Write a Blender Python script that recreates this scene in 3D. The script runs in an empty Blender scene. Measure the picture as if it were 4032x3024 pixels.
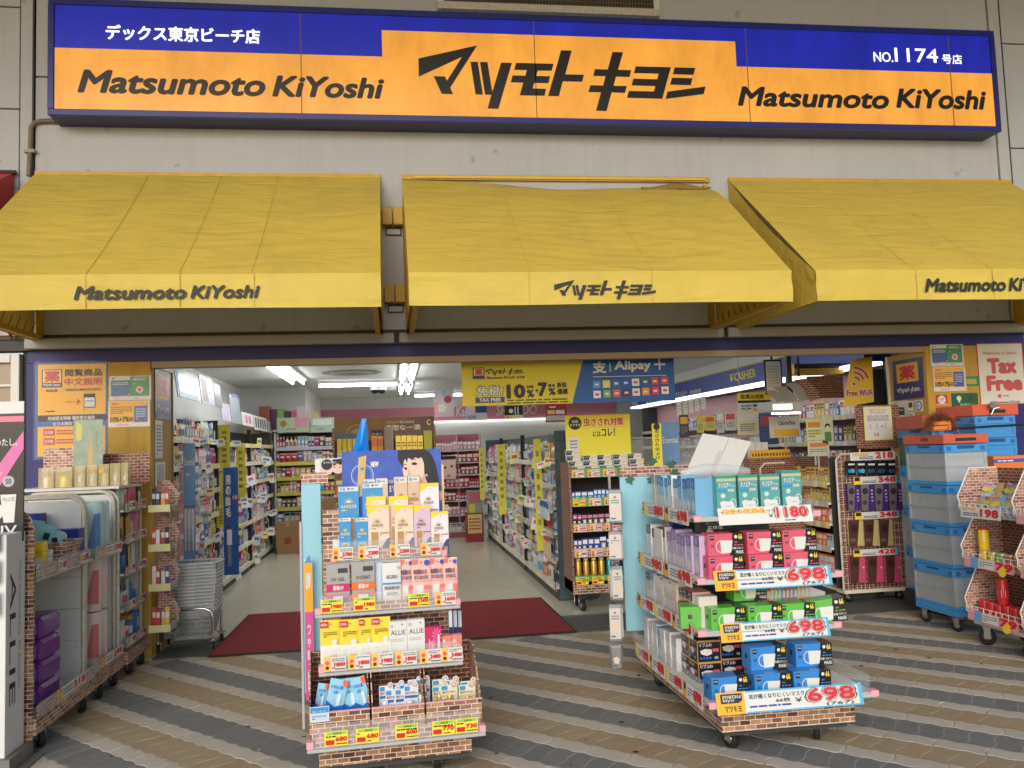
import bpy, math, random
from mathutils import Matrix, Vector
random.seed(7)
SC = bpy.context.scene
COL = SC.collection
rad = math.radians

# ---------------------------------------------------------------- camera
F0, YAW, PITCH, ROLL, CAMH = 3396.7, 0.138281473, 0.0751221146, -0.0346579003, 1.55
def _axes():
    f = Vector((math.sin(YAW)*math.cos(PITCH), math.cos(YAW)*math.cos(PITCH), math.sin(PITCH)))
    r = Vector((math.cos(YAW), -math.sin(YAW), 0)); u = r.cross(f)
    c, s = math.cos(ROLL), math.sin(ROLL)
    return c*r+s*u, -s*r+c*u, f
AR, AU, AF = _axes()
cam = bpy.data.cameras.new('camera'); camo = bpy.data.objects.new('camera', cam); COL.objects.link(camo)
cam.sensor_width = 36; cam.lens = F0/4032*36; cam.clip_start = .05; cam.clip_end = 500
m = Matrix((AR, AU, -AF)).transposed().to_4x4(); m.translation = (0, 0, CAMH); camo.matrix_world = m
SC.camera = camo
# photo position (2212-wide view of the photograph) -> direction; the distance comes from a plane that the thing touches
KP = 4032/2212
def _ray(x, y): return AR*((x*KP-2016)/F0) - AU*((y*KP-1512)/F0) + AF
_C = Vector((0, 0, CAMH))
def PY(x, y, Y): d = _ray(x, y); return _C + d*(Y/d.y)
def PX(x, y, X): d = _ray(x, y); return _C + d*(X/d.x)
def PG(x, y, z=0.0): d = _ray(x, y); return _C + d*((z-CAMH)/d.z)
def RY(x0, y0, x1, y1, Y):
    a, b, c, d = PY(x0, y0, Y), PY(x1, y0, Y), PY(x0, y1, Y), PY(x1, y1, Y)
    return (a.x+c.x)/2, (b.x+d.x)/2, (c.z+d.z)/2, (a.z+b.z)/2      # X0, X1, z0, z1

# ---------------------------------------------------------------- light
world = bpy.data.worlds.new('World'); SC.world = world; world.use_nodes = True
nt = world.node_tree; bg = nt.nodes['Background']
sky = nt.nodes.new('ShaderNodeTexSky'); sky.sky_type = 'NISHITA'; sky.sun_disc = False
SUN_EL, SUN_AZ = rad(24), rad(196)            # compass from +Y, clockwise
sky.sun_elevation = SUN_EL; sky.sun_rotation = SUN_AZ; sky.air_density = 1.0; sky.dust_density = 1.5; sky.ozone_density = 1.0
nt.links.new(sky.outputs[0], bg.inputs[0]); bg.inputs[1].default_value = 0.13
sun = bpy.data.lights.new('sun', 'SUN'); sun.energy = 1.0; sun.angle = rad(40); sun.color = (.98, .99, 1)
suno = bpy.data.objects.new('sun', sun); COL.objects.link(suno)
sd = Vector((math.sin(SUN_AZ)*math.cos(SUN_EL), math.cos(SUN_AZ)*math.cos(SUN_EL), math.sin(SUN_EL)))
suno.rotation_euler = sd.to_track_quat('Z', 'Y').to_euler(); suno.location = sd*40
SC.view_settings.view_transform = 'Standard'; SC.view_settings.look = 'None'
SC.view_settings.exposure = 0.42; SC.view_settings.gamma = 1
SC.render.engine = 'CYCLES'
SC.cycles.max_bounces = 8; SC.cycles.transparent_max_bounces = 16

# ---------------------------------------------------------------- materials
def lin(c):
    return tuple((v/255/12.92 if v/255 <= .04045 else ((v/255+.055)/1.055)**2.4) for v in c[:3]) + (1,)
_M = {}
def mat(c, rough=.5, metal=0, em=0, alpha=1, trans=0, vary=0, vscale=6, bump=0, bscale=200, key=None, tl=0, spec=.5):
    k = key or (tuple(c), rough, metal, em, alpha, trans, vary, vscale, bump, bscale, tl, spec)
    if k in _M: return _M[k]
    M = bpy.data.materials.new('paint_%d' % len(_M)); M.use_nodes = True
    n = M.node_tree.nodes; L = M.node_tree.links; b = n['Principled BSDF']
    b.inputs['Base Color'].default_value = lin(c); b.inputs['Roughness'].default_value = rough
    b.inputs['Metallic'].default_value = metal; b.inputs['Specular IOR Level'].default_value = spec
    if em: b.inputs['Emission Color'].default_value = lin(c); b.inputs['Emission Strength'].default_value = em
    if alpha < 1: b.inputs['Alpha'].default_value = alpha
    if trans: b.inputs['Transmission Weight'].default_value = trans
    if vary or bump:
        tc = n.new('ShaderNodeTexCoord')
    if vary:
        nz = n.new('ShaderNodeTexNoise'); nz.inputs['Scale'].default_value = vscale; nz.inputs['Detail'].default_value = 6; nz.inputs['Roughness'].default_value = .65
        L.new(tc.outputs['Object'], nz.inputs['Vector'])
        mr = n.new('ShaderNodeMapRange'); mr.inputs[1].default_value = .25; mr.inputs[2].default_value = .75; mr.inputs[3].default_value = 1-vary; mr.inputs[4].default_value = 1+vary*.6
        L.new(nz.outputs[0], mr.inputs[0])
        hs = n.new('ShaderNodeHueSaturation'); hs.inputs['Color'].default_value = lin(c); L.new(mr.outputs[0], hs.inputs['Value'])
        L.new(hs.outputs[0], b.inputs['Base Color'])
    if bump:
        bz = n.new('ShaderNodeTexNoise'); bz.inputs['Scale'].default_value = bscale; bz.inputs['Detail'].default_value = 4
        L.new(tc.outputs['Object'], bz.inputs['Vector'])
        bp = n.new('ShaderNodeBump'); bp.inputs['Strength'].default_value = bump; bp.inputs['Distance'].default_value = .01
        L.new(bz.outputs[0], bp.inputs['Height']); L.new(bp.outputs[0], b.inputs['Normal'])
    if tl:
        t = n.new('ShaderNodeBsdfTranslucent'); t.inputs[0].default_value = lin(c); mx = n.new('ShaderNodeMixShader'); mx.inputs[0].default_value = tl
        L.new(b.outputs[0], mx.inputs[1]); L.new(t.outputs[0], mx.inputs[2]); L.new(mx.outputs[0], n['Material Output'].inputs[0])
    _M[k] = M
    return M
def clear(alpha=.18, c=(235, 240, 240), rough=.08):
    return mat(c, rough, alpha=alpha)
def brick_mat(key, c1, c2, mortar, bw=.055, bh=.023):
    k = ('brick', key)
    if k in _M: return _M[k]
    M = bpy.data.materials.new('brick_print_'+key); M.use_nodes = True
    n = M.node_tree.nodes; L = M.node_tree.links; b = n['Principled BSDF']; b.inputs['Roughness'].default_value = .35
    uv = n.new('ShaderNodeUVMap'); nz = n.new('ShaderNodeTexNoise'); nz.inputs['Scale'].default_value = 60
    L.new(uv.outputs[0], nz.inputs['Vector'])
    ad = n.new('ShaderNodeVectorMath'); ad.operation = 'MULTIPLY_ADD'; ad.inputs[1].default_value = (.004, .004, 0); L.new(nz.outputs['Color'], ad.inputs[0]); L.new(uv.outputs[0], ad.inputs[2])
    bt = n.new('ShaderNodeTexBrick'); bt.inputs['Scale'].default_value = 1; bt.inputs['Brick Width'].default_value = bw; bt.inputs['Row Height'].default_value = bh
    bt.inputs['Mortar Size'].default_value = .0021; bt.inputs['Mortar Smooth'].default_value = .3; bt.inputs['Bias'].default_value = 0
    bt.inputs['Color1'].default_value = lin(c1); bt.inputs['Color2'].default_value = lin(c2); bt.inputs['Mortar'].default_value = lin(mortar)
    L.new(ad.outputs[0], bt.inputs['Vector'])
    n2 = n.new('ShaderNodeTexNoise'); n2.inputs['Scale'].default_value = 25; n2.inputs['Detail'].default_value = 5; L.new(uv.outputs[0], n2.inputs['Vector'])
    mr = n.new('ShaderNodeMapRange'); mr.inputs[1].default_value = .3; mr.inputs[2].default_value = .7; mr.inputs[3].default_value = .75; mr.inputs[4].default_value = 1.2; L.new(n2.outputs[0], mr.inputs[0])
    hs = n.new('ShaderNodeHueSaturation'); L.new(bt.outputs['Color'], hs.inputs['Color']); L.new(mr.outputs[0], hs.inputs['Value']); L.new(hs.outputs[0], b.inputs['Base Color'])
    _M[k] = M; return M
BRICK = brick_mat('pale', (196, 150, 116), (82, 50, 42), (236, 216, 198))
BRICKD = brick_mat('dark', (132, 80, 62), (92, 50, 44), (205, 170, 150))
BRICKP = brick_mat('pink', (196, 150, 130), (124, 76, 66), (236, 214, 200), .05, .021)
WHITE = mat((222, 222, 220), .45); OFFW = mat((222, 220, 212), .5); BLACK = mat((24, 23, 24), .45); INK = mat((40, 38, 42), .5)
NAVY = mat((28, 40, 110), .4); RED = mat((205, 36, 44), .4); YEL = mat((250, 214, 50), .45); ORY = mat((240, 178, 40), .45)
GREY = mat((128, 130, 132), .5); LGREY = mat((182, 184, 184), .5); DGREY = mat((62, 62, 64), .6)
CHROME = mat((200, 200, 202), .18, 1); STEEL = mat((150, 150, 152), .35, 1); RUBBER = mat((26, 26, 28), .7)
PINKEDGE = mat((238, 170, 178), .4); CREAM = mat((226, 218, 196), .5); PRICE = mat((214, 38, 44), .45)
LTBLUE = mat((150, 205, 222), .5); SKYB = mat((40, 140, 215), .4)
WIRE = mat((236, 234, 226), .35)
# ---------------------------------------------------------------- meshes
_T = {}
def text_geo(s, shear=0.0, res=2):
    k = (s, shear, res)
    if k in _T: return _T[k]
    cu = bpy.data.curves.new('t', 'FONT'); cu.body = s; cu.size = 1; cu.shear = shear; cu.resolution_u = res; cu.fill_mode = 'FRONT'
    ob = bpy.data.objects.new('t', cu)
    me = bpy.data.meshes.new_from_object(ob)
    vs = [(v.co.x, v.co.y) for v in me.vertices]; fs = [tuple(p.vertices) for p in me.polygons]
    bpy.data.objects.remove(ob); bpy.data.curves.remove(cu); bpy.data.meshes.remove(me)
    if not vs: vs, fs = [(0, 0), (1, 0), (1, 1)], [(0, 1, 2)]
    x0 = min(v[0] for v in vs); x1 = max(v[0] for v in vs); y0 = min(v[1] for v in vs); y1 = max(v[1] for v in vs)
    vs = [((v[0]-x0)/max(1e-6, x1-x0), (v[1]-y0)/max(1e-6, y1-y0)) for v in vs]
    _T[k] = (vs, fs, (x1-x0)/max(1e-6, y1-y0)); return _T[k]

class MB:
    """collects shapes; build() links them as one mesh object"""
    def __init__(s): s.v = []; s.f = []; s.mi = []; s.sm = []; s.mats = []; s.T = None
    def _m(s, m):
        if m not in s.mats: s.mats.append(m)
        return s.mats.index(m)
    def add(s, vs, fs, m, smooth=False):
        b = len(s.v); i = s._m(m)
        if s.T is not None: vs = [tuple(s.T @ Vector(v)) for v in vs]
        s.v.extend(vs)
        for f in fs: s.f.append(tuple(b+k for k in f)); s.mi.append(i); s.sm.append(smooth)
        return s
    def box(s, x0, x1, y0, y1, z0, z1, m, bev=0):
        if bev:
            e = bev
            vs = []
            for (xa, ya, za, xb, yb, zb) in ((x0+e, y0+e, z0, x1-e, y1-e, z1), (x0+e, y0, z0+e, x1-e, y1, z1-e), (x0, y0+e, z0+e, x1, y1-e, z1-e)):
                vs += [(xa, ya, za), (xb, ya, za), (xb, yb, za), (xa, yb, za), (xa, ya, zb), (xb, ya, zb), (xb, yb, zb), (xa, yb, zb)]
            fs = [(3, 2, 1, 0), (4, 5, 6, 7), (8, 9, 13, 12), (10, 11, 15, 14), (17, 18, 22, 21), (19, 16, 20, 23),
                  (0, 1, 9, 8), (2, 3, 11, 10), (1, 2, 18, 17), (3, 0, 16, 19), (5, 4, 12, 13), (7, 6, 14, 15), (6, 5, 21, 22), (4, 7, 23, 20),
                  (8, 12, 20, 16), (9, 17, 21, 13), (10, 14, 22, 18), (11, 19, 23, 15),
                  (0, 8, 16), (1, 17, 9), (2, 10, 18), (3, 19, 11), (4, 20, 12), (5, 13, 21), (6, 22, 14), (7, 15, 23)]
            return s.add(vs, fs, m)
        vs = [(x0, y0, z0), (x1, y0, z0), (x1, y1, z0), (x0, y1, z0), (x0, y0, z1), (x1, y0, z1), (x1, y1, z1), (x0, y1, z1)]
        return s.add(vs, [(3, 2, 1, 0), (4, 5, 6, 7), (0, 1, 5, 4), (1, 2, 6, 5), (2, 3, 7, 6), (3, 0, 4, 7)], m)
    def prism(s, pts, a0, a1, m, ax='y', side=None):
        """2-D outline (u,v) extruded along ax from a0 (front) to a1"""
        n = len(pts)
        def P(u, v, a): return {'y': (u, a, v), 'x': (a, u, v), 'z': (u, v, a)}[ax]
        vs = [P(u, v, a0) for u, v in pts]+[P(u, v, a1) for u, v in pts]
        s.add(vs, [tuple(range(n)), tuple(range(2*n-1, n-1, -1))], m)
        return s.add(vs, [(i, i+n, (i+1) % n+n, (i+1) % n) for i in range(n)], side or m)
    def tube(s, pts, r, m, n=8, closed=False):
        pts = [Vector(p) for p in pts]; k = len(pts); vs = []; fs = []
        prev = None
        for i, p in enumerate(pts):
            a = pts[(i-1) % k] if (i > 0 or closed) else p; b = pts[(i+1) % k] if (i < k-1 or closed) else p
            t = (b-a).normalized()
            q = prev if prev is not None else (Vector((0, 0, 1)) if abs(t.z) < .9 else Vector((1, 0, 0)))
            u = (q-t*q.dot(t)); u = u.normalized() if u.length > 1e-6 else t.orthogonal().normalized(); prev = u; w = t.cross(u)
            rr = r[i] if isinstance(r, (list, tuple)) else r
            vs += [tuple(p+(u*math.cos(2*math.pi*j/n)+w*math.sin(2*math.pi*j/n))*rr) for j in range(n)]
        for i in range(k if closed else k-1):
            i2 = (i+1) % k
            fs += [(i*n+j, i*n+(j+1) % n, i2*n+(j+1) % n, i2*n+j) for j in range(n)]
        s.add(vs, fs, m, n > 5)
        if not closed: s.add(vs[:n], [tuple(range(n-1, -1, -1))], m); s.add(vs[-n:], [tuple(range(n))], m)
        return s
    def lathe(s, prof, m, c=(0, 0), n=12, ax='z', sy=1):
        """prof: (r, h) list"""
        vs = []; k = len(prof)
        for r, h in prof:
            for j in range(n):
                a = 2*math.pi*j/n; x, y = r*math.cos(a), r*math.sin(a)*sy
                vs.append({'z': (c[0]+x, c[1]+y, h), 'x': (h, c[0]+x, c[1]+y), 'y': (c[0]+x, h, c[1]+y)}[ax])
        fs = [(i*n+j, i*n+(j+1) % n, (i+1)*n+(j+1) % n, (i+1)*n+j) for i in range(k-1) for j in range(n)]
        s.add(vs, fs, m, True); s.add(vs[:n], [tuple(range(n-1, -1, -1))], m); s.add(vs[-n:], [tuple(range(n))], m)
        return s
    # flat print on a face looking towards -y: u right, v up, at y
    def quad(s, u0, v0, u1, v1, y, m): return s.add([(u0, y, v0), (u1, y, v0), (u1, y, v1), (u0, y, v1)], [(0, 1, 2, 3)], m)
    def flat(s, pts, y, m): return s.add([(u, y, v) for u, v in pts], [tuple(range(len(pts)))], m)
    def disc(s, cu, cv, ru, rv, y, m, n=20): return s.flat([(cu+ru*math.cos(2*math.pi*i/n), cv+rv*math.sin(2*math.pi*i/n)) for i in range(n)], y, m)
    def ring(s, cu, cv, r0, r1, y, m, n=24, a0=0, a1=2*math.pi, sv=1):
        vs = []; full = abs(a1-a0-2*math.pi) < 1e-6
        for i in range(n+1):
            a = a0+(a1-a0)*i/n
            vs += [(cu+r0*math.cos(a), y, cv+r0*sv*math.sin(a)), (cu+r1*math.cos(a), y, cv+r1*sv*math.sin(a))]
        return s.add(vs, [(2*i, 2*i+1, 2*i+3, 2*i+2) for i in range(n)], m)
    def text(s, t, u0, v0, u1, v1, y, m, bold=0.0, shear=0.0, rot=0, res=2, keep=False):
        """bold: stroke thickening as a fraction of the letter height, made of shifted copies a hair apart"""
        vs, fs, asp = text_geo(t, shear, res)
        W, H = u1-u0, v1-v0
        h = W if rot else H
        b = bold*h
        offs = [(0, 0)] if not bold else ([(-b, 0), (b, 0), (0, -b*.8), (0, b*.8)] if h < .05 else [(b*math.cos(k*math.pi/4), b*.85*math.sin(k*math.pi/4)) for k in range(8)]+[(0, 0)])
        u0 += b; v0 += b*.8; W -= 2*b; H -= 1.6*b
        if keep and not rot:
            w = min(W, asp*H); u0 = u0+(W-w)/2; W = w
        for i, (du, dv) in enumerate(offs):
            yy = y-i*.00012
            if rot == 90: out = [(u0+du+(1-q[1])*W, yy, v0+dv+q[0]*H) for q in vs]
            elif rot == -90: out = [(u0+du+q[1]*W, yy, v0+dv+(1-q[0])*H) for q in vs]
            else: out = [(u0+du+q[0]*W, yy, v0+dv+q[1]*H) for q in vs]
            s.add(out, fs, m)
        return s
    def lines(s, u0, v0, u1, v1, y, m, n=3, seed=1, fill=.5):
        """rows of unreadable fine print"""
        r = random.Random(seed); h = (v1-v0)/n
        for i in range(n):
            u = u0; v = v1-(i+1)*h
            while u < u1:
                w = (u1-u0)*r.uniform(.06, .25)
                s.quad(u, v+h*(.5-fill/2), min(u+w, u1), v+h*(.5+fill/2), y, m); u += w+(u1-u0)*.03
                if r.random() < .12 and i == n-1: break
        return s
    def mesh(s, name):
        me = bpy.data.meshes.new(name); me.from_pydata(s.v, [], s.f)
        for m in s.mats: me.materials.append(m)
        me.polygons.foreach_set('material_index', s.mi); me.polygons.foreach_set('use_smooth', s.sm)
        uv = me.uv_layers.new(name='UVMap').data
        for p in me.polygons:
            nx, ny, nz = (abs(c) for c in p.normal)
            for li in p.loop_indices:
                c = me.vertices[me.loops[li].vertex_index].co
                uv[li].uv = (c.y, c.z) if nx >= ny and nx >= nz else ((c.x, c.z) if ny >= nz else (c.x, c.y))
        me.update(); return me
    def build(s, name, parent=None, loc=(0, 0, 0), rz=0, kind=None):
        return ob(name, s.mesh(name), parent, loc, rz, kind)
def ob(name, me, parent=None, loc=(0, 0, 0), rz=0, kind=None):
    o = bpy.data.objects.new(name, me); COL.objects.link(o); o.parent = parent; o.location = loc
    o.rotation_euler = (0, 0, rz) if not isinstance(rz, tuple) else rz
    if kind: o['kind'] = kind
    return o
def tag(o, label, cat, group=None):
    o['label'] = label; o['category'] = cat
    if group: o['group'] = group
    return o
def thing(name, label, cat, loc=(0, 0, 0), rz=0, group=None):
    return tag(ob(name, None, None, loc, rz), label, cat, group)
_KIDS = {}
def copy_tree(o, loc=None, rz=None, label=None, group=None, parent=None):
    c = o.copy(); COL.objects.link(c); c.parent = parent
    if loc is not None: c.location = loc
    if rz is not None: c.rotation_euler = rz if isinstance(rz, tuple) else (0, 0, rz)
    if label: c['label'] = label
    if group: c['group'] = group
    for ch in list(o.children): copy_tree(ch, parent=c)
    return c
# ================================================================ setting
WY, FY = 7.25, 7.30            # upper wall plane, shop-front plane
def stain_mat(c, key, spots=(150, 150, 148), amount=.55, streak=0):
    M = mat(c, .7, vary=.07, vscale=1.3, key=key)
    n = M.node_tree.nodes; L = M.node_tree.links; b = n['Principled BSDF']
    src = b.inputs['Base Color'].links[0].from_socket
    tc = n.new('ShaderNodeTexCoord')
    vo = n.new('ShaderNodeTexVoronoi'); vo.inputs['Scale'].default_value = 5.5; L.new(tc.outputs['Object'], vo.inputs['Vector'])
    nz = n.new('ShaderNodeTexNoise'); nz.inputs['Scale'].default_value = 18; L.new(tc.outputs['Object'], nz.inputs['Vector'])
    ad = n.new('ShaderNodeMath'); ad.operation = 'MULTIPLY_ADD'; ad.inputs[1].default_value = .35; L.new(nz.outputs[0], ad.inputs[0]); L.new(vo.outputs['Distance'], ad.inputs[2])
    mr = n.new('ShaderNodeMapRange'); mr.inputs[1].default_value = .30; mr.inputs[2].default_value = .34; mr.inputs[3].default_value = amount; mr.inputs[4].default_value = 0; L.new(ad.outputs[0], mr.inputs[0])
    pk = n.new('ShaderNodeTexWhiteNoise'); L.new(vo.outputs['Position'], pk.inputs['Vector'])
    gt = n.new('ShaderNodeMath'); gt.operation = 'GREATER_THAN'; gt.inputs[1].default_value = .72; L.new(pk.outputs['Value'], gt.inputs[0])
    mu = n.new('ShaderNodeMath'); mu.operation = 'MULTIPLY'; L.new(mr.outputs[0], mu.inputs[0]); L.new(gt.outputs[0], mu.inputs[1])
    mx = n.new('ShaderNodeMix'); mx.data_type = 'RGBA'; L.new(mu.outputs[0], mx.inputs[0]); L.new(src, mx.inputs[6]); mx.inputs[7].default_value = lin(spots)
    out = mx.outputs[2]
    if streak:
        mp = n.new('ShaderNodeMapping'); mp.inputs['Scale'].default_value = (9, 9, .6); L.new(tc.outputs['Object'], mp.inputs[0])
        sn = n.new('ShaderNodeTexNoise'); sn.inputs['Scale'].default_value = 2; sn.inputs['Detail'].default_value = 6; L.new(mp.outputs[0], sn.inputs['Vector'])
        sr = n.new('ShaderNodeMapRange'); sr.inputs[1].default_value = .5; sr.inputs[2].default_value = .8; sr.inputs[3].default_value = 0; sr.inputs[4].default_value = streak; L.new(sn.outputs[0], sr.inputs[0])
        m2 = n.new('ShaderNodeMix'); m2.data_type = 'RGBA'; L.new(sr.outputs[0], m2.inputs[0]); L.new(out, m2.inputs[6]); m2.inputs[7].default_value = lin((110, 100, 84)); out = m2.outputs[2]
    L.new(out, b.inputs['Base Color'])
    return M
WALLM = stain_mat((190, 193, 196), 'wallpanel', (152, 152, 150), .6, .1)
BEIGE = stain_mat((196, 184, 164), 'beigewall', (160, 150, 132), .5, .2)

# ---- pavement: joint bed plus wavy interlocking pavers (bands at 46.5 degrees to the shop front)
gb = MB(); gb.box(-60, 60, -60, 7.24, -.3, -.0035, mat((176, 164, 142), .9, vary=.35, vscale=5))
pav = gb.build('pavement', kind='structure')
def paver_mat(c, key):
    M = mat(c, .8, vary=.12, vscale=14, bump=.2, bscale=420, key=key)
    n = M.node_tree.nodes; L = M.node_tree.links; b = n['Principled BSDF']; src = b.inputs['Base Color'].links[0].from_socket
    oi = n.new('ShaderNodeObjectInfo'); mr = n.new('ShaderNodeMapRange'); mr.inputs[3].default_value = .93; mr.inputs[4].default_value = 1.05; L.new(oi.outputs['Random'], mr.inputs[0])
    tc = n.new('ShaderNodeTexCoord'); hs = n.new('ShaderNodeHueSaturation'); L.new(src, hs.inputs['Color']); L.new(mr.outputs[0], hs.inputs['Value']); L.new(hs.outputs[0], b.inputs['Base Color'])
    return M
PV = [paver_mat((168, 150, 120), 'ochre'), paver_mat((194, 186, 172), 'sand'), paver_mat((124, 124, 122), 'slate'), paver_mat((192, 184, 170), 'sand2')]
PV2 = paver_mat((162, 148, 118), 'olive'); PV3 = paver_mat((170, 146, 116), 'rust')
E1 = Vector((.688, -.7257)); E2 = Vector((.7257, .688)); PU, U0, V0 = .119, -2.8406, 4.052
def tri(t): t = t % 1; return 4*abs(t-.5)-1
def warp(u, v):
    du = .016*tri((v-V0)/.115*.5+.25); dv = .007*math.sin(2*math.pi*(u-U0)/PU)
    return u+du, v+dv
BANDS = [(-.23, 0, 1), (-.345, -.23, 2), (-.575, -.345, 1), (-.69, -.575, 2)]     # offset below an ochre top edge, width in modules
def paver_mesh(b, mt, jit):
    lo, hi, k = BANDS[b]; g = .0028; u0, u1, v0, v1 = U0+g, U0+k*PU-g, V0+lo+g, V0+hi-g
    nu, nv = (4, 6) if k == 1 else (8, 3); loop = []
    for i in range(nu): loop.append((u0+(u1-u0)*i/nu, v0))
    for i in range(nv): loop.append((u1, v0+(v1-v0)*i/nv))
    for i in range(nu): loop.append((u1-(u1-u0)*i/nu, v1))
    for i in range(nv): loop.append((u0, v1-(v1-v0)*i/nv))
    cu, cv = (u0+u1)/2, (v0+v1)/2; W = [warp(u, v) for u, v in loop]
    w = []
    for (z, ins) in ((-.03, 0), (-.002, 0), (0, .0025)):
        for (u, v) in W:
            d = Vector((u-cu, v-cv)); d = d*(1-ins/d.length); w.append((d.x, d.y, z))
    n = len(W); mb = MB(); pts = []
    for a, b2, z in w:
        p = E1*a+E2*b2; pts.append((p.x, p.y, z))
    mb.add(pts, [(r*n+i, r*n+(i+1) % n, (r+1)*n+(i+1) % n, (r+1)*n+i) for r in range(2) for i in range(n)]+[tuple(2*n+i for i in range(n))], mt)
    return mb.mesh('paver'), (cu-U0, cv-V0)
_pm = {}
def pmesh(b, j):
    if (b, j) not in _pm:
        mt = [PV[0], PV[0], PV2, PV3][j] if b == 0 else PV[b]
        _pm[(b, j)] = paver_mesh(b, mt, j)
    return _pm[(b, j)]
plist = []
rp = random.Random(3)
for kb in range(-14, 12):
    for b in range(4):
        k = BANDS[b][2]
        for ku in range(-70, 60, k):
            sh = 1 if (b in (1, 3) and kb % 2) else 0
            me, (cu, cv) = pmesh(b, rp.choice((0, 0, 1, 2, 3)))
            u = U0+cu+(ku+sh)*PU; v = V0+cv+kb*.69
            p = E1*u+E2*v
            if not (-6.5 < p.x < 8.5 and 1.5 < p.y < 7.16): continue
            d = Vector((p.x, p.y, -CAMH)); w = d.dot(AF)
            if w < .5: continue
            px = 512+862.6*d.dot(AR)/w; py = 384-862.6*d.dot(AU)/w
            vis = -20 < px < 1044 and py < 785
            plist.append((0 if vis else 1, w, p.x, p.y, me, b))
plist.sort(key=lambda q: (q[0], q[1]))
rest = MB()
for i, (nv, w, x, y, me, b) in enumerate(plist):
    dz = rp.uniform(-.0012, .0006)
    if i < 300:
        ob('paver', me, pav, (x, y, dz))
    else:
        rest.add([(v.co.x+x, v.co.y+y, v.co.z+dz) for v in me.vertices], [tuple(p.vertices) for p in me.polygons], me.materials[0])
rest.build('paver_field', pav, kind='stuff')
gs = MB(); rg_ = random.Random(8); GUM = mat((52, 48, 44), .8)
for i in range(70):
    x, y, r0 = rg_.uniform(-2.2, 5), rg_.uniform(3.6, 7.1), rg_.uniform(.008, .022)
    gs.add([(x+r0*rg_.uniform(.6, 1.1)*math.cos(a*.7), y+r0*rg_.uniform(.6, 1.1)*math.sin(a*.7), .0016) for a in range(9)], [tuple(range(9))], GUM)
for i in range(9):
    x, y = rg_.uniform(-2, 4.6), rg_.uniform(4.2, 7.0); a = rg_.uniform(0, 3); gs.add([(x, y, .002), (x+.025*math.cos(a), y+.025*math.sin(a), .009), (x+.045*math.cos(a+.5), y+.03*math.sin(a+.5), .003), (x+.02*math.cos(a+.9), y+.02*math.sin(a+.9), .002)], [(0, 1, 2, 3)], mat((186, 176, 158), .8))
gs.build('gum_spots', pav, kind='stuff')

# ---- inside shell
fm = mat((206, 202, 184), .16, vary=.06, vscale=2.2, key='vinyl')
MB().box(-2.6, 6.4, 7.25, 18.6, -.2, .002, fm).build('shop_floor', kind='structure')
MB().box(-1.92, 4.85, 7.235, 7.86, -.05, .006, mat((86, 86, 84), .9, vary=.25, vscale=40, bump=.3, bscale=300)).build('threshold_mat', kind='structure')
MB().box(-1.92, 4.85, 7.865, 7.9, 0, .012, STEEL).build('door_rail', kind='structure')
ceil = mat((214, 216, 210), .8, vary=.04, vscale=2)
MB().box(-2.6, 6.4, 7.42, 18.6, 2.75, 2.95, ceil).build('shop_ceiling', kind='structure')
iw = mat((216, 218, 212), .7, vary=.05, vscale=1.5); cr = mat((206, 190, 168), .7)
MB().box(-2.75, -2.6, 7.42, 18.6, 0, 2.75, iw).build('wall_left', kind='structure')
MB().box(6.4, 6.55, 7.42, 18.6, 0, 2.75, iw).build('wall_right', kind='structure')
wb = MB().box(-2.6, 6.4, 18.6, 18.75, 0, 2.75, iw).build('wall_back', kind='structure')
# boxed-in corner behind the far left shelves
a = PY(660, 870, 15.4)
MB().box(-2.6, a.x, 15.4, 18.6, 0, 2.75, iw).box(-2.6, a.x+.004, 15.37, 15.398, 1.9, 2.15, cr).build('corner_partition', kind='structure')
red = mat((136, 34, 42), .95, vary=.15, vscale=60, bump=.5, bscale=500)
tag(MB().prism([(-1.47, 7.20), (1.46, 7.24), (1.44, 8.93), (-1.44, 8.93)], .006, .016, red, 'z').prism([(-1.49, 7.17), (1.48, 7.21), (1.47, 8.95), (-1.46, 8.95)], .0061, .012, mat((40, 34, 34), .9), 'z').build('door_mat'),
    'large dark red entrance mat lying in the shop doorway', 'mat')

# ================================================================ the building front
bld = thing('shop_building', 'grey panelled shop building with a wide open shop front under awnings', 'building', (0, FY, 0))
def part(mb, name, parent=bld): return mb.build(name, parent, (0, -FY, 0))
xl0, xl1 = PY(46, 100, WY).x, PY(74, 100, WY).x
xr0, xr1 = PY(2146, 200, WY).x, PY(2170, 200, WY).x
zl = [2.575, PY(30, 235, WY).z, PY(30, 15, WY).z, 6.6, 7.9, 9.2]
cols = [(-9, -6, zl), (-6, xl0-.006, zl), (xl1+.006, xr0-.006, [2.575, 4.70, 6.6, 7.9, 9.2]), (xr1+.006, 9, [2.575, PY(2200, 320, WY).z, PY(2200, 95, WY).z, 6.6, 7.9, 9.2]), (9, 13, zl)]
for (x0, x1, zs) in cols:
    for i in range(len(zs)-1):
        part(MB().box(x0+.006, x1-.006, WY, WY+.05, zs[i]+.006, zs[i+1]-.006, WALLM, .004), 'wall_panel')
part(MB().box(-9, 13, WY+.03, WY+.2, 2.56, 9.2, DGREY), 'wall_backing')
for (x0, x1) in ((xl0, xl1), (xr0, xr1)):
    part(MB().box(x0, x1, WY-.012, WY+.03, 2.575, 9.2, WALLM, .004).box(x1-.008, x1+.004, WY-.016, WY+.02, 2.575, 9.2, DGREY), 'joint_cover')
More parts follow.
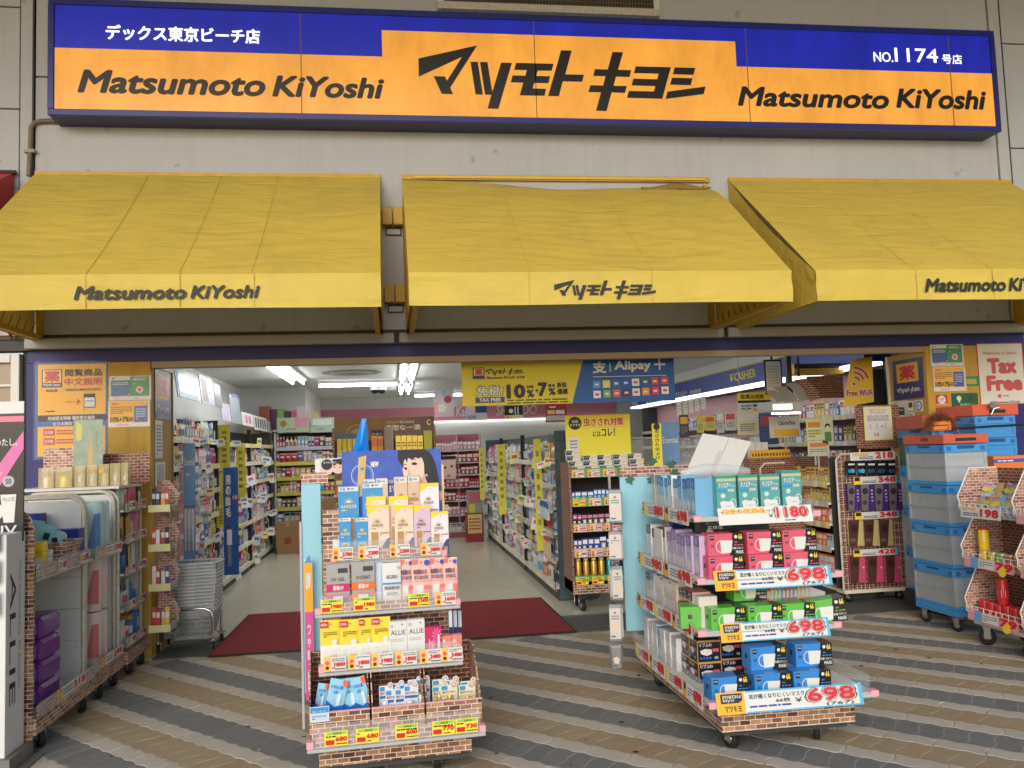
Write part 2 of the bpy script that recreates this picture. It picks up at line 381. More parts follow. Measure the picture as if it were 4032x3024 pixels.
# cornice in lengths, with dark gaps
gx = [-2.88]+[PY(857, 730, 7.2).x, PY(1568, 718, 7.2).x]+[5.87]
for i in range(3): part(MB().box(gx[i]+.02, gx[i+1]-.02, 7.19, 7.3, 2.466, 2.548, mat((170, 168, 162), .6, vary=.1, vscale=4), .006), 'cornice')
part(MB().box(-9, 13, 7.24, 7.3, 2.548, 2.574, mat((96, 84, 60), .8, vary=.2, vscale=5)), 'shadow_gap_strip')  # dark strip coloured in for the shadowed gap above the cornice
part(MB().box(-9, 13, 7.26, 7.4, 2.46, 2.56, DGREY), 'soffit_strip')
bl = mat((38, 42, 112), .5, vary=.1, vscale=3)
part(MB().box(-2.88, 5.87, FY, 7.42, 2.362, 2.4655, bl, .003), 'fascia_band')
part(MB().box(-1.935, 4.862, 7.305, 7.40, 2.306, 2.3615, mat((170, 152, 130), .6, vary=.06, vscale=3), .003), 'shutter_box')
part(MB().box(-2.6, 6.4, 7.42, 7.5, 2.33, 2.95, DGREY), 'lintel')
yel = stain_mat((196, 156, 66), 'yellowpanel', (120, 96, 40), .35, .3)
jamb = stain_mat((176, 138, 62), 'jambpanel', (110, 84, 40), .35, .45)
part(MB().box(-2.88, -2.272, FY+.004, 7.42, 0, 2.36, bl), 'blue_panel')
part(MB().box(-2.27, -1.94, FY-.002, 7.40, 0, 2.361, yel, .004), 'pillar_face')
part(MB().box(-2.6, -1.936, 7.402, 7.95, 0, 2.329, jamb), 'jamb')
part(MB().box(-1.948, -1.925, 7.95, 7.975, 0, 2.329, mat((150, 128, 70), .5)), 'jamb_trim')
part(MB().box(4.858, 5.384, FY-.002, 7.40, 0, 2.361, yel, .004), 'pillar_face')
part(MB().box(4.862, 5.6, 7.402, 7.95, 0, 2.329, yel), 'jamb')
part(MB().box(4.846, 4.868, 7.9, 7.93, 0, 2.329, CREAM), 'jamb_trim')
part(MB().box(5.386, 5.87, FY+.004, 7.42, 0, 2.36, bl), 'blue_panel')
# vent window with mesh above the sign
a, b = PY(945, 20, WY), PY(1420, 22, WY)
vw = thing('vent_window', 'dark mesh covered vent window with rusty white frame above the signboard', 'window', ((a.x+b.x)/2, WY-.03, a.z))
w2 = (b.x-a.x)/2
fr = MB().box(-w2, w2, -.03, .03, -.02, .045, mat((205, 200, 190), .5, vary=.25, vscale=30)).box(-w2, -w2+.05, -.03, .03, .045, 1.0, OFFW).box(w2-.05, w2, -.03, .03, .045, 1.0, OFFW)
fr.build('frame', vw); MB().box(-w2+.05, w2-.05, .0, .02, .045, 1.0, mat((74, 68, 56), .8, vary=.3, vscale=12)).build('louvre', vw)
g = MB()
for i in range(70): x = -w2+.05+(2*w2-.1)*i/69; g.box(x-.002, x+.002, -.022, -.018, .045, .6, mat((120, 112, 96), .5))
for i in range(14): z = .05+i*.04; g.box(-w2+.05, w2-.05, -.024, -.0185, z-.002, z+.002, mat((120, 112, 96), .5))
g.build('wire_mesh', vw)
# conduit on the wall left of the sign
p = [PY(62, 380, WY-.03), PY(66, 300, WY-.03), PY(67, 275, WY-.03), PY(75, 264, WY-.03), PY(90, 261, WY-.03), PY(125, 261, WY-.03)]
cd = MB().tube(p, .018, mat((128, 112, 92), .5, vary=.3, vscale=14), 10)
q = PY(65, 327, WY-.03); cd.box(q.x-.04, q.x+.04, q.y-.022, q.y+.03, q.z-.012, q.z+.012, mat((150, 140, 120), .4))
tag(cd.build('cable_conduit'), 'bent rusty conduit pipe on the wall below the sign corner', 'pipe')

# ================================================================ signboard
SZ0, SZ1, SX0, SX1 = 4.284, 5.235, -2.622, 5.566
sg = thing('signboard', 'long blue and orange backlit shop signboard with black lettering', 'sign', ((SX0+SX1)/2, 7.0, SZ0))
def sgp(mb, name, parent=None): return mb.build(name, parent or sg, (-(SX0+SX1)/2, -7.0, -SZ0))
bmet = mat((34, 40, 130), .35, vary=.12, vscale=4)
sgp(MB().box(SX0, SX1, 7.012, 7.25, SZ0, SZ1, mat((44, 44, 92), .5, vary=.15, vscale=3), .004), 'casing')
e = .05
sgp(MB().box(SX0, SX1, 6.99, 7.02, SZ0-.002, SZ0+e, bmet, .004).box(SX0, SX1, 6.99, 7.02, SZ1-e, SZ1+.002, bmet, .004).box(SX0-.002, SX0+.045, 6.991, 7.02, SZ0+e, SZ1-e, bmet, .003).box(SX1-.045, SX1+.002, 6.991, 7.02, SZ0+e, SZ1-e, bmet, .003), 'frame')
def lit(c, key, em, base):
    M = bpy.data.materials.new(key); M.use_nodes = True; n = M.node_tree.nodes; L = M.node_tree.links; b = n['Principled BSDF']
    b.inputs['Base Color'].default_value = lin(base); b.inputs['Roughness'].default_value = .3
    tc = n.new('ShaderNodeTexCoord'); nz = n.new('ShaderNodeTexNoise'); nz.inputs['Scale'].default_value = 2.6; nz.inputs['Detail'].default_value = 8; nz.inputs['Roughness'].default_value = .7
    mp = n.new('ShaderNodeMapping'); mp.inputs['Scale'].default_value = (1.4, 1, .6); L.new(tc.outputs['Object'], mp.inputs[0]); L.new(mp.outputs[0], nz.inputs['Vector'])
    mr = n.new('ShaderNodeMapRange'); mr.inputs[1].default_value = .3; mr.inputs[2].default_value = .7; mr.inputs[3].default_value = .62*em; mr.inputs[4].default_value = 1.2*em; L.new(nz.outputs[0], mr.inputs[0])
    b.inputs['Emission Color'].default_value = lin(c); L.new(mr.outputs[0], b.inputs['Emission Strength'])
    return M
SY = lit((255, 172, 64), 'backlit_orange', .46, (196, 138, 60)); SB = lit((26, 40, 190), 'backlit_blue', .42, (30, 36, 120))
fx0, fx1, fz0, fz1 = SX0+.045, SX1-.045, SZ0+e, SZ1-e
zb = (PY(112, 104, 7.0).z+PY(2148, 157, 7.0).z)/2; cx0 = PY(826, 125, 7.0).x; cx1 = PY(1590, 120, 7.0).x; cz1 = (PY(826, 66, 7.0).z+PY(1588, 88, 7.0).z)/2
seams = [PY(650, 120, 7.0).x, PY(1156, 140, 7.0).x, PY(1615, 150, 7.0).x, PY(2053, 150, 7.0).x]
xs = [fx0]+seams+[fx1]
for i in range(5):
    x0, x1 = xs[i]+.002, xs[i+1]-.002; mb = MB()
    mb.box(x0, x1, 7.004, 7.011, fz0, fz1, SB)
    mb.quad(x0, fz0+.001, x1, zb, 7.0036, SY)
    a0, a1 = max(x0, cx0), min(x1, cx1)
    if a1 > a0: mb.quad(a0, zb, a1, cz1, 7.0034, SY)
    sgp(mb, 'face_panel')
for x in seams: sgp(MB().box(x-.0035, x+.0035, 7.001, 7.011, fz0, fz1, mat((120, 92, 40), .5)), 'panel_joint')
SINK = mat((20, 20, 18), .4); SWH = lit((250, 250, 255), 'backlit_white', .9, (235, 235, 240))
def sgt(t, xl, ytl, ybl, xr, ytr, ybr, m, bold, shear=0, y=7.001):
    a, b, c, d = PY(xl, ytl, 7.), PY(xl, ybl, 7.), PY(xr, ytr, 7.), PY(xr, ybr, 7.)
    sgp(MB().text(t, b.x, (b.z+d.z)/2, d.x, (a.z+c.z)/2, y, m, bold, shear, res=4), 'lettering')
sgt('Matsumoto', 167, 149, 199, 574, 160, 210, SINK, .055, .22); sgt('KiYoshi', 588, 163, 209, 831, 168, 214, SINK, .055, .22)
sgt('Matsumoto', 1594, 185, 229, 1922, 195, 236, SINK, .055, .22); sgt('KiYoshi', 1936, 191, 233, 2133, 195, 238, SINK, .055, .22)
sgt('デックス東京ビーチ店', 228, 52, 83, 562, 63, 97, SWH, .03)
sgt('NO.', 1888, 112, 133, 1930, 113, 134, SWH, .012); sgt('1174', 1934, 105, 134, 2027, 104, 135, SWH, .012); sgt('号店', 2036, 117, 137, 2079, 118, 139, SWH, .012)
# the katakana logotype as outlines
_L1 = [[(165, 310), (965, 132), (598, 707), (636, 797), (482, 792), (372, 552), (527, 556), (554, 612), (757, 290), (170, 558)],
 [(872, 356), (972, 357), (1042, 803), (942, 800)],
 [(1003, 358), (1104, 360), (1170, 765), (1290, 367), (1437, 370), (1253, 997), (1105, 992), (1158, 806), (1072, 803)],
 [(1493, 370), (2004, 383), (1978, 478), (1788, 476), (1770, 548), (1957, 553), (1932, 647), (1740, 644), (1720, 718), (1902, 724), (1880, 819), (1543, 813), (1592, 640), (1421, 636), (1446, 541), (1620, 545), (1640, 470), (1468, 465)]]
_L2 = [[(32, 199), (178, 203), (90, 526), (344, 533), (319, 628), (56, 622), (2, 824), (-144, 822)],
 [(733, 222), (876, 227), (808, 464), (988, 470), (963, 563), (780, 558), (748, 683), (928, 686), (902, 780), (721, 773), (651, 1026), (508, 1022), (577, 771), (404, 768), (431, 675), (605, 679), (638, 552), (469, 549), (492, 455), (667, 461)],
 [(1048, 418), (1527, 430), (1410, 860), (928, 846), (955, 752), (1297, 760), (1316, 687), (992, 677), (1017, 584), (1340, 594), (1361, 518), (1023, 510)],
 [(1578, 432), (1860, 440), (1834, 534), (1554, 525)], [(1542, 573), (1822, 580), (1796, 675), (1516, 667)], [(1481, 762), (2000, 692), (1973, 796), (1455, 862)]]
_sc = 640/2212
def _lp(ps, ox): return [(lambda P: (P.x, P.z))(PY((ox+x*_sc)/KP, (140+y*_sc)/KP, 7.0)) for x, y in ps]
LOGO_W = [_lp(p, 1600) for p in _L1]+[_lp(p, 2200) for p in _L2]
_lx = [p[0] for q in LOGO_W for p in q]; _lz = [p[1] for q in LOGO_W for p in q]
LX0, LX1, LZ0, LZ1 = min(_lx), max(_lx), min(_lz), max(_lz)
LOGO = [[((x-LX0)/(LX1-LX0), (z-LZ0)/(LZ1-LZ0)) for x, z in q] for q in LOGO_W]
def logo(mb, u0, v0, u1, v1, y, m):
    for q in LOGO: mb.flat([(u0+a*(u1-u0), v0+b*(v1-v0)) for a, b in q], y, m)
    return mb
sgp(logo(MB(), LX0, LZ0, LX1, LZ1, 7.001, SINK), 'logotype')

# ================================================================ awnings
AW = mat((226, 199, 86), .6, vary=.08, vscale=1.6, key='awning', tl=.12, bump=.12, bscale=30)
def _weather(M):
    n = M.node_tree.nodes; L = M.node_tree.links; b = n['Principled BSDF']; tc = n.new('ShaderNodeTexCoord')
    mp_ = n.new('ShaderNodeMapping'); mp_.inputs['Scale'].default_value = (.9, 3.2, 3.2); L.new(tc.outputs['Object'], mp_.inputs[0])
    nz = n.new('ShaderNodeTexNoise'); nz.inputs['Scale'].default_value = 2.0; nz.inputs['Detail'].default_value = 2.5; nz.inputs['Distortion'].default_value = .9; L.new(mp_.outputs[0], nz.inputs['Vector'])
    bp = n.new('ShaderNodeBump'); bp.inputs['Strength'].default_value = .3; bp.inputs['Distance'].default_value = .06; L.new(nz.outputs[0], bp.inputs['Height']); L.new(bp.outputs[0], b.inputs['Normal'])
    src = b.inputs['Base Color'].links[0].from_socket
    m3 = n.new('ShaderNodeMapping'); m3.inputs['Scale'].default_value = (1.5, .8, .8); L.new(tc.outputs['Object'], m3.inputs[0])
    n3 = n.new('ShaderNodeTexNoise'); n3.inputs['Scale'].default_value = 1.5; n3.inputs['Detail'].default_value = 8; n3.inputs['Roughness'].default_value = .7; L.new(m3.outputs[0], n3.inputs['Vector'])
    r3 = n.new('ShaderNodeMapRange'); r3.inputs[1].default_value = .45; r3.inputs[2].default_value = .75; r3.inputs[3].default_value = 0; r3.inputs[4].default_value = .3; L.new(n3.outputs[0], r3.inputs[0])
    mx = n.new('ShaderNodeMix'); mx.data_type = 'RGBA'; L.new(r3.outputs[0], mx.inputs[0]); L.new(src, mx.inputs[6]); mx.inputs[7].default_value = lin((170, 146, 84)); L.new(mx.outputs[2], b.inputs['Base Color'])
_weather(AW)
AWF = mat((206, 166, 40), .5, vary=.2, vscale=8); AFY = 5.76; AZ0, AZF, AZT = 2.527, 2.752, 3.892
def awning(x0, x1, label, torn=False, seed=1, seamx=()):
    t = thing('awning', label, 'awning', ((x0+x1)/2, WY, AZ0), 0, 'yellow awnings over the shop front')
    def P(mb, n, parent=None): return mb.build(n, parent or t, (-(x0+x1)/2, -WY, -AZ0))
    nx, ny = 72, 44; r = random.Random(seed); vs = []
    ph = [r.uniform(0, 6.28) for _ in range(9)]; xm = (x0+x1)/2
    for j in range(ny+1):
        s = j/ny
        for i in range(nx+1):
            q = i/nx; x = x0+(x1-x0)*q
            y = WY-.015-(WY-.015-AFY)*s; z = AZT-(AZT-AZF)*s
            d = -.05*math.sin(math.pi*s)*(1-(2*q-1)**4)
            wr = .005*math.sin(44*s+3*math.sin(2.2*q*6+ph[0])+ph[1])*(.3+.7*math.sin(3.1*q+ph[2])**2)+.0035*math.sin(83*s+5*math.sin(q*9+ph[3])+ph[4])*(.5+.5*math.sin(5*q+ph[5]))
            wr += .010*math.exp(-((s-.04)/.03)**2)*math.sin(40*q+ph[6])
            edge = min(1, 6*q, 6*(1-q))*min(1, 8*(1-s), 6*s+.15)
            if torn:
                drop = max(0, 1-s*3.2); hang = .03+.035*math.sin(math.pi*q)+.05*q-.02*abs(math.sin(2*math.pi*q))
                z -= drop*drop*hang*1.3; y -= drop*drop*.03
                d -= .02*math.exp(-((s-.13)/.05)**2)*(.5+.5*math.cos(4*math.pi*q))
                wr *= 1.7
            wr += .004*math.exp(-((s-.42)/.006)**2)+.0045*math.exp(-((s-.68)/.006)**2)
            vs.append((x, y+(d+wr)*edge*.45, z+(d+wr)*edge*.9))
    fs = [(j*(nx+1)+i, (j+1)*(nx+1)+i, (j+1)*(nx+1)+i+1, j*(nx+1)+i+1) for j in range(ny) for i in range(nx)]
    P(MB().add(vs, fs, AW, True), 'fabric')
    vv = []; ny2 = 6
    for j in range(ny2+1):
        for i in range(nx+1):
            q = i/nx; s = j/ny2; c = math.exp(-(min(q, 1-q)/.05)**2)
            vv.append((x0+(x1-x0)*q, AFY-.004-.004*math.sin(9*q+ph[7]+2*s)-.006*c*math.sin(40*q+9*s), AZF+.002-(AZF-AZ0)*s-(.004*math.sin(7*q+ph[8]) if j == ny2 else 0)))
    P(MB().add(vv, [(j*(nx+1)+i, (j+1)*(nx+1)+i, (j+1)*(nx+1)+i+1, j*(nx+1)+i+1) for j in range(ny2) for i in range(nx)], AW, True), 'valance')
    for xs_, o in ((x0, -1), (x1, 1)):
        n = 14; sv = []
        for i in range(n+1):
            s = i/n; y = WY-.02-(WY-.02-AFY)*s; zt = AZT-.01-(AZT-AZF)*s-(.05*math.sin(math.pi*s))
            if torn: zt -= .12*max(0, 1-3*s)**2
            for j in range(7):
                v = j/6; sv.append((xs_+o*.006*math.sin(5*s+3*v+ph[3])*math.sin(math.pi*v), y, AZ0+.004+(zt-AZ0)*v))
        P(MB().add(sv, [(i*7+j, i*7+j+1, i*7+8+j, i*7+7+j) for i in range(n) for j in range(6)], AW, True), 'side_panel')
    fr = MB()
    for xs_ in (x0+.045, x1-.045):
        fr.box(xs_-.02, xs_+.02, AFY+.03, WY, AZ0+.006, AZ0+.046, AWF); fr.box(xs_-.02, xs_+.02, WY-.05, WY-.005, AZ0+.05, AZT-.06, AWF)
        a = Vector((xs_, WY-.03, AZ0+.25)); fr.tube([a, (xs_, AFY+.35, AZ0+.1)], .012, AWF, 6)
        for k in range(9): y = AFY+.2+k*.13; fr.tube([(xs_+.02, y, AZ0+.04), (xs_+.03, y+.05, AZ0+.13)], .004, mat((120, 96, 50), .7), 4)
    fr.box(x0+.03, x1-.03, AFY+.02, AFY+.06, AZ0+.01, AZ0+.05, AWF).box(x0+.03, x1-.03, AFY+.02, AFY+.06, AZF-.06, AZF-.02, AWF)
    fr.box(x0, x1, WY-.035, WY-.001, AZT-.03, AZT+.012, AWF)
    if torn: fr.box(x0+.1, x1-.05, WY-.05, WY-.036, AZT-.02, AZT-.002, mat((225, 190, 60), .5))
    P(fr, 'frame')
    for sx in seamx:
        sm = MB()
        x = x0+(x1-x0)*sx; i = round(sx*nx)
        line = [Vector(vs[j*(nx+1)+i])+Vector((0, -.0025, .0035)) for j in range(0, ny+1)]
        vs2 = []
        for p_ in line: vs2 += [(p_.x-.0028, p_.y, p_.z), (p_.x+.0028, p_.y, p_.z)]
        sm.add(vs2, [(2*k, 2*k+2, 2*k+3, 2*k+1) for k in range(len(line)-1)], mat((204, 178, 82), .6))
        sm.box(x-.003, x+.003, AFY-.0125, AFY-.01, AZ0+.01, AZF, mat((204, 178, 82), .6)); P(sm, 'seam')

    return t, P
A1, P1_ = awning(-2.80, -.06, 'yellow shop awning with Latin lettering beside the left wall conduit', seed=3, seamx=(.32, .53, .70))
A2, P2_ = awning(.125, 2.845, 'sagging yellow awning with katakana logotype and loose top edge', True, 5, (.3, .62))
A3, P3_ = awning(3.025, 5.80, 'smooth yellow awning with Latin lettering at the tax free poster end', seed=9, seamx=(.28, .5))
AI = mat((40, 42, 40), .6)
def vtext(P, t, xl, yt, yb, xr, yt2, yb2):
    a, b, c, d = PY(xl, yt, AFY-.014), PY(xl, yb, AFY-.014), PY(xr, yt2, AFY-.014), PY(xr, yb2, AFY-.014)
    P(MB().text(t, b.x, (b.z+d.z)/2, d.x, (a.z+c.z)/2, AFY-.0165, AI, .055, .22, res=3), 'lettering')
vtext(P1_, 'Matsumoto', 159, 618, 647, 403, 617, 647); vtext(P1_, 'KiYoshi', 411, 617, 645, 562, 615, 644)
a = PY(1994, 604, AFY); w = .63
P3_(MB().text('Matsumoto', a.x, 2.585, a.x+w*1.03, 2.685, AFY-.0165, AI, .055, .22, res=3), 'lettering'); P3_(MB().text('KiYoshi', a.x+w*1.06, 2.585, a.x+w*1.7, 2.685, AFY-.0165, AI, .055, .22, res=3), 'lettering')
a, b = PY(1198, 649, AFY-.014), PY(1416, 602, AFY-.014)
P2_(logo(MB(), a.x, a.z+.005, b.x, b.z-.005, AFY-.0165, AI), 'logotype')
# bunched loose cloth on the right top corner of the torn awning
r = random.Random(4); pts = []
for i in range(9):
    q = i/8; p = PY(1385+q*150, 408-q*4+3*math.sin(q*9), WY-.10); pts.append((p.x, p.y, p.z))
P2_(MB().tube(pts, [.004+.028*math.sin(math.pi*min(1, .15+.8*i/8)) for i in range(9)], mat((150, 124, 60), .8, vary=.3, vscale=20), 6), 'loose_cloth')
# wall brackets between the first two awnings
for (yy, lab) in ((470, 'upper yellow bracket on the wall between two awnings'), (637, 'lower yellow bracket on the wall between two awnings')):
    c = PY(848 if yy < 500 else 853, yy, WY-.06); t = thing('awning_bracket', lab, 'bracket', (c.x, WY, c.z-.09), 0, 'brackets between the awnings')
    MB().box(-.085, -.004, -.11, 0, .02, .17, AWF, .005).box(.004, .085, -.11, 0, .02, .17, AWF, .005).build('channel', t)
    MB().box(-.06, .07, -.02, 0, -.05, .018, BLACK).box(-.05, .06, -.03, -.02, -.045, 0, LGREY).build('base_plate', t)

# overhead deck that shelters the shop front (above the frame) with its posts out of view, and the neighbouring fronts
MB().box(-14, 18, 1.2, 7.249, 6.35, 6.7, mat((150, 146, 136), .8)).build('overhead_deck', kind='structure')
nb = thing('neighbour_shop', 'white framed glazed shop door left of the blue panel', 'door', (-4.4, FY, 0))
def nbp(mb, n): return mb.build(n, nb, (4.4, -FY, 0))
nbp(MB().box(-2.99, -2.925, FY-.03, 7.4, 0, 2.44, WHITE, .004), 'door_post'); nbp(MB().box(-6, -2.993, FY-.03, 7.4, 2.37, 2.44, WHITE, .004), 'door_head')
nbp(MB().box(-6, -2.993, FY+.02, FY+.04, 0, 2.3695, mat((150, 128, 104), .25)), 'door_glass'); nbp(MB().box(-6, -2.993, FY-.01, FY+.019, 2.18, 2.2, OFFW), 'transom')
MB().box(-2.925, -2.88, 7.34, 7.4, 0, 2.46, BLACK).build('wall_gap_left', kind='structure'); MB().box(5.87, 9, 7.34, 7.4, 0, 2.46, mat((150, 148, 142), .6)).build('wall_gap_right', kind='structure')
rm = mat((200, 40, 38), .5, vary=.1, vscale=5)
ra = thing('red_awning', 'red awning of the neighbouring shop beside the yellow awnings', 'awning', (-4, WY, 2.5))
a, b = PY(28, 372, WY-.05), PY(22, 735, WY-.05)
MB().add([(a.x+4, -.03, a.z-2.5), (a.x+4, -1.1, a.z-3.05), (a.x+4, -1.1, a.z-3.3), (a.x+4, -.03, b.z-2.5)], [(0, 1, 2, 3)], rm).add([(a.x+4, -.03, a.z-2.5), (a.x+1.5, -.03, a.z-2.5), (a.x+1.5, -1.1, a.z-3.05), (a.x+4, -1.1, a.z-3.05)], [(0, 1, 2, 3)], rm).build('fabric', ra)
MB().tube([(a.x+4.02, -.04, a.z-2.5), (a.x+1.5, -.04, a.z-2.5)], .02, BLACK, 6).build('rail', ra)
# ================================================================ packs, cards and fixtures
class Pk(MB):
    """flat print on a front face of size w x h, in fractions of the face"""
    def __init__(s, w, h, y=0.0): super().__init__(); s.w, s.h, s.y, s.k = w, h, y, 0
    def _y(s): s.k += 1; return s.y-.0007-.00025*s.k
    def q(s, u0, v0, u1, v1, m): return s.quad((u0-.5)*s.w, v0*s.h, (u1-.5)*s.w, v1*s.h, s._y(), m)
    def p(s, pts, m): return s.flat([((u-.5)*s.w, v*s.h) for u, v in pts], s._y(), m)
    def t(s, t, u0, v0, u1, v1, m, bold=0.0, shear=0, rot=0, keep=False): return s.text(t, (u0-.5)*s.w, v0*s.h, (u1-.5)*s.w, v1*s.h, s._y()-.0003, m, bold, shear, rot, keep=keep)
    def d(s, u, v, r, m, n=18): return s.disc((u-.5)*s.w, v*s.h, r*s.w, r*s.w, s._y(), m, n)
    def ln(s, u0, v0, u1, v1, m, n=2, seed=1): return s.lines((u0-.5)*s.w, v0*s.h, (u1-.5)*s.w, v1*s.h, s._y(), m, n, seed)
    def lg(s, u0, v0, u1, v1, m): return logo(s, (u0-.5)*s.w, v0*s.h, (u1-.5)*s.w, v1*s.h, s._y(), m)
    def rg(s, u, v, r0, r1, m, a0=0, a1=2*math.pi, sv=1): return s.ring((u-.5)*s.w, v*s.h, r0*s.w, r1*s.w, s._y(), m, 24, a0, a1, sv)
def rrect(w, h, r, n=4):
    o = []
    for cx_, cy_, a in ((w/2-r, r, -90), (w/2-r, h-r, 0), (-w/2+r, h-r, 90), (-w/2+r, r, 180)):
        for i in range(n+1): t = rad(a+90*i/n); o.append((cx_+r*math.cos(t), cy_+r*math.sin(t)))
    return o
def carton_body(w, h, d, m): return MB().box(-w/2, w/2, 0, d, 0, h, m, min(.0015, w*.03))
def pouch_body(w, h, d, m):
    mb = MB(); n, k = 8, 8; vs = []
    for j in range(k+1):
        v = j/k
        for i in range(n+1):
            u = i/n; e = math.sin(math.pi*u)**.6; b = d*.5*e*(1-v)**.55 if v < 1 else 0
            vs.append((-w/2+w*u, d*.5-.002-b*.55, h*v)); 
    f = [(j*(n+1)+i, j*(n+1)+i+1, (j+1)*(n+1)+i+1, (j+1)*(n+1)+i) for j in range(k) for i in range(n)]
    mb.add(vs, f, m, True); mb.add([(x, d-y+.001, z) for x, y, z in vs], [q[::-1] for q in f], m, True)
    return mb
def instance(t, name, body, prt, cover=None):
    b = body.build(name, t)
    if prt: prt.build('front_print', b)
    return b
def wheel(t, x, y, r=.05, w=.03, rz=0, fork=CHROME):
    c = MB(); c.box(-.03, .03, -.03, .03, 2*r+.012, 2*r+.02, fork).box(-w/2-.008, -w/2-.004, -.022, .022, r-.01, 2*r+.012, fork).box(w/2+.004, w/2+.008, -.022, .022, r-.01, 2*r+.012, fork)
    f = c.build('caster', t, (x, y, 0), rz)
    MB().lathe([(r*.6, -w/2), (r*.92, -w/2), (r, -w*.3), (r, w*.3), (r*.92, w/2), (r*.6, w/2)], RUBBER, (0, r), 18, 'x').build('tyre', f)
    MB().lathe([(.008, -w/2-.006), (r*.55, -w/2-.002), (r*.55, w/2+.002), (.008, w/2+.006)], STEEL, (0, r), 12, 'x').build('hub', f)
    return f
PAPER = mat((222, 222, 218), .5); CARDY = mat((250, 226, 70), .45); CARDO = mat((246, 196, 90), .5); PINKT = mat((232, 90, 100), .5)
def small_card(w, h, num, sale=False, seed=1):
    """little shelf price card"""
    p = Pk(w, h); p.box(-w/2, w/2, 0, .001, 0, h, CARDY if sale else PAPER)
    if sale:
        p.q(.1, .76, .95, .95, mat((150, 205, 90), .5)); p.t('SALE', .38, .78, .72, .93, INK, .03); p.ln(.06, .56, .95, .74, INK, 1, seed); p.q(.05, .1, .42, .42, PRICE)
    else:
        p.q(0, 0, .32, 1, CARDO); p.d(.16, .6, .1, PINKT, 10); p.d(.16, .25, .09, mat((90, 60, 40), .5), 10); p.ln(.38, .66, .95, .92, mat((120, 110, 120), .5), 2, seed); p.q(.36, .18, .5, .3, PINKT)
    p.t(num, .46, .3, .97, .62, PRICE, .09); p.ln(.5, .06, .97, .22, INK, 1, seed+3)
    return p
def big_card(w, h, num, line='耳が痛くなりにくいマスク', mk=True, sub=True, blue=True):
    """wide promotional price card"""
    p = Pk(w, h); p.box(-w/2, w/2, 0, .0015, 0, h, PAPER)
    x = 0
    if blue: p.q(.2, 0, 1, .07, SKYB2); p.q(.2, .93, 1, 1, SKYB2); p.q(.975, 0, 1, 1, SKYB2)
    if mk:
        p.q(0, 0, .19, 1, ORY); p.p([(.03, .5), (.15, .5), (.175, .62), (.175, .93), (.03, .93)], INK); p.t('matsu', .045, .72, .165, .88, OFFW, .02); p.t('kiyo', .045, .54, .12, .72, OFFW, .02); p.t('マツキヨ', .05, .1, .16, .4, INK, .03); x = .19
    if line: p.t(line, x+.03, .62, .6, .84, INK, .02)
    if sub: p.t('66枚', .4, .4, .5, .58, INK, .03); p.ln(x+.03, .2, .5, .36, mat((60, 70, 160), .5), 1, 5)
    p.t('￥', .53, .34, .58, .56, INK, .02)
    p.t(num, .595, .26, .965, .97, BLACK, .13); p.t(num, .603, .28, .957, .95, PAPER, .105); p.t(num, .61, .30, .95, .93, PRICE, .075)
    p.t('(767)' if num == '698' else '', .74, .06, .93, .24, INK, .02) if num == '698' else p.ln(.7, .08, .93, .2, INK, 1, 3)
    return p
SKYB2 = mat((90, 180, 225), .4)
def plastic_lip(mb, x0, x1, y, z0, z1): mb.box(x0, x1, y-.003, y, z0, z1, clear(.2))

def place_pack(name, label, cat, rect, Y, z, depth, body, prt, group=None, rz=0, tilt=0, mesh_name='body', m=WHITE):
    """rect: the pack's outline in the photograph, standing at depth Y on height z"""
    X0, X1, z0, z1 = RY(*rect, Y); w, h = X1-X0, (z1-z if z is not None and not tilt else z1-z0)
    t = thing(name, label, cat, ((X0+X1)/2, Y, (z if not tilt else z0) if z is not None else z0), rz, group)
    if tilt: t.rotation_euler = (0, tilt, rz)
    b = body(w, h, depth, m).build(mesh_name, t)
    if prt:
        p = Pk(w, h, getattr(prt, 'y', 0)); prt(p); p.build('front_print', b)
    return t, w, h

# ================================================================ sunscreen cart
CR = rad(4); CO = Vector((-.02, 4.25, 0))
cart = thing('display_cart', 'brick print display cart stocked with sunscreen under a blue portrait poster', 'display cart', CO, CR)
def cw(x, y): # cart local -> world
    c, s_ = math.cos(CR), math.sin(CR); return CO.x+c*x-s_*y, CO.y+s_*x+c*y
MB().box(-.36, .36, 0, .9, .1, .30, BRICK, .004).build('skirt', cart)
for x, y in ((.2, .12), (-.27, .12), (.27, .8), (-.27, .8)): wheel(cart, x, y, .045)
MB().box(-.345, .345, .03, .87, .07, .099, DGREY).build('chassis', cart)
MB().box(-.33, .34, .46, .5, .30, 1.26, BRICK).build('back_board', cart)
MB().box(-.44, -.34, .56, .58, .30, 1.40, LTBLUE).box(-.44, -.30, .555, .585, 1.401, 1.46, BRICKP).box(-.453, -.441, .55, .585, .12, 1.2, LGREY).build('side_board', cart)
def shelf(z, y0, x0, x1, lip, name='shelf', y1=.46, brick=True):
    s = MB().box(x0, x1, y0+.004, y1, z-.012, z, WHITE).build(name, cart)
    MB().box(x0-.006, x1+.006, y0-.012, y0+.003, z-.02, z-.004, LGREY, .003).box(x0-.008, x0+.025, y0-.014, y0+.04, z-.004, z+.03, PINKEDGE, .004).box(x1-.025, x1+.008, y0-.014, y0+.04, z-.004, z+.03, PINKEDGE, .004).build('lip', s)
    if brick: MB().box(x0+.031, x1-.031, y0-.008, y0-.004, z, z+lip*.8, BRICKP).build('paper_strip', s)
    MB().box(x0+.02, x1-.02, y0-.016, y0-.0145, z, z+lip+.03, clear(.13)).build('clear_guard', s)
    return s
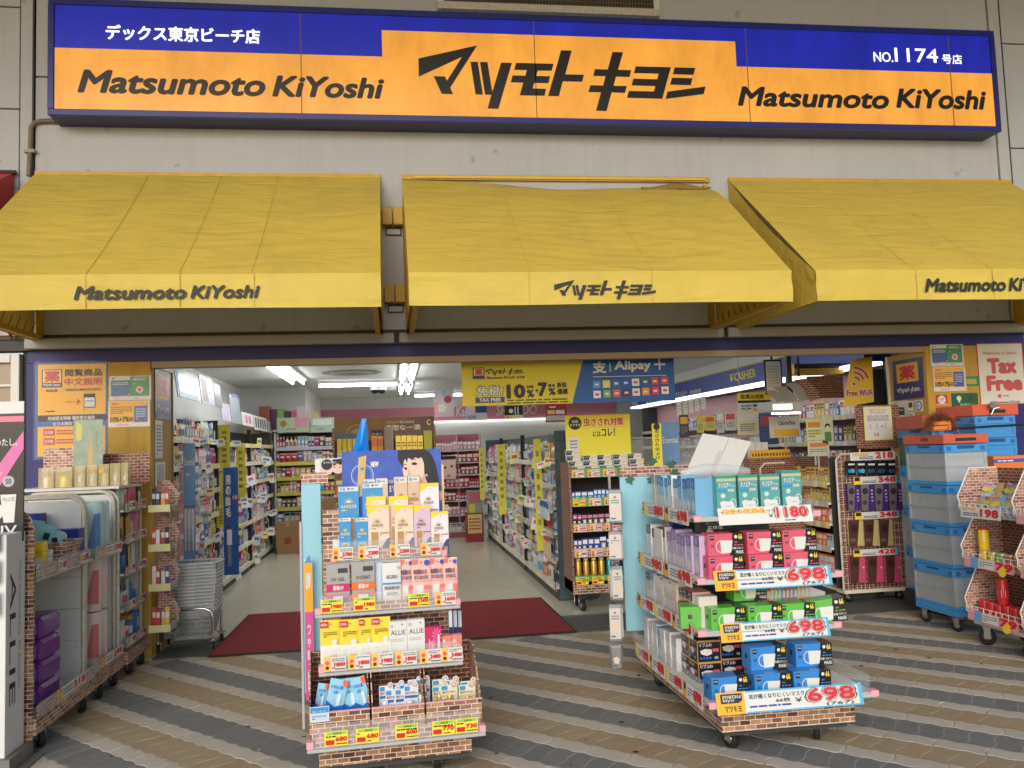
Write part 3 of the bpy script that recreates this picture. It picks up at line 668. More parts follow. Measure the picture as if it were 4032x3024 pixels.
S4 = shelf(.225, -.10, -.405, .405, .075, 'tray', .3); S3 = shelf(.515, .09, -.35, .335, .07); S2 = shelf(.77, .20, -.365, .345, .06); S1 = shelf(1.005, .33, -.285, .30, .07)
for (sh, y0, z, lst) in ((S1, .33, 1.012, ((-.23, '2780', 0), (-.10, '2280', 0), (.06, '2280', 0), (.22, '2880', 0))), (S2, .20, .775, ((-.29, '1980', 1), (-.13, '1980', 1), (.14, '1500', 1), (.275, '1600', 0))),
                         (S3, .09, .52, ((-.28, '1800', 0), (-.165, '1800', 0), (-.055, '1980', 0), (.06, '1800', 0), (.18, '2400', 0), (.285, '5400', 0))), (S4, -.10, .232, ((-.28, '680', 1), (-.14, '680', 1), (.04, '600', 1), (.21, '770', 1), (.32, '730', 1)))):
    for i, (x, n, sale) in enumerate(lst): small_card(.105, .066, n, sale, i+3).build('price_card', sh, (x, y0-.019-.001*(i % 2), z))
# cardboard bins printed with bricks
for i, (x0, x1) in enumerate(((-.40, -.125), (-.115, .13), (.14, .405))):
    b = MB(); f, bk = .225, .225; z0, zf, zb_ = .232, .365, .58; yf, yb = -.055, .27
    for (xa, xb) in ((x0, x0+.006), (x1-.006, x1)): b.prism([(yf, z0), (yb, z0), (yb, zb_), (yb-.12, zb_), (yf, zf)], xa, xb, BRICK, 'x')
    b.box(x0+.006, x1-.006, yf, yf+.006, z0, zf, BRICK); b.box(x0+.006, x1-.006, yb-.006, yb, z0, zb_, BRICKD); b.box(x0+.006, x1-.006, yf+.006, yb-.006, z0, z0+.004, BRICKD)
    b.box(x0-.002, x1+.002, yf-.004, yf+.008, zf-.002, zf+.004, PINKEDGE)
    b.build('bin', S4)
# --- poster with a portrait and a floating tube
X0, X1, z0, z1 = RY(739, 972, 955, 1110, 4.68)
SKYP = mat((62, 96, 190), .4, vary=.35, vscale=9); HAIR = mat((36, 38, 42), .5, vary=.2, vscale=30); SKIN = mat((236, 200, 180), .5); SKIN2 = mat((214, 168, 148), .5); LIP = mat((196, 100, 100), .4)
W, H = X1-X0, z1-z0
po = thing('poster', 'blue sunscreen poster with a dark haired woman and a golden tube', 'poster', ((X0+X1)/2, 4.70, z0), CR)
MB().box(-W/2, W/2, 0, .006, 0, H, SKYP).build('board', po)
p = Pk(W, H)
def sm(pts, n=4, closed=True):
    """Catmull-Rom smoothing of a printed outline given in poster coordinates"""
    o = []; k = len(pts)
    for i in range(k):
        p0, p1, p2, p3 = pts[i-1], pts[i], pts[(i+1) % k], pts[(i+2) % k]
        for j in range(n):
            t_ = j/n; o.append(tuple(.5*(2*p1[c]+(p2[c]-p0[c])*t_+(2*p0[c]-5*p1[c]+4*p2[c]-p3[c])*t_*t_+(3*p1[c]-p0[c]-3*p2[c]+p3[c])*t_**3) for c in (0, 1)))
    return [((x-545)/1055, 1-(y-185)/505) for x, y in o]
p.p(sm([(1140, 195), (1180, 189), (1300, 188), (1420, 189), (1490, 225), (1530, 290), (1560, 380), (1572, 470), (1568, 530), (1500, 520), (1440, 480), (1300, 420), (1200, 330), (1140, 270)]), HAIR)
p.p(sm([(1360, 400), (1420, 380), (1450, 470), (1500, 510), (1592, 530), (1592, 600), (1420, 600), (1350, 560), (1330, 480)]), SKIN2)
p.p(sm([(1182, 300), (1190, 380), (1222, 440), (1255, 482), (1290, 490), (1345, 462), (1395, 415), (1415, 360), (1412, 290), (1380, 235), (1280, 230), (1210, 250)]), SKIN)
p.p(sm([(1150, 195), (1172, 300), (1192, 335), (1196, 285), (1215, 262), (1232, 292), (1246, 255), (1290, 268), (1320, 252), (1362, 262), (1385, 252), (1412, 300), (1420, 400), (1462, 480), (1500, 470), (1480, 300), (1420, 195), (1300, 190)], 3), HAIR)
p.p(sm([(1198, 336), (1212, 326), (1232, 334), (1230, 344), (1212, 346)], 3), INK); p.p(sm([(1278, 302), (1302, 288), (1338, 296), (1334, 310), (1302, 312)], 3), INK)
p.p(sm([(1190, 312), (1212, 300), (1234, 310), (1212, 306)], 3), HAIR); p.p(sm([(1270, 276), (1304, 262), (1345, 272), (1304, 268)], 3), HAIR)
p.p(sm([(1248, 330), (1242, 370), (1234, 388), (1262, 396), (1276, 386), (1262, 368)], 3), SKIN2); p.p(sm([(1248, 424), (1274, 418), (1300, 416), (1334, 426), (1302, 444), (1272, 446)], 3), LIP)
p.rg(.845, .58, .006, .012, WHITE)
p.rg(.20, .62, .105, .112, mat((190, 215, 245), .2), sv=1); p.rg(.20, .62, .09, .093, mat((150, 185, 235), .2))
p.p([(.165, .9), (.245, .93), (.215, .42), (.20, .3), (.145, .27), (.15, .45)], mat((212, 178, 116), .3)); p.p([(.145, .4), (.21, .43), (.20, .3), (.145, .27)], mat((226, 196, 140), .25)); p.d(.2, .72, .02, mat((70, 150, 190), .3))
p.t('NEW', .285, .74, .365, .83, WHITE, .05); p.t('シミ予防保水UVミールが', .35, .47, .59, .545, WHITE, .01); p.t('未来のシミまで防ぐ', .27, .33, .60, .45, WHITE, .02); p.t('ANESSA', .34, .08, .56, .24, mat((130, 160, 220), .4), .0)
p.build('portrait_print', po)
MB().box(-W/2, W/2, .0065, .03, 0, .03, WHITE).box(W/2+.001, W/2+.012, 0, .012, -.12, H*.75, mat((226, 196, 130), .5)).build('stand', po)
# small photo panel on the light blue side board
X0, X1, z0, z1 = RY(681, 990, 741, 1020, 4.80); W, H = X1-X0, z1-z0
t = thing('photo_card', 'small photo card of two dark haired people above brick paper', 'card', ((X0+X1)/2, 4.79, z0), CR)
p = Pk(W, H); p.box(-W/2, W/2, 0, .002, 0, H, PAPER); p.q(.18, 0, 1, .96, mat((200, 205, 205), .5)); p.d(.42, .2, .2, SKIN); p.d(.42, .55, .2, HAIR); p.d(.82, .3, .22, SKIN); p.p([(.62, .9), (1, .95), (1, .55), (.9, .5), (.8, .62), (.66, .4)], HAIR); p.q(.66, .3, .72, .36, INK); p.q(.86, .32, .92, .38, INK); p.t('なつきゃんたん', .3, .62, .78, .78, WHITE, .02)
p.build('card', t)
# folded blue fin behind the poster
a, b, c, d = PY(759, 972, 4.95), PY(797, 972, 4.95), PY(791, 904, 4.95), PY(782, 904, 4.95)
f = MB(); dz = a.z-.03
vs = [(a.x, 4.93, dz), (b.x, 4.93, dz), (b.x, 5.0, dz), (a.x, 5.0, dz), (d.x-.002, 4.96, c.z), (c.x, 4.96, c.z), (c.x, 4.97, c.z), (d.x, 4.97, c.z), ((a.x+b.x)/2+.005, 4.905, a.z+.02), ((a.x+b.x)/2+.008, 4.93, (a.z+c.z)/2)]
f.add(vs, [(0, 8, 9, 4), (8, 1, 5, 9), (4, 9, 5), (0, 1, 8), (1, 2, 6, 5), (2, 3, 7, 6), (3, 0, 4, 7), (4, 5, 6, 7)], mat((20, 132, 236), .3, spec=.7))
f.box(a.x+.01, b.x-.01, 4.94, 4.99, 1.2, dz, mat((20, 120, 220), .3))
tag(f.build('parasol_top'), 'bright blue folded pointed cloth rising behind the portrait poster', 'parasol')
# --- products: outlines in the photograph; depth from the shelf they stand on
GOLD = mat((200, 164, 110), .25, .6); BEI = mat((216, 188, 160), .45); BEI2 = mat((234, 212, 192), .45); ANB = mat((66, 150, 206), .35); LIL = mat((216, 188, 208), .4); WPK = mat((238, 228, 232), .4); NAV = mat((58, 70, 120), .4)
def sunrays(p, u, v, r, m):
    for k in range(9):
        a = math.pi*k/8; c, s_ = math.cos(a), math.sin(a); asp = p.w/p.h
        p.p([(u+r*.5*c-.01*s_, v+(r*.5*s_+.01*c)*asp), (u+r*c, v+r*s_*asp), (u+r*.5*c+.01*s_, v+(r*.5*s_-.01*c)*asp)], m)
    p.p([(u+r*.42*math.cos(math.pi*k/6), v+r*.42*math.sin(math.pi*k/6)*p.w/p.h) for k in range(7)], m)
def pr_anessa(main, ink, win=True):
    def f(p):
        p.q(.02, .9, .98, .985, PAPER); p.t('空箱', .08, .915, .35, .975, ANB, .02); p.d(.5, .945, .05, INK); p.ln(.6, .92, .95, .97, GREY, 1, 3)
        sunrays(p, .5, .68, .3, ink); p.t('ANESSA', .12, .58, .88, .645, ink, .02); p.ln(.15, .52, .85, .56, ink, 1, 2)
        if win: p.q(.22, 0, .8, .40, mat((190, 205, 225), .2)); p.q(.3, 0, .72, .38, GOLD); p.q(.3, .26, .72, .265, BEI)
    return f
def pr_beige(main, ink):
    def f(p):
        p.p([(0, 1), (1, 1), (1, .93), (.45, .95), (0, .84)], YEL); p.d(.55, .9, .025, INK); sunrays(p, .42, .68, .24, ink); p.t('ANESSA', .16, .60, .7, .66, ink, .02); p.ln(.16, .55, .75, .585, ink, 1, 7)
        p.q(.14, .03, .46, .5, GOLD); p.q(.14, .17, .46, .175, BEI2); p.p([(.55, .02), (1, .02), (1, .38), (.86, .36), (.7, .27), (.6, .16)], NAV); p.q(.7, .05, .92, .2, GOLD); p.ln(.55, .42, .95, .5, ink, 2, 4)
    return f
INKB = mat((170, 130, 80), .4); INKG = mat((120, 110, 100), .4); GOLDI = mat((236, 224, 170), .3)
G1 = 'sunscreen cartons on the top shelf of the sunscreen cart'
def anessa(rect, Y, z, kind, label, grp=G1):
    if kind == 'b': return place_pack('sunscreen_carton', label, 'carton', rect, Y, z, .035, carton_body, pr_anessa(ANB, GOLDI), grp, CR, m=ANB)
    if kind == 'g': return place_pack('sunscreen_carton', label, 'carton', rect, Y, z, .035, carton_body, pr_anessa(BEI, INKB, False), grp, CR, m=BEI)
    if kind == 'B': return place_pack('sunscreen_carton', label, 'carton', rect, Y, z, .04, carton_body, pr_beige(BEI2, INKB), grp, CR, m=BEI2)
    if kind == 'L': return place_pack('sunscreen_carton', label, 'carton', rect, Y, z, .04, carton_body, pr_beige(LIL, INKG), grp, CR, m=LIL)
    if kind == 'W': return place_pack('sunscreen_carton', label, 'carton', rect, Y, z, .04, carton_body, pr_beige(WPK, INKG), grp, CR, m=WPK)
riser = MB().box(-.28, .30, .40, .46, 1.006, 1.11, WHITE).build('riser', S1)
zr = 1.11
anessa((731, 1050, 776, 1150), 4.655, zr, 'b', 'slim blue sunscreen carton standing on the rear step under the poster'); anessa((783, 1042, 828, 1146), 4.658, zr, 'b', 'slim blue sunscreen carton standing on the rear step under the poster')
_tall = [(1150+u*800/2212, 1700+v*800/2212, 1150+u2*800/2212, 1700+v2*800/2212) for (u, v, u2, v2) in ((780, 515, 910, 850), (918, 505, 1045, 850), (1113, 490, 1258, 850), (1262, 480, 1392, 850))]
for q in _tall: anessa(tuple(k/KP for k in q), 4.662, zr, 'g', 'tall beige sunscreen carton standing on the rear step under the poster')
def cz(u, v, u2, v2): return tuple(k/KP for k in (1150+u*800/2212, 1700+v*800/2212, 1150+u2*800/2212, 1700+v2*800/2212))
anessa(cz(1395, 560, 1600, 860), 4.668, zr, 'W', 'white sunscreen carton at the end of the rear step beside beige ones')
zs = 1.006
anessa(cz(512, 930, 645, 1290), 4.582, zs, 'b', 'slim blue sunscreen carton with gold bottle window on the front of the top shelf'); anessa(cz(692, 930, 828, 1285), 4.587, zs, 'b', 'slim blue sunscreen carton with gold bottle window on the front of the top shelf')
for i, q in enumerate((cz(815, 705, 1025, 1250), cz(1058, 700, 1270, 1250))): anessa(q, 4.628, zs, 'B', 'wide beige sunscreen carton with yellow corner in the second row of the top shelf')
anessa(cz(828, 800, 1062, 1285), 4.585, zs, 'B', 'wide beige sunscreen carton with yellow corner at the front of the top shelf'); anessa(cz(1118, 800, 1325, 1280), 4.594, zs, 'B', 'wide beige sunscreen carton with yellow corner at the front of the top shelf')
anessa(cz(1328, 800, 1512, 1275), 4.598, zs, 'L', 'lilac sunscreen carton with yellow corner beside a wide beige one'); anessa(cz(1515, 870, 1705, 1270), 4.602, zs, 'W', 'white sunscreen carton with blue corner at the end of the top shelf')
# second shelf
zs = .77; SIL = mat((176, 176, 178), .3, .4)
def pr_lab(c, name):
    def f(p):
        p.q(.5, .8, .92, .9, DGREY); p.t(name, .2, .64, .8, .71, INK, .01); p.q(0, .42, 1, .58, c); p.t('最強UV', .28, .45, .74, .55, PAPER, .03); p.q(0, 0, 1, .36, c); p.q(.28, .02, .7, .33, PAPER); p.q(.74, .05, .93, .3, mat((120, 80, 90), .4)); p.d(.83, .32, .07, ANB)
    return f
place_pack('sunscreen_pack', 'silver and magenta gel sunscreen pack on the second shelf', 'pack', cz(375, 1435, 630, 2080), 4.445, zs, .03, carton_body, pr_lab(mat((200, 40, 110), .4), 'UV GEL'), None, CR, m=SIL)
place_pack('sunscreen_pack', 'silver and orange essence sunscreen pack on the second shelf', 'pack', cz(650, 1410, 905, 2080), 4.455, zs, .03, carton_body, pr_lab(mat((228, 110, 50), .4), 'UV ESSENCE'), None, CR, m=SIL)
def pr_rec(p):
    p.d(.86, .9, .08, LGREY); p.t('RECiPEO', .2, .66, .8, .74, INK, .01); p.q(0, .54, 1, .575, ANB); p.t('紫外線 低温 肌荒れを防ぐ', .08, .42, .92, .5, NAVY, .01); p.ln(.2, .3, .8, .37, GREY, 2, 3); p.q(.35, .02, .65, .25, mat((215, 228, 235), .4)); p.q(.62, .02, .9, .2, ANB)
place_pack('sunscreen_pouch', 'white and blue sensitive skin sunscreen pouch beside pink pouches', 'pouch', cz(990, 1430, 1190, 2050), 4.455, zs, .03, pouch_body, pr_rec, None, CR, m=PAPER)
place_pack('sunscreen_pouch', 'white and blue sunscreen pouch half hidden behind the silver essence pack', 'pouch', cz(905, 1430, 990, 2040), 4.48, zs, .03, pouch_body, None, None, CR, m=mat((205, 218, 235), .4))
PKP = mat((244, 190, 184), .4); PKD = mat((226, 120, 110), .4)
def pr_pink(p):
    p.p([(0, 1), (.35, 1), (.25, .9), (0, .9)], PKD); p.d(.5, .93, .04, INK); p.d(.8, .92, .15, mat((50, 90, 180), .4)); p.t('敏感肌の方', .08, .68, .8, .79, mat((96, 70, 90), .5), .02); p.t('紫外線対策', .1, .57, .85, .66, mat((96, 70, 90), .5), .01); p.q(.05, .53, .95, .535, INK)
    p.q(.22, .02, .6, .45, PAPER); p.q(.65, .02, .95, .45, PKD); p.d(.42, .2, .1, PKD)
for i, q in enumerate((cz(1175, 1390, 1330, 2040), cz(1308, 1385, 1515, 2040), cz(1500, 1375, 1675, 2040), cz(1660, 1370, 1808, 2040))): place_pack('sunscreen_pouch', 'pink sensitive skin sunscreen pouch '+('half hidden beside the white recipe pouch', 'standing foremost beside the half hidden pink one', 'third along from the white recipe pouch', 'at the free end of the second shelf')[i], 'pouch', q, 4.475-.012*(i % 2)+.003*i, zs, .03, pouch_body, pr_pink, 'pink sunscreen pouches on the sunscreen cart', CR, m=PKP)
# third shelf
zs = .515
def cy(u, v, u2, v2): return tuple(k/KP for k in (1150+u*800/1833, 2300+v*800/1833, 1150+u2*800/1833, 2300+v2*800/1833))
YP = mat((240, 214, 60), .4)
def pr_yel(p):
    p.q(0, .86, .42, .985, RED); p.t('SPF50+', .04, .89, .38, .95, PAPER, .02); p.d(.55, .93, .03, INK); p.ln(.15, .66, .85, .78, mat((150, 120, 20), .5), 3, 4); p.q(0, 0, 1, .5, mat((238, 232, 214), .4)); p.q(.15, .05, .45, .42, OFFW); p.q(.5, .05, .88, .45, PAPER); p.q(.5, .2, .88, .3, ORY); p.d(.72, .55, .16, PAPER); p.d(.35, .12, .2, mat((240, 190, 60), .4)); p.d(.68, .2, .17, mat((230, 150, 70), .4))
for i, q in enumerate((cy(255, 330, 430, 660), cy(432, 325, 606, 650), cy(606, 310, 720, 640), cy(720, 300, 890, 630))): place_pack('sunscreen_pouch', 'bright yellow sunscreen pouch '+('at the free end of the third shelf', 'second along from the free shelf end', 'narrow and squeezed between two yellow pouches', 'next to a white lettered carton')[i], 'pouch', q, 4.355+.004*i, zs, .03, pouch_body, pr_yel, 'yellow sunscreen pouches on the sunscreen cart', CR, m=YP)
def pr_allie(p):
    p.t('ALLIE', .1, .68, .92, .79, DGREY, 0); p.t('50', .08, .86, .25, .93, GREY); p.d(.75, .92, .05, GREY); p.ln(.1, .52, .8, .6, LGREY, 2, 3); p.q(.2, .25, .35, .33, mat((236, 220, 110), .4)); p.rg(.66, .28, .12, .2, mat((225, 222, 215), .4))
for q in (cy(876, 335, 1038, 645), cy(1040, 318, 1200, 640)): place_pack('sunscreen_carton', 'white sunscreen carton with grey lettering on the third shelf', 'carton', q, 4.375, zs, .045, carton_body, pr_allie, 'white cartons on the third shelf', CR, m=PAPER)
MAG = mat((206, 44, 104), .35)
def pr_snow(p):
    for k in range(10):
        a = math.pi*2*k/10; p.p([(.7, .75), (.7+.3*math.cos(a), .75+.2*math.sin(a)), (.7+.3*math.cos(a+.25), .75+.2*math.sin(a+.25))], mat((240, 130, 170), .3))
    p.p([(.72, .05), (.95, .05), (.86, .78), (.76, .78)], PAPER); p.t('SNOWWHITE', .3, .05, .55, .6, PAPER, .02, rot=90); p.q(.2, .1, .24, .65, PAPER)
place_pack('sunscreen_carton', 'glossy magenta carton with white tube beside two salmon cartons', 'carton', cy(1205, 385, 1350, 635), 4.385, zs, .05, carton_body, pr_snow, None, CR, m=MAG)
SAL = mat((226, 130, 118), .4)
def pr_sal(p): p.q(.15, .7, .35, .85, PAPER); p.ln(.15, .45, .85, .62, PAPER, 2, 3); p.q(.0, .0, 1, .2, mat((236, 170, 150), .4))
for q in (cy(1350, 465, 1442, 625), cy(1443, 455, 1535, 620)): place_pack('sunscreen_carton', 'small salmon pink carton at the end of the third shelf', 'carton', q, 4.40, zs, .04, carton_body, pr_sal, 'salmon cartons on the sunscreen cart', CR, m=SAL)
for i in range(3):
    q = cy(1415+42*i, 240, 1446+42*i, 450); place_pack('hanging_pack', 'thin white and navy pack hanging on the side of the sunscreen cart', 'pack', q, 4.48+.05*i, None, .01, carton_body, lambda p: p.q(0, 0, 1, .3, NAVY), 'thin packs hung beside the sunscreen cart', CR, m=mat((196, 214, 226), .3))
# bins: blue pouches, white stick blisters, gold stick blisters
def pr_aqua(p):
    p.p([(.7, 1), (1, 1), (1, .8), (.75, .84)], mat((232, 110, 70), .4)); p.t('ヒアルロン酸', .1, .74, .75, .84, mat((40, 110, 200), .4), .02); p.t('UV', .3, .6, .55, .7, mat((40, 110, 200), .4), .02); p.p([(0, 0), (1, 0), (1, .35), (.5, .25), (0, .4)], mat((40, 110, 200), .3)); p.q(.55, .3, .75, .62, mat((220, 238, 248), .3)); p.ln(.2, .42, .5, .5, PAPER, 1, 2); p.d(.3, .12, .1, mat((30, 60, 160), .3))
AQ = mat((150, 208, 236), .35)
for i, (q, tl, y) in enumerate(((cy(185, 900, 280, 1180), .2, 4.30), (cy(275, 860, 440, 1190), .24, 4.27), (cy(455, 850, 610, 1190), -.06, 4.29), (cy(590, 832, 725, 1180), -.2, 4.285))):
    place_pack('sunscreen_pouch', 'glossy light blue sunscreen pouch leaning in the brick print bin', 'pouch', q, y, .30, .02, pouch_body, pr_aqua, 'blue pouches in the brick print bin', CR, tl, m=AQ)
def stick(name, rect, Y, capc, cardm, label, grp, z=.36):
    X0, X1, z0, z1 = RY(*rect, Y); w, h = X1-X0, z1-z0
    t = thing(name, label, 'blister pack', ((X0+X1)/2, Y, z1-h), CR, grp)
    pts = rrect(w, h*.86, .006)+[]; body = MB().prism(pts, 0, .002, cardm); body.lathe([(w*.2, 0), (w*.2, .0021)], cardm, (w*.3, h*.86), 14, 'y'); b = body.build('card', t)
    p = Pk(w, h); p.q(.05, .68, .4, .82, ANB); p.t('絶対やかない', .08, .56, .92, .66, mat((190, 60, 80), .4), .02); p.q(.05, .44, .95, .53, mat((60, 100, 170), .4) if capc is WHITE2 else mat((196, 200, 130), .4)); p.d(.8, .86, .14, PAPER); p.rg(.8, .86, .08, .12, PRICE); p.build('front_print', b)
    MB().lathe([(w*.24, h*.0), (w*.25, h*.02), (w*.25, h*.36), (w*.22, h*.4)], capc, (-w*.12, -w*.22), 14).build('stick', t)
    return t
WHITE2 = mat((240, 242, 246), .2); GOLDC = mat((200, 172, 110), .3, .3); CW = mat((214, 226, 232), .35); CG = mat((220, 224, 200), .35)
for i, (u, v, k) in enumerate(((1060, 815, 1), (1130, 808, 1), (900, 850, 1), (985, 855, 1), (800, 870, 0), (860, 905, 0), (945, 898, 0), (1025, 865, 0))):
    stick('sunscreen_stick', cy(u-15, v+5, u+115, v+285), 4.335-.02*(1-k)-.003*i, WHITE2, CW, 'sunscreen stick with white cap on a pale card in the brick print bin', 'white capped sticks in the bin')
for i, (u, v, k) in enumerate(((1290, 820, 1), (1385, 825, 1), (1545, 835, 1), (1290, 880, 0), (1368, 868, 0), (1530, 868, 0))):
    stick('sunscreen_stick', cy(u-25, v, u+125, v+265), 4.345-.02*(1-k)-.003*i, GOLDC, CG, 'sunscreen stick with gold cap on a pale green card in the brick print bin', 'gold capped sticks in the bin')
q = cy(160, 1105, 335, 1245)
place_pack('notice_card', 'white and blue notice card clipped to the rim of the brick bin', 'card', q, 4.16, None, .0015, carton_body, lambda p: (p.q(.03, .58, .97, .95, ANB), p.t('新しくなった', .15, .62, .85, .76, PAPER, .02), p.q(.08, .1, .9, .5, mat((190, 215, 230), .4)), p.ln(.1, .15, .85, .45, mat((90, 150, 200), .4), 2, 5)), None, CR, m=PAPER)
# slim upright banner on the left of the cart
X0, X1, z0, z1 = RY(659, 1207, 676, 1396, 4.72)
place_pack('promo_strip', 'narrow orange and pink vertical strip standing left of the sunscreen cart', 'strip', (658, 1207, 676, 1396), 4.72, .28, .006, carton_body, lambda p: (p.q(0, .62, 1, .97, mat((240, 168, 40), .4)), p.q(0, 0, 1, .62, mat((214, 84, 150), .4)), p.p([(0, .97), (1, .97), (.6, 1.03)], ANB), p.t('UV', .2, .78, .8, .9, PAPER, .02), p.t('つ', .25, .46, .7, .53, PAPER, .02), p.t('や', .25, .37, .7, .44, PAPER, .02), p.t('肌', .25, .28, .7, .35, PAPER, .02), p.q(.3, .06, .6, .2, PAPER)), None, CR, m=PAPER)
# ================================================================ mask cart
MC = Vector((1.9, 4.9, 0))
mc = thing('display_cart', 'brick print display cart stacked with boxes of face masks and red price cards', 'display cart', MC)
def mp(mb, n, parent=None): return mb.build(n, parent or mc, tuple(-MC) if parent is None else (0, 0, 0))
mp(MB().box(1.555, 2.255, 4.16, 5.66, .13, .283, BRICK, .004), 'skirt')
mp(MB().box(1.58, 2.23, 4.2, 5.62, .10, .129, DGREY), 'chassis')
for x, y in ((1.66, 4.32), (2.13, 4.34), (1.66, 5.5), (2.13, 5.5)): wheel(mc, x-MC.x, y-MC.y, .048, .032, .3 if x < 1.9 else -.4)
mp(MB().box(1.74, 2.12, 5.05, 5.48, .284, 1.28, mat((88, 78, 72), .7)), 'core')
mp(MB().box(1.60, 2.24, 5.02, 5.045, .29, 1.28, mat((70, 64, 60), .7)), 'wire_back')
bx0 = PY(1341, 1100, 5.5).x
mp(MB().box(bx0, 2.25, 5.49, 5.51, .36, PY(1360, 1030, 5.5).z, LTBLUE), 'back_board')
zt0, zt1 = PY(1360, 1030, 5.5).z, PY(1360, 1012, 5.5).z
mp(MB().box(bx0, 2.25, 5.485, 5.515, zt0+.001, zt1+.012, BRICKP), 'brick_strip')
LV = [(.30, 4.06, 1.47, 2.31), (.598, 4.25, 1.50, 2.24), (.85, 4.28, 1.52, 2.28), (1.155, 4.40, 1.56, 2.24)]
SH = []
for z, yf, x0, x1 in LV:
    s = mp(MB().box(x0, x1, yf, 5.36, z-.014, z, OFFW), 'shelf')
    o = MB().box(x0-.01, x1+.01, yf-.014, yf-.001, z-.022, z-.002, LGREY, .003).box(x0-.014, x0-.001, yf-.014, 5.36, z-.022, z-.002, LGREY, .003).box(x0-.014, x0+.03, yf-.016, yf+.035, z-.02, z+.012, PINKEDGE, .004).box(x1-.03, x1+.014, yf-.016, yf+.035, z-.02, z+.012, PINKEDGE, .004).build('lip', s)
    MB().box(x1, x1+.0015, yf+.05, 5.3, z, z+.07, clear(.25)).build('clear_guard', s); MB().box(x0-.016, x0-.0145, yf+.05, 5.34, z+.04, z+.1, clear(.16)).build('clear_guard', s)
    SH.append(s)
def card(sh, x0, x1, y, z, h, num, tilt=-.25, **k):
    w = x1-x0; c = big_card(w, h, num, **k).build('price_card', sh, ((x0+x1)/2, y, z)); c.rotation_euler = (tilt, 0, 0); return c
a, b = PY(1551, 1540, 4.02), PY(1866, 1500, 4.02); card(SH[0], a.x, b.x, 4.022, .258, .1, '698')
a, b = PY(1560, 1389, 4.22), PY(1796, 1370, 4.22); card(SH[1], a.x, b.x, 4.225, .545, .092, '698')
a, b = PY(1547, 1277, 4.25), PY(1800, 1260, 4.25); card(SH[2], a.x, b.x, 4.255, .796, .1, '698')
a, b = PY(1555, 1133, 4.37), PY(1758, 1118, 4.37); c = big_card(b.x-a.x, .09, '1180', line='ナノエアーマスク ふつう', mk=False, sub=False, blue=False)
c.t('注目の新商品', .04, .62, .5, .95, mat((240, 180, 40), .4), .05); c = c.build('price_card', SH[3], ((a.x+b.x)/2, 4.375, 1.112)); c.rotation_euler = (-.25, 0, 0)
# cards along the left sides of the shelves
def side_card(sh, x, y0, y1, z, h, num, kind):
    w = y1-y0; p = Pk(w, h); p.box(-w/2, w/2, 0, .0015, 0, h, PAPER)
    if kind: p.q(0, 0, .16, 1, ORY); p.q(.03, .5, .14, .9, INK)
    else: p.q(0, 0, .2, 1, mat((238, 214, 120), .5))
    p.ln(.24, .2, .55, .8, mat((110, 110, 140), .5), 3, int(y0*100)); p.t(num, .54, .2, .98, .94, PRICE, .11); p.ln(.6, .04, .95, .16, INK, 1, 3)
    o = p.build('price_card', sh, (x, (y0+y1)/2, z)); o.rotation_euler = (0, 0, -math.pi/2); return o
for sh, (z, yf, x0, x1), lst in ((SH[0], LV[0], ('698', '698', '698', '1198')), (SH[1], LV[1], ('698', '908', '908')), (SH[2], LV[2], ('698', '980')), (SH[3], LV[3], ('698', '880'))):
    n = len(lst); L_ = (5.30-yf-.06)/n
    for i, num in enumerate(lst): side_card(sh, x0-.0205, yf+.06+i*L_, yf+.06+(i+.93)*L_, z-.045, .08, num, i % 2 == 0)
    MB().box(x0-.0175, x0-.0165, yf+.05, 5.32, z-.04, z+.035, BRICKP).build('paper_strip', sh)
# --- face-mask boxes
def mask_box(cname, base, label, group):
    M_ = mat(base, .3); D_ = mat(tuple(int(c*.75) for c in base), .35); w, h, d = .19, .112, .105
    t = thing('mask_box', label, 'box', (0, 0, 0), 0, group)
    b = MB().box(-w/2, w/2, 0, d, 0, h, M_, .0012); b = b.build('carton', t)
    p = Pk(w, h)
    p.p([(.70, 1), (1, 1), (1, 0), (.6, 0)], mat((34, 30, 32), .3)); p.rg(.36, .42, .13, .15, WHITE, rad(60), rad(300), 1.1)
    p.p([(.34, .70), (.69, .68), (.645, .2), (.63, .12), (.36, .1)], PAPER); p.q(.36, .52, .66, .525, LGREY); p.q(.36, .36, .65, .365, LGREY); p.q(.05, .72, .17, .92, INK); p.t('matsu', .06, .81, .16, .88, PAPER); p.q(.07, .4, .16, .52, D_)
    p.d(.78, .84, .045, PAPER, 12); p.t('66', .85, .72, .96, .96, YEL, .03); p.ln(.74, .54, .98, .64, M_, 1, 2); 
    for k in range(3): p.q(.72+.09*k, .44, .79+.09*k, .49, M_)
    p.t('耳が痛くなりにくい', .66, .27, .98, .38, PAPER, .02); p.t('MASK', .76, .07, .98, .22, PAPER, .03)
    p.quad(-w*.45, h*.6, -w*.3, h*.9, -.0008, INK) if False else None
    p.build('front_print', b)
    s = MB(); s.add([(.20*w, .0, h+.0006), (.5*w, 0, h+.0006), (.5*w, d, h+.0006), (.30*w, d, h+.0006)], [(0, 1, 2, 3)], mat((34, 30, 32), .3))
    s.add([(-w/2-.0006, d*.4, h*.45), (-w/2-.0006, d*.62, h*.45), (-w/2-.0006, d*.62, h*.65), (-w/2-.0006, d*.4, h*.65)], [(0, 1, 2, 3)], INK); s.build('side_print', b)
    return t
def stack(proto, spots, used=[0]):
    for i, (x, y, z, rz, sc, lab) in enumerate(spots):
        o = proto if i == 0 else copy_tree(proto)
        o.location = (x, y, z); rz = rz if isinstance(rz, tuple) or rz else .035*math.sin(i*2.7+x*9); o.rotation_euler = (0, 0, rz) if not isinstance(rz, tuple) else rz; o.scale = (sc,)*3
        if lab: o['label'] = lab
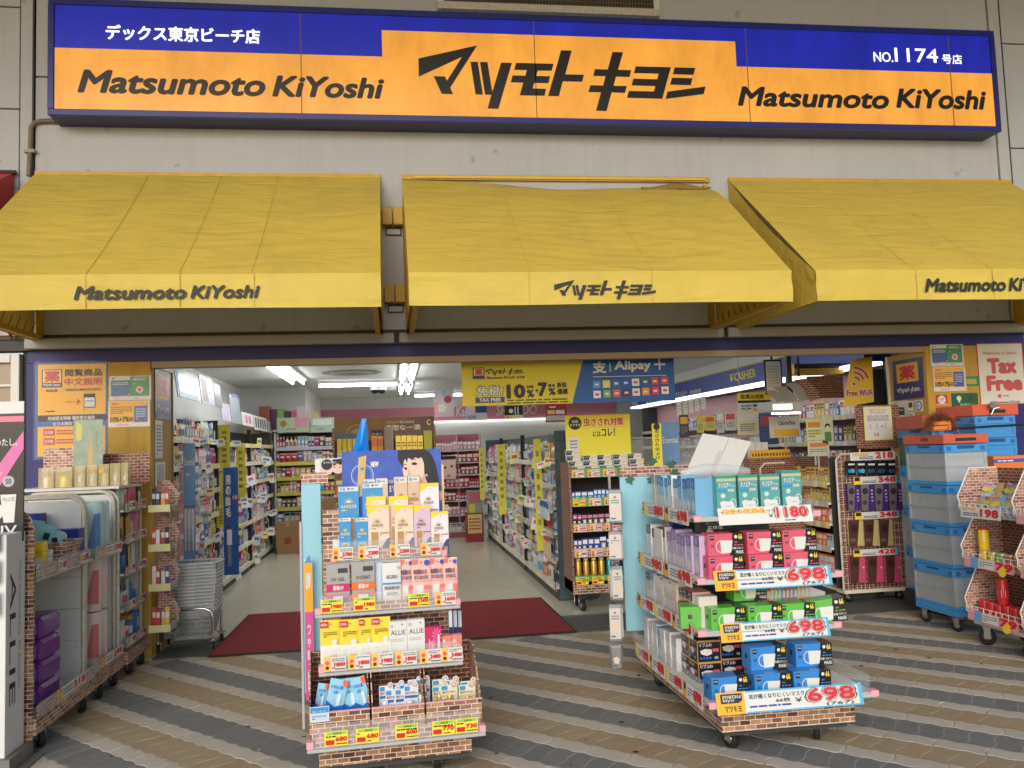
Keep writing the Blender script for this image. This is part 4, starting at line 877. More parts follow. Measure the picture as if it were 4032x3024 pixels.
GP = 'boxes of face masks stacked on the mask cart'
pk = mask_box('pink', (218, 92, 116), 'pink and black box of sixty six masks', GP)
xs3 = [PY(q, 1200, 4.32).x for q in (1567, 1651, 1727)]
stack(pk, [(x, 4.30, .851, 0, 1.0, 'lower row pink mask box '+n_) for x, n_ in zip((xs3[0]-.005, xs3[1], xs3[2]), ('next to the lilac packs', 'between two other pink boxes', 'at the row end away from the lilac packs'))]+[(xs3[i]+.006, 4.32, .851+.1125, .02*(i-1), 1.0, 'upper row pink mask box '+('next to the lilac packs', 'between two other pink boxes', 'at the row end away from the lilac packs')[i]) for i in range(3)])
gr = mask_box('green', (100, 186, 74), 'green and black box of sixty six masks', GP)
xg = [PY(q, 1330, 4.28).x for q in (1572, 1652, 1722)]
stack(gr, [(x, 4.27, .599, 0, .98, 'upright green mask box '+n_) for x, n_ in zip(xg, ('beside the one turned sideways', 'under the stacked green box', 'beside the tilted green box'))]+[(PY(1795, 1330, 4.24).x-.005, 4.262, .602, (0, -.12, -.22), 1.06, 'tilted green and black mask box hanging over the shelf corner'), (xg[1]-.02, 4.40, .712, .05, .98, 'green and black mask box on top of the green row'), (xg[0]-.10, 4.42, .599, 1.3, .98, 'green and black mask box turned sideways on the green shelf')])
bu = mask_box('blue', (60, 136, 208), 'blue and black box of sixty six masks', GP)
xb = [PY(q, 1500, 4.12).x for q in (1575, 1669, 1748)]
stack(bu, [(x, 4.10, .301, 0, 1.0, 'bottom row blue mask box '+n_) for x, n_ in zip((xb[0], xb[1]-.002, xb[2]+.012), ('in front of the black boxes', 'between two other blue boxes', 'at the empty end of the tray'))]+[(PY(1655, 1420, 4.2).x, 4.17, .4135, .03, 1.0, 'upper row blue mask box beside the black boxes'), (PY(1752, 1410, 4.2).x, 4.17, .4135, -.02, 1.0, 'upper row blue mask box at the empty tray end')])
# teal boxes on the top shelf
def upright(name, w, h, d, base, prt, label, group):
    t = thing(name, label, 'box', (0, 0, 0), 0, group); b = MB().box(-w/2, w/2, 0, d, 0, h, base, .0012).build('carton', t); p = Pk(w, h); prt(p); p.build('front_print', b); return t
TEAL = mat((92, 164, 164), .3)
def pr_teal(p):
    p.q(0, .93, 1, 1, mat((60, 150, 130), .3)); p.q(0, .86, 1, .93, mat((190, 190, 150), .4)); p.t('ナノエアー', .1, .70, .74, .82, PAPER, .03); p.t('マスク', .76, .71, .95, .77, PAPER, .02); p.q(.05, .6, .5, .66, mat((50, 150, 210), .3)); p.t('息快適', .55, .595, .88, .67, PAPER, .03)
    p.d(.3, .5, .12, mat((190, 225, 220), .3)); p.rg(.8, .3, .14, .17, PAPER, sv=1.4); p.p([(.12, .34), (.3, .38), (.55, .35), (.8, .36), (.86, .24), (.7, .08), (.42, .04), (.22, .12)], PAPER); p.p([(.3, .26), (.55, .22), (.8, .26), (.55, .245)], LGREY); p.d(.84, .1, .11, mat((60, 150, 215), .3))
tb = upright('mask_box', .108, .212, .07, TEAL, pr_teal, 'tall teal mask box standing upright on the top shelf of the mask cart', 'teal mask boxes')
xt = [PY(q, 1060, 4.45).x for q in (1567, 1614, 1661, 1708)]
stack(tb, [(x, 4.435, 1.156+(.008 if i == 3 else 0), 0, 1.0 if i < 3 else 1.03, 'tall teal mask box '+('next to the pale blue packs', 'second along from the pale blue packs', 'third along from the pale blue packs', 'standing highest at the free end of the top shelf')[i]) for i, x in enumerate(xt)])
# black boxes on the tray
BGD = mat((28, 28, 44), .3)
def pr_blk(p):
    p.rg(0, 0, 0, 0, ORY); p.q(0, .9, 1, 1, mat((196, 150, 80), .3)); p.q(0, 0, .03, 1, mat((196, 150, 80), .3)); p.q(.97, 0, 1, 1, mat((196, 150, 80), .3)); p.t('リブふわ', .08, .7, .62, .88, PAPER, .03); p.p([(.12, .52), (.34, .6), (.6, .56), (.62, .36), (.4, .26), (.16, .36)], PAPER); p.q(.64, .45, .9, .6, PINKT)
    for k in range(4): p.d(.14+.13*k, .16, .055, mat((50, 100, 190), .3), 10)
    p.t('40', .7, .1, .86, .24, PAPER, .02)
bb = upright('mask_box', .128, .108, .125, BGD, pr_blk, 'black and gold mask box', 'black mask boxes on the tray')
s = MB(); p = Pk(.125, .108); pr_blk(p); o = p.build('side_print', bb.children[0], (-.064, .0625, 0)); o.rotation_euler = (0, 0, -math.pi/2)
stack(bb, [(1.605, 4.42, .301, 0, 1, 'black and gold mask box at the bottom front of the black stack'), (1.605, 4.42, .4105, 0, 1, 'black and gold mask box at the top front of the black stack'), (1.605, 4.55, .301, 0, 1, 'black and gold mask box at the bottom rear of the black stack'), (1.605, 4.55, .4105, 0, 1, 'black and gold mask box at the top rear of the black stack'), (1.745, 4.46, .301, 0, 1, 'black and gold mask box beside the stack on the tray'), (1.745, 4.47, .4105, 0, 1, 'black and gold mask box on top of the single black box')])
# side rows of slim mask packs facing left
def side_pack(x, y, z, h, w, d, c, prt, label, group, lean=0):
    t = thing('mask_pack', label, 'pack', (x, y, z), -math.pi/2, group); t.rotation_euler = (0, lean, -math.pi/2)
    b = MB().box(-w/2, w/2, 0, d, 0, h, mat(c, .35), .001).build('carton', t); p = Pk(w, h); prt(p); p.build('front_print', b); return t
def pr_m(c2, txt, ink=PAPER):
    def f(p): p.q(0, .72, 1, 1, mat(c2, .35)); p.t(txt, .3, .3, .7, .95, ink, .02, rot=-90); p.p([(.1, .3), (.6, .42), (.9, .3), (.8, .1), (.3, .06)], PAPER); p.ln(.1, .02, .9, .06, GREY, 1, 2)
    return f
rs = random.Random(11)
rows = [(LV[3], 12, [((196, 200, 200), (150, 158, 160)), ((150, 196, 226), (60, 140, 210)), ((220, 232, 240), (70, 150, 215)), ((120, 176, 214), (40, 120, 200))], .205, 'マスク', 'pale blue and grey mask packs on the top shelf side'),
        (LV[2], 10, [((232, 228, 226), (60, 62, 110)), ((206, 200, 196), (46, 44, 46)), ((196, 172, 214), (150, 120, 180)), ((200, 178, 216), (140, 112, 176))], .20, '立体型', 'white and lilac mask packs on the second shelf side'),
        (LV[1], 11, [((214, 206, 200), (230, 226, 222)), ((226, 170, 166), (70, 44, 44)), ((222, 196, 180), (236, 222, 212)), ((200, 206, 214), (120, 150, 190))], .17, 'STYLE', 'beige and pink mask packs on the third shelf side'),
        (LV[0], 7, [((230, 230, 228), (206, 204, 200)), ((120, 178, 226), (70, 140, 206)), ((226, 228, 232), (190, 190, 190))], .19, 'MASK', 'white and blue mask packs on the tray side')]
for (z, yf, x0, x1), n, cols, h, tx, gname in rows:
    y = yf+.10 if z > .3 else yf+.62; pitch = (5.28-y)/n
    for i in range(n):
        c1, c2 = cols[min(len(cols)-1, int((1-i/n)*len(cols)))] if z > .6 else rs.choice(cols)
        hh = h*rs.uniform(.92, 1.06)
        side_pack(x0+.03+rs.uniform(0, .015), y+pitch*(i+.5), z+.001, hh, pitch*.93, .10, c1, pr_m(c2, tx), 'slim pack among the '+gname, gname, rs.uniform(-.03, .05))
# navy and black boxes lying on top of the second shelf packs
a = PY(1470, 1100, 4.6)
t = thing('mask_box', 'black mask box with white characters lying on the lilac mask packs', 'box', (1.74, 4.56, 1.046), 0); b = MB().box(-.1, .1, 0, .09, 0, .075, mat((36, 36, 40), .35), .001).build('carton', t)
p = Pk(.2, .075); p.t('SPUN MASK', .15, .72, .75, .92, LGREY, .02); p.t('立体型', .2, .4, .65, .68, PAPER, .03); p.p([(.15, .1), (.2, .4), (.34, .36), (.4, .12), (.25, .02)], LGREY); p.q(.45, .1, .9, .14, LGREY); p.build('front_print', b)
t = thing('mask_box', 'navy mask box standing behind the white mask packs', 'box', (1.60, 5.0, 1.046), -math.pi/2); b = MB().box(-.09, .09, 0, .08, 0, .095, mat((30, 44, 110), .35), .001).build('carton', t); p = Pk(.18, .095); p.t('SPUN MASK', .08, .6, .9, .9, PAPER, .02); p.t('立体型', .1, .15, .7, .55, PAPER, .03); p.build('front_print', b)
# supports under those boxes
for x, y, hh in ((1.74, 4.60, .194), (1.63, 5.0, .194)):
    t = thing('mask_box', 'plain white mask carton under the %s box' % ('black' if y < 4.8 else 'navy'), 'box', (x, y, .851)); MB().box(-.08, .09, -.03, .12, 0, hh, OFFW, .001).build('carton', t)
# coloured sachets in the back of the third shelf
for i in range(14):
    c = rs.choice(((210, 120, 120), (120, 150, 200), (230, 190, 120), (160, 190, 150), (226, 200, 200)))
    x = 1.93+i*.022
    t = thing('mask_sachet', 'thin pastel sachet in the fan of sachets behind the green mask boxes', 'sachet', (x, 4.44, .599), 0, 'fan of pastel sachets'); t.rotation_euler = (-.25, .35, .2)
    MB().box(-.055, .055, 0, .004, 0, .15, mat(c, .4), .001).box(-.05, .05, -.0008, 0, .10, .14, PAPER).build('sachet', t)
# grey back of a folded board on the top
a, b, c, d = PY(1480, 1024, 4.95), PY(1586, 1035, 4.95), PY(1622, 954, 4.95), PY(1518, 936, 4.95)
t = thing('folded_board', 'blank pale grey backside of a folded cardboard sign on the mask cart', 'board', (a.x, 4.95, a.z-.02))
q = [(v.x-a.x, v.z-a.z+.02) for v in (a, b, c, d)]; mid0 = ((q[0][0]+q[1][0])/2+.02, (q[0][1]+q[1][1])/2); mid1 = ((q[2][0]+q[3][0])/2+.012, (q[2][1]+q[3][1])/2)
GB = mat((206, 204, 200), .6, vary=.03, vscale=8)
MB().prism([q[0], mid0, mid1, q[3]], 0, .004, GB).build('left_leaf', t); MB().prism([(mid0[0]+.002, mid0[1]), q[1], q[2], (mid1[0]+.002, mid1[1])], -.004, .0, GB).build('right_leaf', t)
m0 = ((mid0[0]*.35+mid1[0]*.65), (mid0[1]*.35+mid1[1]*.65)); MB().prism([(mid0[0]-.03, mid0[1]), (mid0[0]-.002, mid0[1]), (m0[0]+.006, m0[1]), (m0[0]-.03, m0[1]+.004)], -.006, -.0045, mat((190, 188, 184), .6)).build('flap', t)
mp(MB().box(1.62, 2.2, 4.93, 4.99, 1.28, max(1.30, a.z-.022), OFFW), 'top_rail')
# bag of clear film lying on top
tag(MB().tube([(1.66, 4.9, 1.375), (1.8, 4.88, 1.39), (1.95, 4.89, 1.385), (2.08, 4.9, 1.37)], [.02, .035, .03, .022], clear(.3, (225, 232, 235), .15), 8).build('film_roll'), 'crumpled clear plastic film lying behind the teal mask boxes', 'film')
# ivy leaves on the brick strip
LEAF = mat((58, 108, 84), .5, vary=.2, vscale=20)
def leaf(x, y, Y, s, rz, lab):
    p0 = PY(x, y, Y); out = [(0, 0), (.25, .12), (.5, .1), (.36, .34), (.55, .5), (.25, .5), (.1, .95), (-.05, .55), (-.4, .55), (-.26, .32), (-.5, .12), (-.2, .13)]
    c, sn = math.cos(rz), math.sin(rz)
    t = thing('ivy_leaf', lab, 'leaf', p0, 0, 'artificial ivy leaves on the mask cart')
    MB().prism([((u*c-v*sn)*s, (u*sn+v*c)*s) for u, v in out], 0, .0015, LEAF).build('blade', t); MB().tube([(0, -.002, 0), (-.02*sn, -.002, .02)], .0015, LEAF, 5).build('stem', t)
for i, (x, y, s, rz) in enumerate(((1408, 1026, .085, 3.4), (1412, 1005, .075, .3), (1358, 1028, .07, 3.6), (1446, 1010, .07, -.4), (1462, 1016, .06, 2.6))): leaf(x, y, 5.475, s, rz, 'dark green artificial ivy leaf on the brick strip of the mask cart')
# white packs hanging on the left edge of the board
WPK2 = mat((206, 206, 204), .35)
for k, (ya, yb) in enumerate(((1062, 1142), (1146, 1224), (1226, 1304), (1308, 1390), (1392, 1450))):
    for j in range(4):
        X0, X1, z0, z1 = RY(1318+rs.uniform(-2, 5), ya+rs.uniform(-4, 6), 1342+rs.uniform(-3, 5), yb-8+rs.uniform(-6, 4), 5.42-.03*j); w, h = X1-X0, z1-z0
        t = thing('hanging_pack', 'white mask pack hanging in the column beside the light blue board', 'pack', ((X0+X1)/2, 5.42-.03*j, z0), .25-.1*j+rs.uniform(-.25, .25), 'white packs hanging beside the blue board')
        b = MB().box(-w/2, w/2, 0, .006, 0, h, WPK2 if k < 4 else mat((150, 152, 156), .25, .3), .001).build('pouch', t); p = Pk(w, h); p.q(.0, .9, 1, 1, mat((150, 152, 156), .4)); p.d(.5, .78, .12, mat((200, 120, 60), .4)); p.ln(.15, .58, .85, .72, GREY, 2, k); p.p([(.15, .45), (.6, .52), (.85, .4), (.7, .2), (.3, .22)], mat((222, 200, 184), .4)); p.q(.0, .0, 1, .06, mat((120, 124, 130), .4)); p.ln(.1, .09, .9, .17, INK, 1, j); p.build('front_print', b)
mp(MB().box(1.36, 1.375, 5.44, 5.455, .4, 1.36, CHROME), 'hang_rod')
# ================================================================ left side: carts, stand, baskets
DIRTY = mat((222, 220, 212), .5, vary=.12, vscale=4, key='dirtywhite'); FRAMEW = mat((214, 208, 188), .5, vary=.25, vscale=30, key='wornframe')
def uframe(x0, x1, y, z0, z1, r=.09, rad_=.013):
    pts = [(x0, y, z0), (x0, y, z1-r)]+[(x0+r-r*math.cos(rad(a)), y, z1-r+r*math.sin(rad(a))) for a in (20, 45, 70, 90)]+[(x1-r+r*math.sin(rad(a)), y, z1-r+r*math.cos(rad(a))) for a in (0, 20, 45, 70, 90)]+[(x1, y, z0)]
    return MB().tube(pts, rad_, FRAMEW, 8)
def side_cart(name_label, x0, x1, y0, y1, z1, brick_near):
    t = thing('shelf_cart', name_label, 'shelf cart', ((x0+x1)/2, (y0+y1)/2, 0)); o = (-(x0+x1)/2, -(y0+y1)/2, 0)
    def P(mb, n, parent=None): return mb.build(n, parent or t, o if parent is None else (0, 0, 0))
    P(MB().box(x0, x1, y0+.02, y1-.02, .16, .19, DIRTY), 'bottom_tray')
    P(MB().box(x1-.02, x1+.07, y0, y1, .10, .19, BRICK), 'brick_skirt')
    for yy in ((y1,) if brick_near else (y0, y1)):
        P(uframe(x0, x1, yy, .12, z1), 'end_frame')
    zz = [.19, .42, .62, .82, 1.02, z1-.02]
    for i in range(5): P(MB().box(x0+.014, x1-.014, y1-.006, y1+.002, zz[i]+.0015, zz[i+1]-.0015, DIRTY), 'end_plank')
    if brick_near: 
        pts = [(x0+.014, .08), (x1+.055, .08), (x1+.055, z1-.14), (x1+.03, z1-.06), (x1-.03, z1-.01), (x0+.1, z1-.01), (x0+.014, z1-.05)]
        P(MB().prism(pts, y0-.012, y0+.006, BRICK), 'end_panel')
    P(MB().box(x0, x0+.012, y0+.02, y1-.02, .19, z1-.05, DIRTY), 'back_panel')
    for x, y in ((x1+.035, y0+.14), (x1+.035, y1-.14), (x0+.1, y0+.12), (x0+.1, y1-.12)): wheel(t, x+o[0], y+o[1], .055, .035, .6)
    return t, P
CA, PA = side_cart('worn white shelf cart with brick print end and nearly empty lower shelf', -2.62, -2.012, 5.08, 6.0, 1.335, True)
CB, PB = side_cart('worn white shelf cart holding packs of kitchen rolls', -2.62, -2.015, 6.04, 6.62, 1.345, False)
CC, PC = side_cart('crowded white shelf cart of household goods next to the yellow pillar', -2.62, -2.0, 6.66, 7.22, 1.35, False)
def lip_side(P, x, y0, y1, z, cards, clearh=.07):
    s = P(MB().box(x-.5, x-.02, y0, y1, z-.012, z, DIRTY), 'shelf')
    off = tuple(s.location)
    MB().box(x-.004, x, y0, y1, z-.012, z+clearh, BRICK).build('paper_strip', s); MB().box(x+.001, x+.0025, y0, y1, z-.014, z+clearh+.012, clear(.2)).build('clear_guard', s)
    for (f0, f1, num) in cards:
        w = (y1-y0)*(f1-f0); c = Pk(w, .062); c.box(-w/2, w/2, 0, .001, 0, .062, PAPER); c.q(0, 0, .14, 1, ORY); c.ln(.18, .25, .5, .85, GREY, 2, int(z*100)); c.t(num, .54, .2, .96, .88, PRICE, .07)
        o = c.build('price_card', s, (x+.004, y0+(y1-y0)*(f0+f1)/2, z)); o.rotation_euler = (0, 0, math.pi/2)
    return s
lip_side(PA, -1.965, 5.12, 5.97, .925, ((.36, .52, '49'), (.78, .97, '178'))); lip_side(PA, -1.938, 5.08, 6.0, .20, ((.3, .8, '318'),), .055)
lip_side(PB, -1.955, 6.05, 6.6, .925, ((.25, .98, '298'),)); lip_side(PB, -1.95, 6.04, 6.62, .2, ((.2, .95, '298'),), .06)
for z in (1.20, .97, .74, .48, .22): lip_side(PC, -1.945, 6.67, 7.2, z, ((.1, .4, '98'), (.55, .9, '198')), .045)
# goods on the first cart
def label_print(fn):
    return fn
TB = mat((36, 54, 150), .35)
def pr_tissue(p): p.d(.5, .6, .16, PAPER); p.ln(.2, .2, .8, .35, PAPER, 1, 2)
for i, (x, y, z, w) in enumerate(((-2.32, 5.86, .926, .2), (-2.32, 5.86, 1.033, .2), (-2.10, 5.87, .926, .2), (-2.10, 5.87, 1.033, .2), (-2.33, 5.86, 1.14, .2), (-2.53, 5.84, .926, .2))):
    t = thing('tissue_box', 'dark blue tissue box stacked on the worn white shelf cart', 'box', (x, y, z), 0, 'dark blue tissue boxes'); b = MB().box(-w/2, w/2, 0, .11, 0, .105, TB, .0015).build('carton', t); p = Pk(w, .105); pr_tissue(p); p.build('front_print', b)
AQT = mat((160, 216, 220), .25)
for i, (x, y, z, rx, w, h) in enumerate(((-2.16, 5.60, 1.0, .35, .12, .2), (-2.06, 5.66, .98, -.2, .11, .16), (-2.22, 5.64, 1.02, .2, .12, .2))):
    t = thing('wipes_pack', 'clear aqua wipes pack propped in the brick print basket', 'pack', (x, y, z), 0, 'aqua wipes packs'); t.rotation_euler = (.1, rx, .2); b = pouch_body(w, h, .07, AQT).build('pouch', t); MB().box(w*.05, w*.32, -.012, -.01, h*.6, h*.8, INK).build('label', b)
t = thing('brick_basket', 'cardboard basket with brick print on the worn white shelf cart', 'basket', (-2.12, 5.64, .926)); b = MB()
for (xa, ya, xb, yb) in ((-.2, -.1, .16, -.1), (.16, -.1, .16, .14), (.16, .14, -.2, .14), (-.2, .14, -.2, -.1)):
    b.add([(xa*.8, ya*.8, 0), (xb*.8, yb*.8, 0), (xb*1.1, yb*1.1, .16), (xa*1.1, ya*1.1, .16)], [(0, 1, 2, 3)], BRICK)
b.box(-.16, .128, -.08, .112, 0, .004, BRICKD); b.build('box', t)
for i, (px_, py_, c, cap) in enumerate(((100, 1180, (235, 200, 40), YEL), (88, 1195, (40, 60, 140), WHITE), (112, 1200, (238, 238, 236), WHITE), (76, 1215, (230, 230, 226), TB))):
    p0 = PX(px_, py_, -2.03); t = thing('spray_bottle', 'yellow capped detergent bottle beside the brick print basket' if i == 0 else 'small upright detergent bottle at the near end of the shelf cart', 'bottle', (-2.02-.02*(i % 2), 5.3+.06*i, .926), 0, None if i == 0 else 'small detergent bottles')
    s_ = 1.0 if i == 0 else .7
    MB().box(-.035*s_, .035*s_, -.03*s_, .03*s_, 0, .13*s_, mat(c, .35), .006*s_).build('body', t); MB().box(-.04*s_, .04*s_, -.034*s_, .034*s_, .131*s_, .19*s_, cap, .008*s_).build('cap', t); MB().box(-.03*s_, .03*s_, -.032*s_, -.0305*s_, .03*s_, .1*s_, PAPER).build('label', t)
PUR = mat((132, 72, 160), .2, alpha=.85)
for i in range(4):
    t = thing('purple_pack', 'glossy purple pack in the stack at the bottom of the shelf cart', 'pack', (-2.12, 5.42, .194+i*.125), 0, 'stacked purple packs'); MB().box(-.13, .13, -.14, .14, 0, .12, PUR, .02).build('body', t); MB().box(-.1, .1, -.143, -.1405, .03, .09, mat((160, 110, 190), .3)).build('label', t)
# kitchen rolls
def roll_pack(x, y, z, h, body, wedge, lab):
    t = thing('kitchen_roll_pack', lab, 'pack', (x, y, z)); m1 = MB()
    for dx, dy in ((-.058, -.058), (.058, -.058), (-.058, .058), (.058, .058)): m1.lathe([(.054, 0), (.057, .01), (.057, h-.01), (.05, h)], body, (dx, dy), 16)
    b = m1.build('rolls', t)
    MB().prism([(-.115, .05), (-.04, .05), (-.07, h*.7), (-.115, h*.72)], -.117, -.1155, wedge).build('left_print', b)
    MB().prism([(.03, .05), (.115, .05), (.115, h*.8), (.075, h*.78)], -.117, -.1155, wedge).build('right_print', b); MB().box(-.018, .012, -.1175, -.116, h*.68, h*.8, INK).build('logo_print', b)
    MB().box(-.118, .118, -.1185, .118, 0, h+.012, clear(.12), .02).build('wrapper', t)
roll_pack(-2.09, 6.32, .927, .36, mat((190, 222, 218), .6), mat((80, 130, 196), .5), 'mint wrapped kitchen rolls on the upper shelf of the roll cart')
roll_pack(-2.10, 6.32, .56, .345, mat((226, 206, 196), .6), mat((216, 110, 106), .5), 'pink wrapped kitchen rolls in the upper of two pink packs'); roll_pack(-2.10, 6.32, .204, .345, mat((226, 206, 196), .6), mat((216, 110, 106), .5), 'pink wrapped kitchen rolls in the lower of two pink packs')
roll_pack(-2.36, 6.32, .927, .36, mat((226, 206, 196), .6), mat((216, 110, 106), .5), 'kitchen rolls behind the mint wrapped pack'); roll_pack(-2.36, 6.32, .56, .345, mat((226, 206, 196), .6), mat((216, 110, 106), .5), 'kitchen rolls at the back of the upper pink pack'); roll_pack(-2.36, 6.32, .204, .345, mat((226, 206, 196), .6), mat((216, 110, 106), .5), 'kitchen rolls at the back of the lower pink pack')
rc = random.Random(21)
for z in (1.20, .97, .74, .48, .22):
    y = 6.70
    while y < 7.12:
        w = rc.uniform(.06, .12); h = rc.uniform(.11, .19); c = rc.choice(((238, 234, 220), (226, 170, 60), (70, 120, 190), (235, 220, 120), (200, 210, 215), (60, 50, 50), (226, 130, 160), (244, 244, 240), (196, 214, 190)))
        t = thing('household_pack', 'household pack on the shelf cart between the kitchen rolls and the pillar', 'pack', (-1.985-rc.uniform(0, .03), y+w/2, z+.001), math.pi/2+rc.uniform(-.15, .15), 'household packs on the crowded shelf cart')
        kind = rc.random()
        if kind < .4: MB().box(-w/2, w/2, 0, .07, 0, h, mat(c, .4), .002).box(-w*.35, w*.35, -.001, 0, h*.35, h*.75, rc.choice((PAPER, YEL, SKYB, PINKT))).build('body', t)
        elif kind < .75: MB().lathe([(w*.4, 0), (w*.42, .01), (w*.42, h*.6), (w*.18, h*.75), (w*.18, h)], mat(c, .35), (0, .04), 12).build('body', t)
        else: pouch_body(w, h, .05, mat(c, .25)).build('body', t)
        y += w+.008
# boxed bottles on top, brick headers and a bottle poster behind them
tb_ = thing('top_board', 'white board laid over the carts to carry boxed bottles', 'board', (-2.3, 6.9, 1.362)); MB().box(-.42, .32, -.28, .3, 0, .02, DIRTY).build('board', tb_); MB().box(-.4, .3, .22, .28, -.2, -.001, DIRTY).build('rail', tb_)
CLB = mat((228, 212, 160), .2, alpha=.45)
for i, (u, u2, v) in enumerate(((330, 470, 1090), (480, 630, 1085), (645, 745, 1070), (752, 850, 1062), (855, 950, 1055), (955, 1050, 1048), (1052, 1118, 1042))):
    f_ = 1000/2212/KP; X0, X1, z0, z1 = RY(u*f_, (1350/KP)+v*f_, u2*f_, (1350/KP)+1265*f_, 6.66); w = X1-X0-.004; h = z1-1.383
    t = thing('bottle_box', 'clear gift box with a pale hair care bottle on the top board', 'box', ((X0+X1)/2, 6.66, 1.383), 0, 'boxed bottles in a row on the top board')
    MB().box(-w/2, w/2, 0, .06, 0, h, CLB, .001).build('box', t); bo = MB().lathe([(w*.30, .004), (w*.32, .01), (w*.32, h*.5), (w*.16, h*.62), (w*.15, h*.66), (w*.2, h*.66), (w*.2, h*.86)], mat((236, 222, 190) if i != 1 else (236, 214, 120), .3), (0, .03), 14).build('bottle', t)
    p = Pk(w, h); p.t('8', .36, .2, .64, .44, PAPER, .05) if i != 4 else p.d(.3, .7, .25, ORY); p.build('number_print', t)
    if i == 0: p = Pk(w*2.1, h); p.t('THE THALASSO', .1, .8, .95, .93, PAPER, .02); p.build('brand_print', t, (w*.55, 0, 0))
f_ = 1000/2212/KP
def c0(u, v, u2, v2): return (u*f_, 1350/KP+v*f_, u2*f_, 1350/KP+v2*f_)
place_pack('brick_header', 'pink brick print header board behind the boxed bottles', 'board', c0(375, 915, 650, 1110), 6.86, 1.383, .006, carton_body, None, m=BRICKP)
place_pack('brick_header', 'dark brick print header board in front of the yellow pillar', 'board', c0(900, 962, 1305, 1230), 7.0, 1.383, .006, carton_body, None, m=BRICKD)
PGN = mat((150, 170, 150), .35, vary=.35, vscale=12)
place_pack('bottle_poster', 'green curved poster with a slender bottle on the top board', 'poster', c0(640, 668, 895, 1080), 6.80, 1.383, .004, carton_body, lambda p: (p.p([(.08, .98), (.3, .92), (.28, .7), (.1, .68)], mat((206, 200, 90), .4)), p.p([(.5, .05), (.68, .05), (.68, .5), (.62, .62), (.6, .8), (.57, .8), (.56, .62), (.5, .5)], mat((196, 166, 110), .3)), p.q(.78, .05, .785, .75, mat((110, 130, 110), .4))), m=PGN)
# wire side racks with brick backs near the pillar
for k, (zt_, zb_) in enumerate(((1.40, 1.16), (1.14, .86), (.84, .56), (.54, .25))):
    t = thing('side_rack', ('top', 'second', 'third', 'lowest')[k]+' brick backed wire rack in the tier beside the yellow pillar', 'rack', (-1.86, 7.16, zb_), 0, 'brick backed racks by the pillar')
    MB().prism([(-.02, 0), (.13, .03), (.15, .12), (.07, zt_-zb_), (-.02, zt_-zb_)], .10, .106, BRICKP).build('back', t); MB().box(-.02, .13, -.15, .1, 0, .006, CHROME).build('floor', t)
    MB().box(.128, .131, -.16, .1, 0, .06, clear(.25)).box(-.02, .14, -.16, -.157, 0, .055, mat((214, 208, 150), .4)).build('price_rail', t)
    for j in range(4):
        c = random.choice(((200, 60, 60), (60, 70, 120), (40, 40, 44), (220, 190, 80), (230, 226, 220)))
        g = thing('stick_pack', 'slim stick pack standing in a brick backed rack by the pillar', 'pack', (-1.865+.034*j, 7.10-.02*(j % 2), zb_+.007), .1, 'slim packs in the racks by the pillar'); MB().box(-.014, .014, 0, .02, 0, .17-.02*(j % 3), mat(c, .35), .001).box(-.011, .011, -.001, -.0002, .09, .13, PAPER).build('pack', g)
# sunscreen floor stand at the edge
al = thing('floor_stand', 'white cardboard floor stand with black rainbow header and vertical lettering', 'display stand', (-2.25, 5.0, 0))
MB().box(-.4, .265, -.2, .03, .08, 1.2, WHITE, .002).build('body', al); MB().box(-.4, .30, -.23, .06, 0, .08, mat((120, 118, 114), .6)).build('plinth', al)
hd = MB().box(-.4, .27, -.012, 0, 1.15, 1.90, mat((30, 28, 30), .35)).build('header', al)
p = MB(); yy = -.0135
p.quad(-.4, 1.835, .27, 1.90, yy, PAPER); p.quad(-.4, 1.79, .27, 1.82, yy, mat((236, 120, 150), .4)); p.flat([(.27, 1.74), (.27, 1.64), (.10, 1.36), (-.05, 1.2), (-.05, 1.28)], yy-.0004, mat((214, 110, 170), .4)); p.flat([(.17, 1.53), (.14, 1.48), (-.05, 1.2), (-.05, 1.30)], yy-.0008, mat((240, 220, 110), .4)); p.disc(.195, 1.47, .03, .03, yy-.001, LGREY)
p.text('50', .18, 1.455, .21, 1.485, yy-.0016, INK, .02); p.flat([(.155, 1.40), (.235, 1.40), (.225, 1.25), (.172, 1.25)], yy-.0011, PAPER); p.text('ALLIE', .165, 1.365, .228, 1.385, yy-.0018, GREY); p.disc(.13, 1.31, .045, .045, yy-.0013, PAPER); p.text('8', .1, 1.29, .125, 1.33, yy-.002, INK, .02); p.text('のわたし。', .09, 1.66, .24, 1.70, yy-.0014, PAPER, .02); p.text('UV', .11, 1.185, .24, 1.235, yy-.0014, PAPER, .02)
p.build('header_print', hd)
s = Pk(.23, 1.12); s.text('ALLIE', -.07, .24, .0, .92, -.001, INK, .0, 0, -90); s.text('Think Sustainability. Be Beautiful.', .03, .3, .06, .98, -.001, GREY, 0, 0, -90); s.build('side_lettering', al, (.2655, -.085, .08), math.pi/2)
for i in range(3):
    t = thing('sunscreen_card', 'pale sunscreen tester card on the white floor stand' if i else 'black and white tester card under the rainbow header', 'card', (-2.06, 4.77-.005*i, 1.12-.16*i), 0, 'cards on the white floor stand'); MB().box(-.13, .05, 0, .003, 0, .12, (mat((34, 32, 34), .4), PAPER, mat((190, 220, 230), .4))[i]).build('card', t); MB().box(-.1, .02, -.001, -.0004, .07, .095, GREY).build('print', t)
MB().box(-2.5, -1.9, 4.6, 5.08, 0, .012, mat((118, 116, 108), .8)).build('stand_mat', kind='structure')
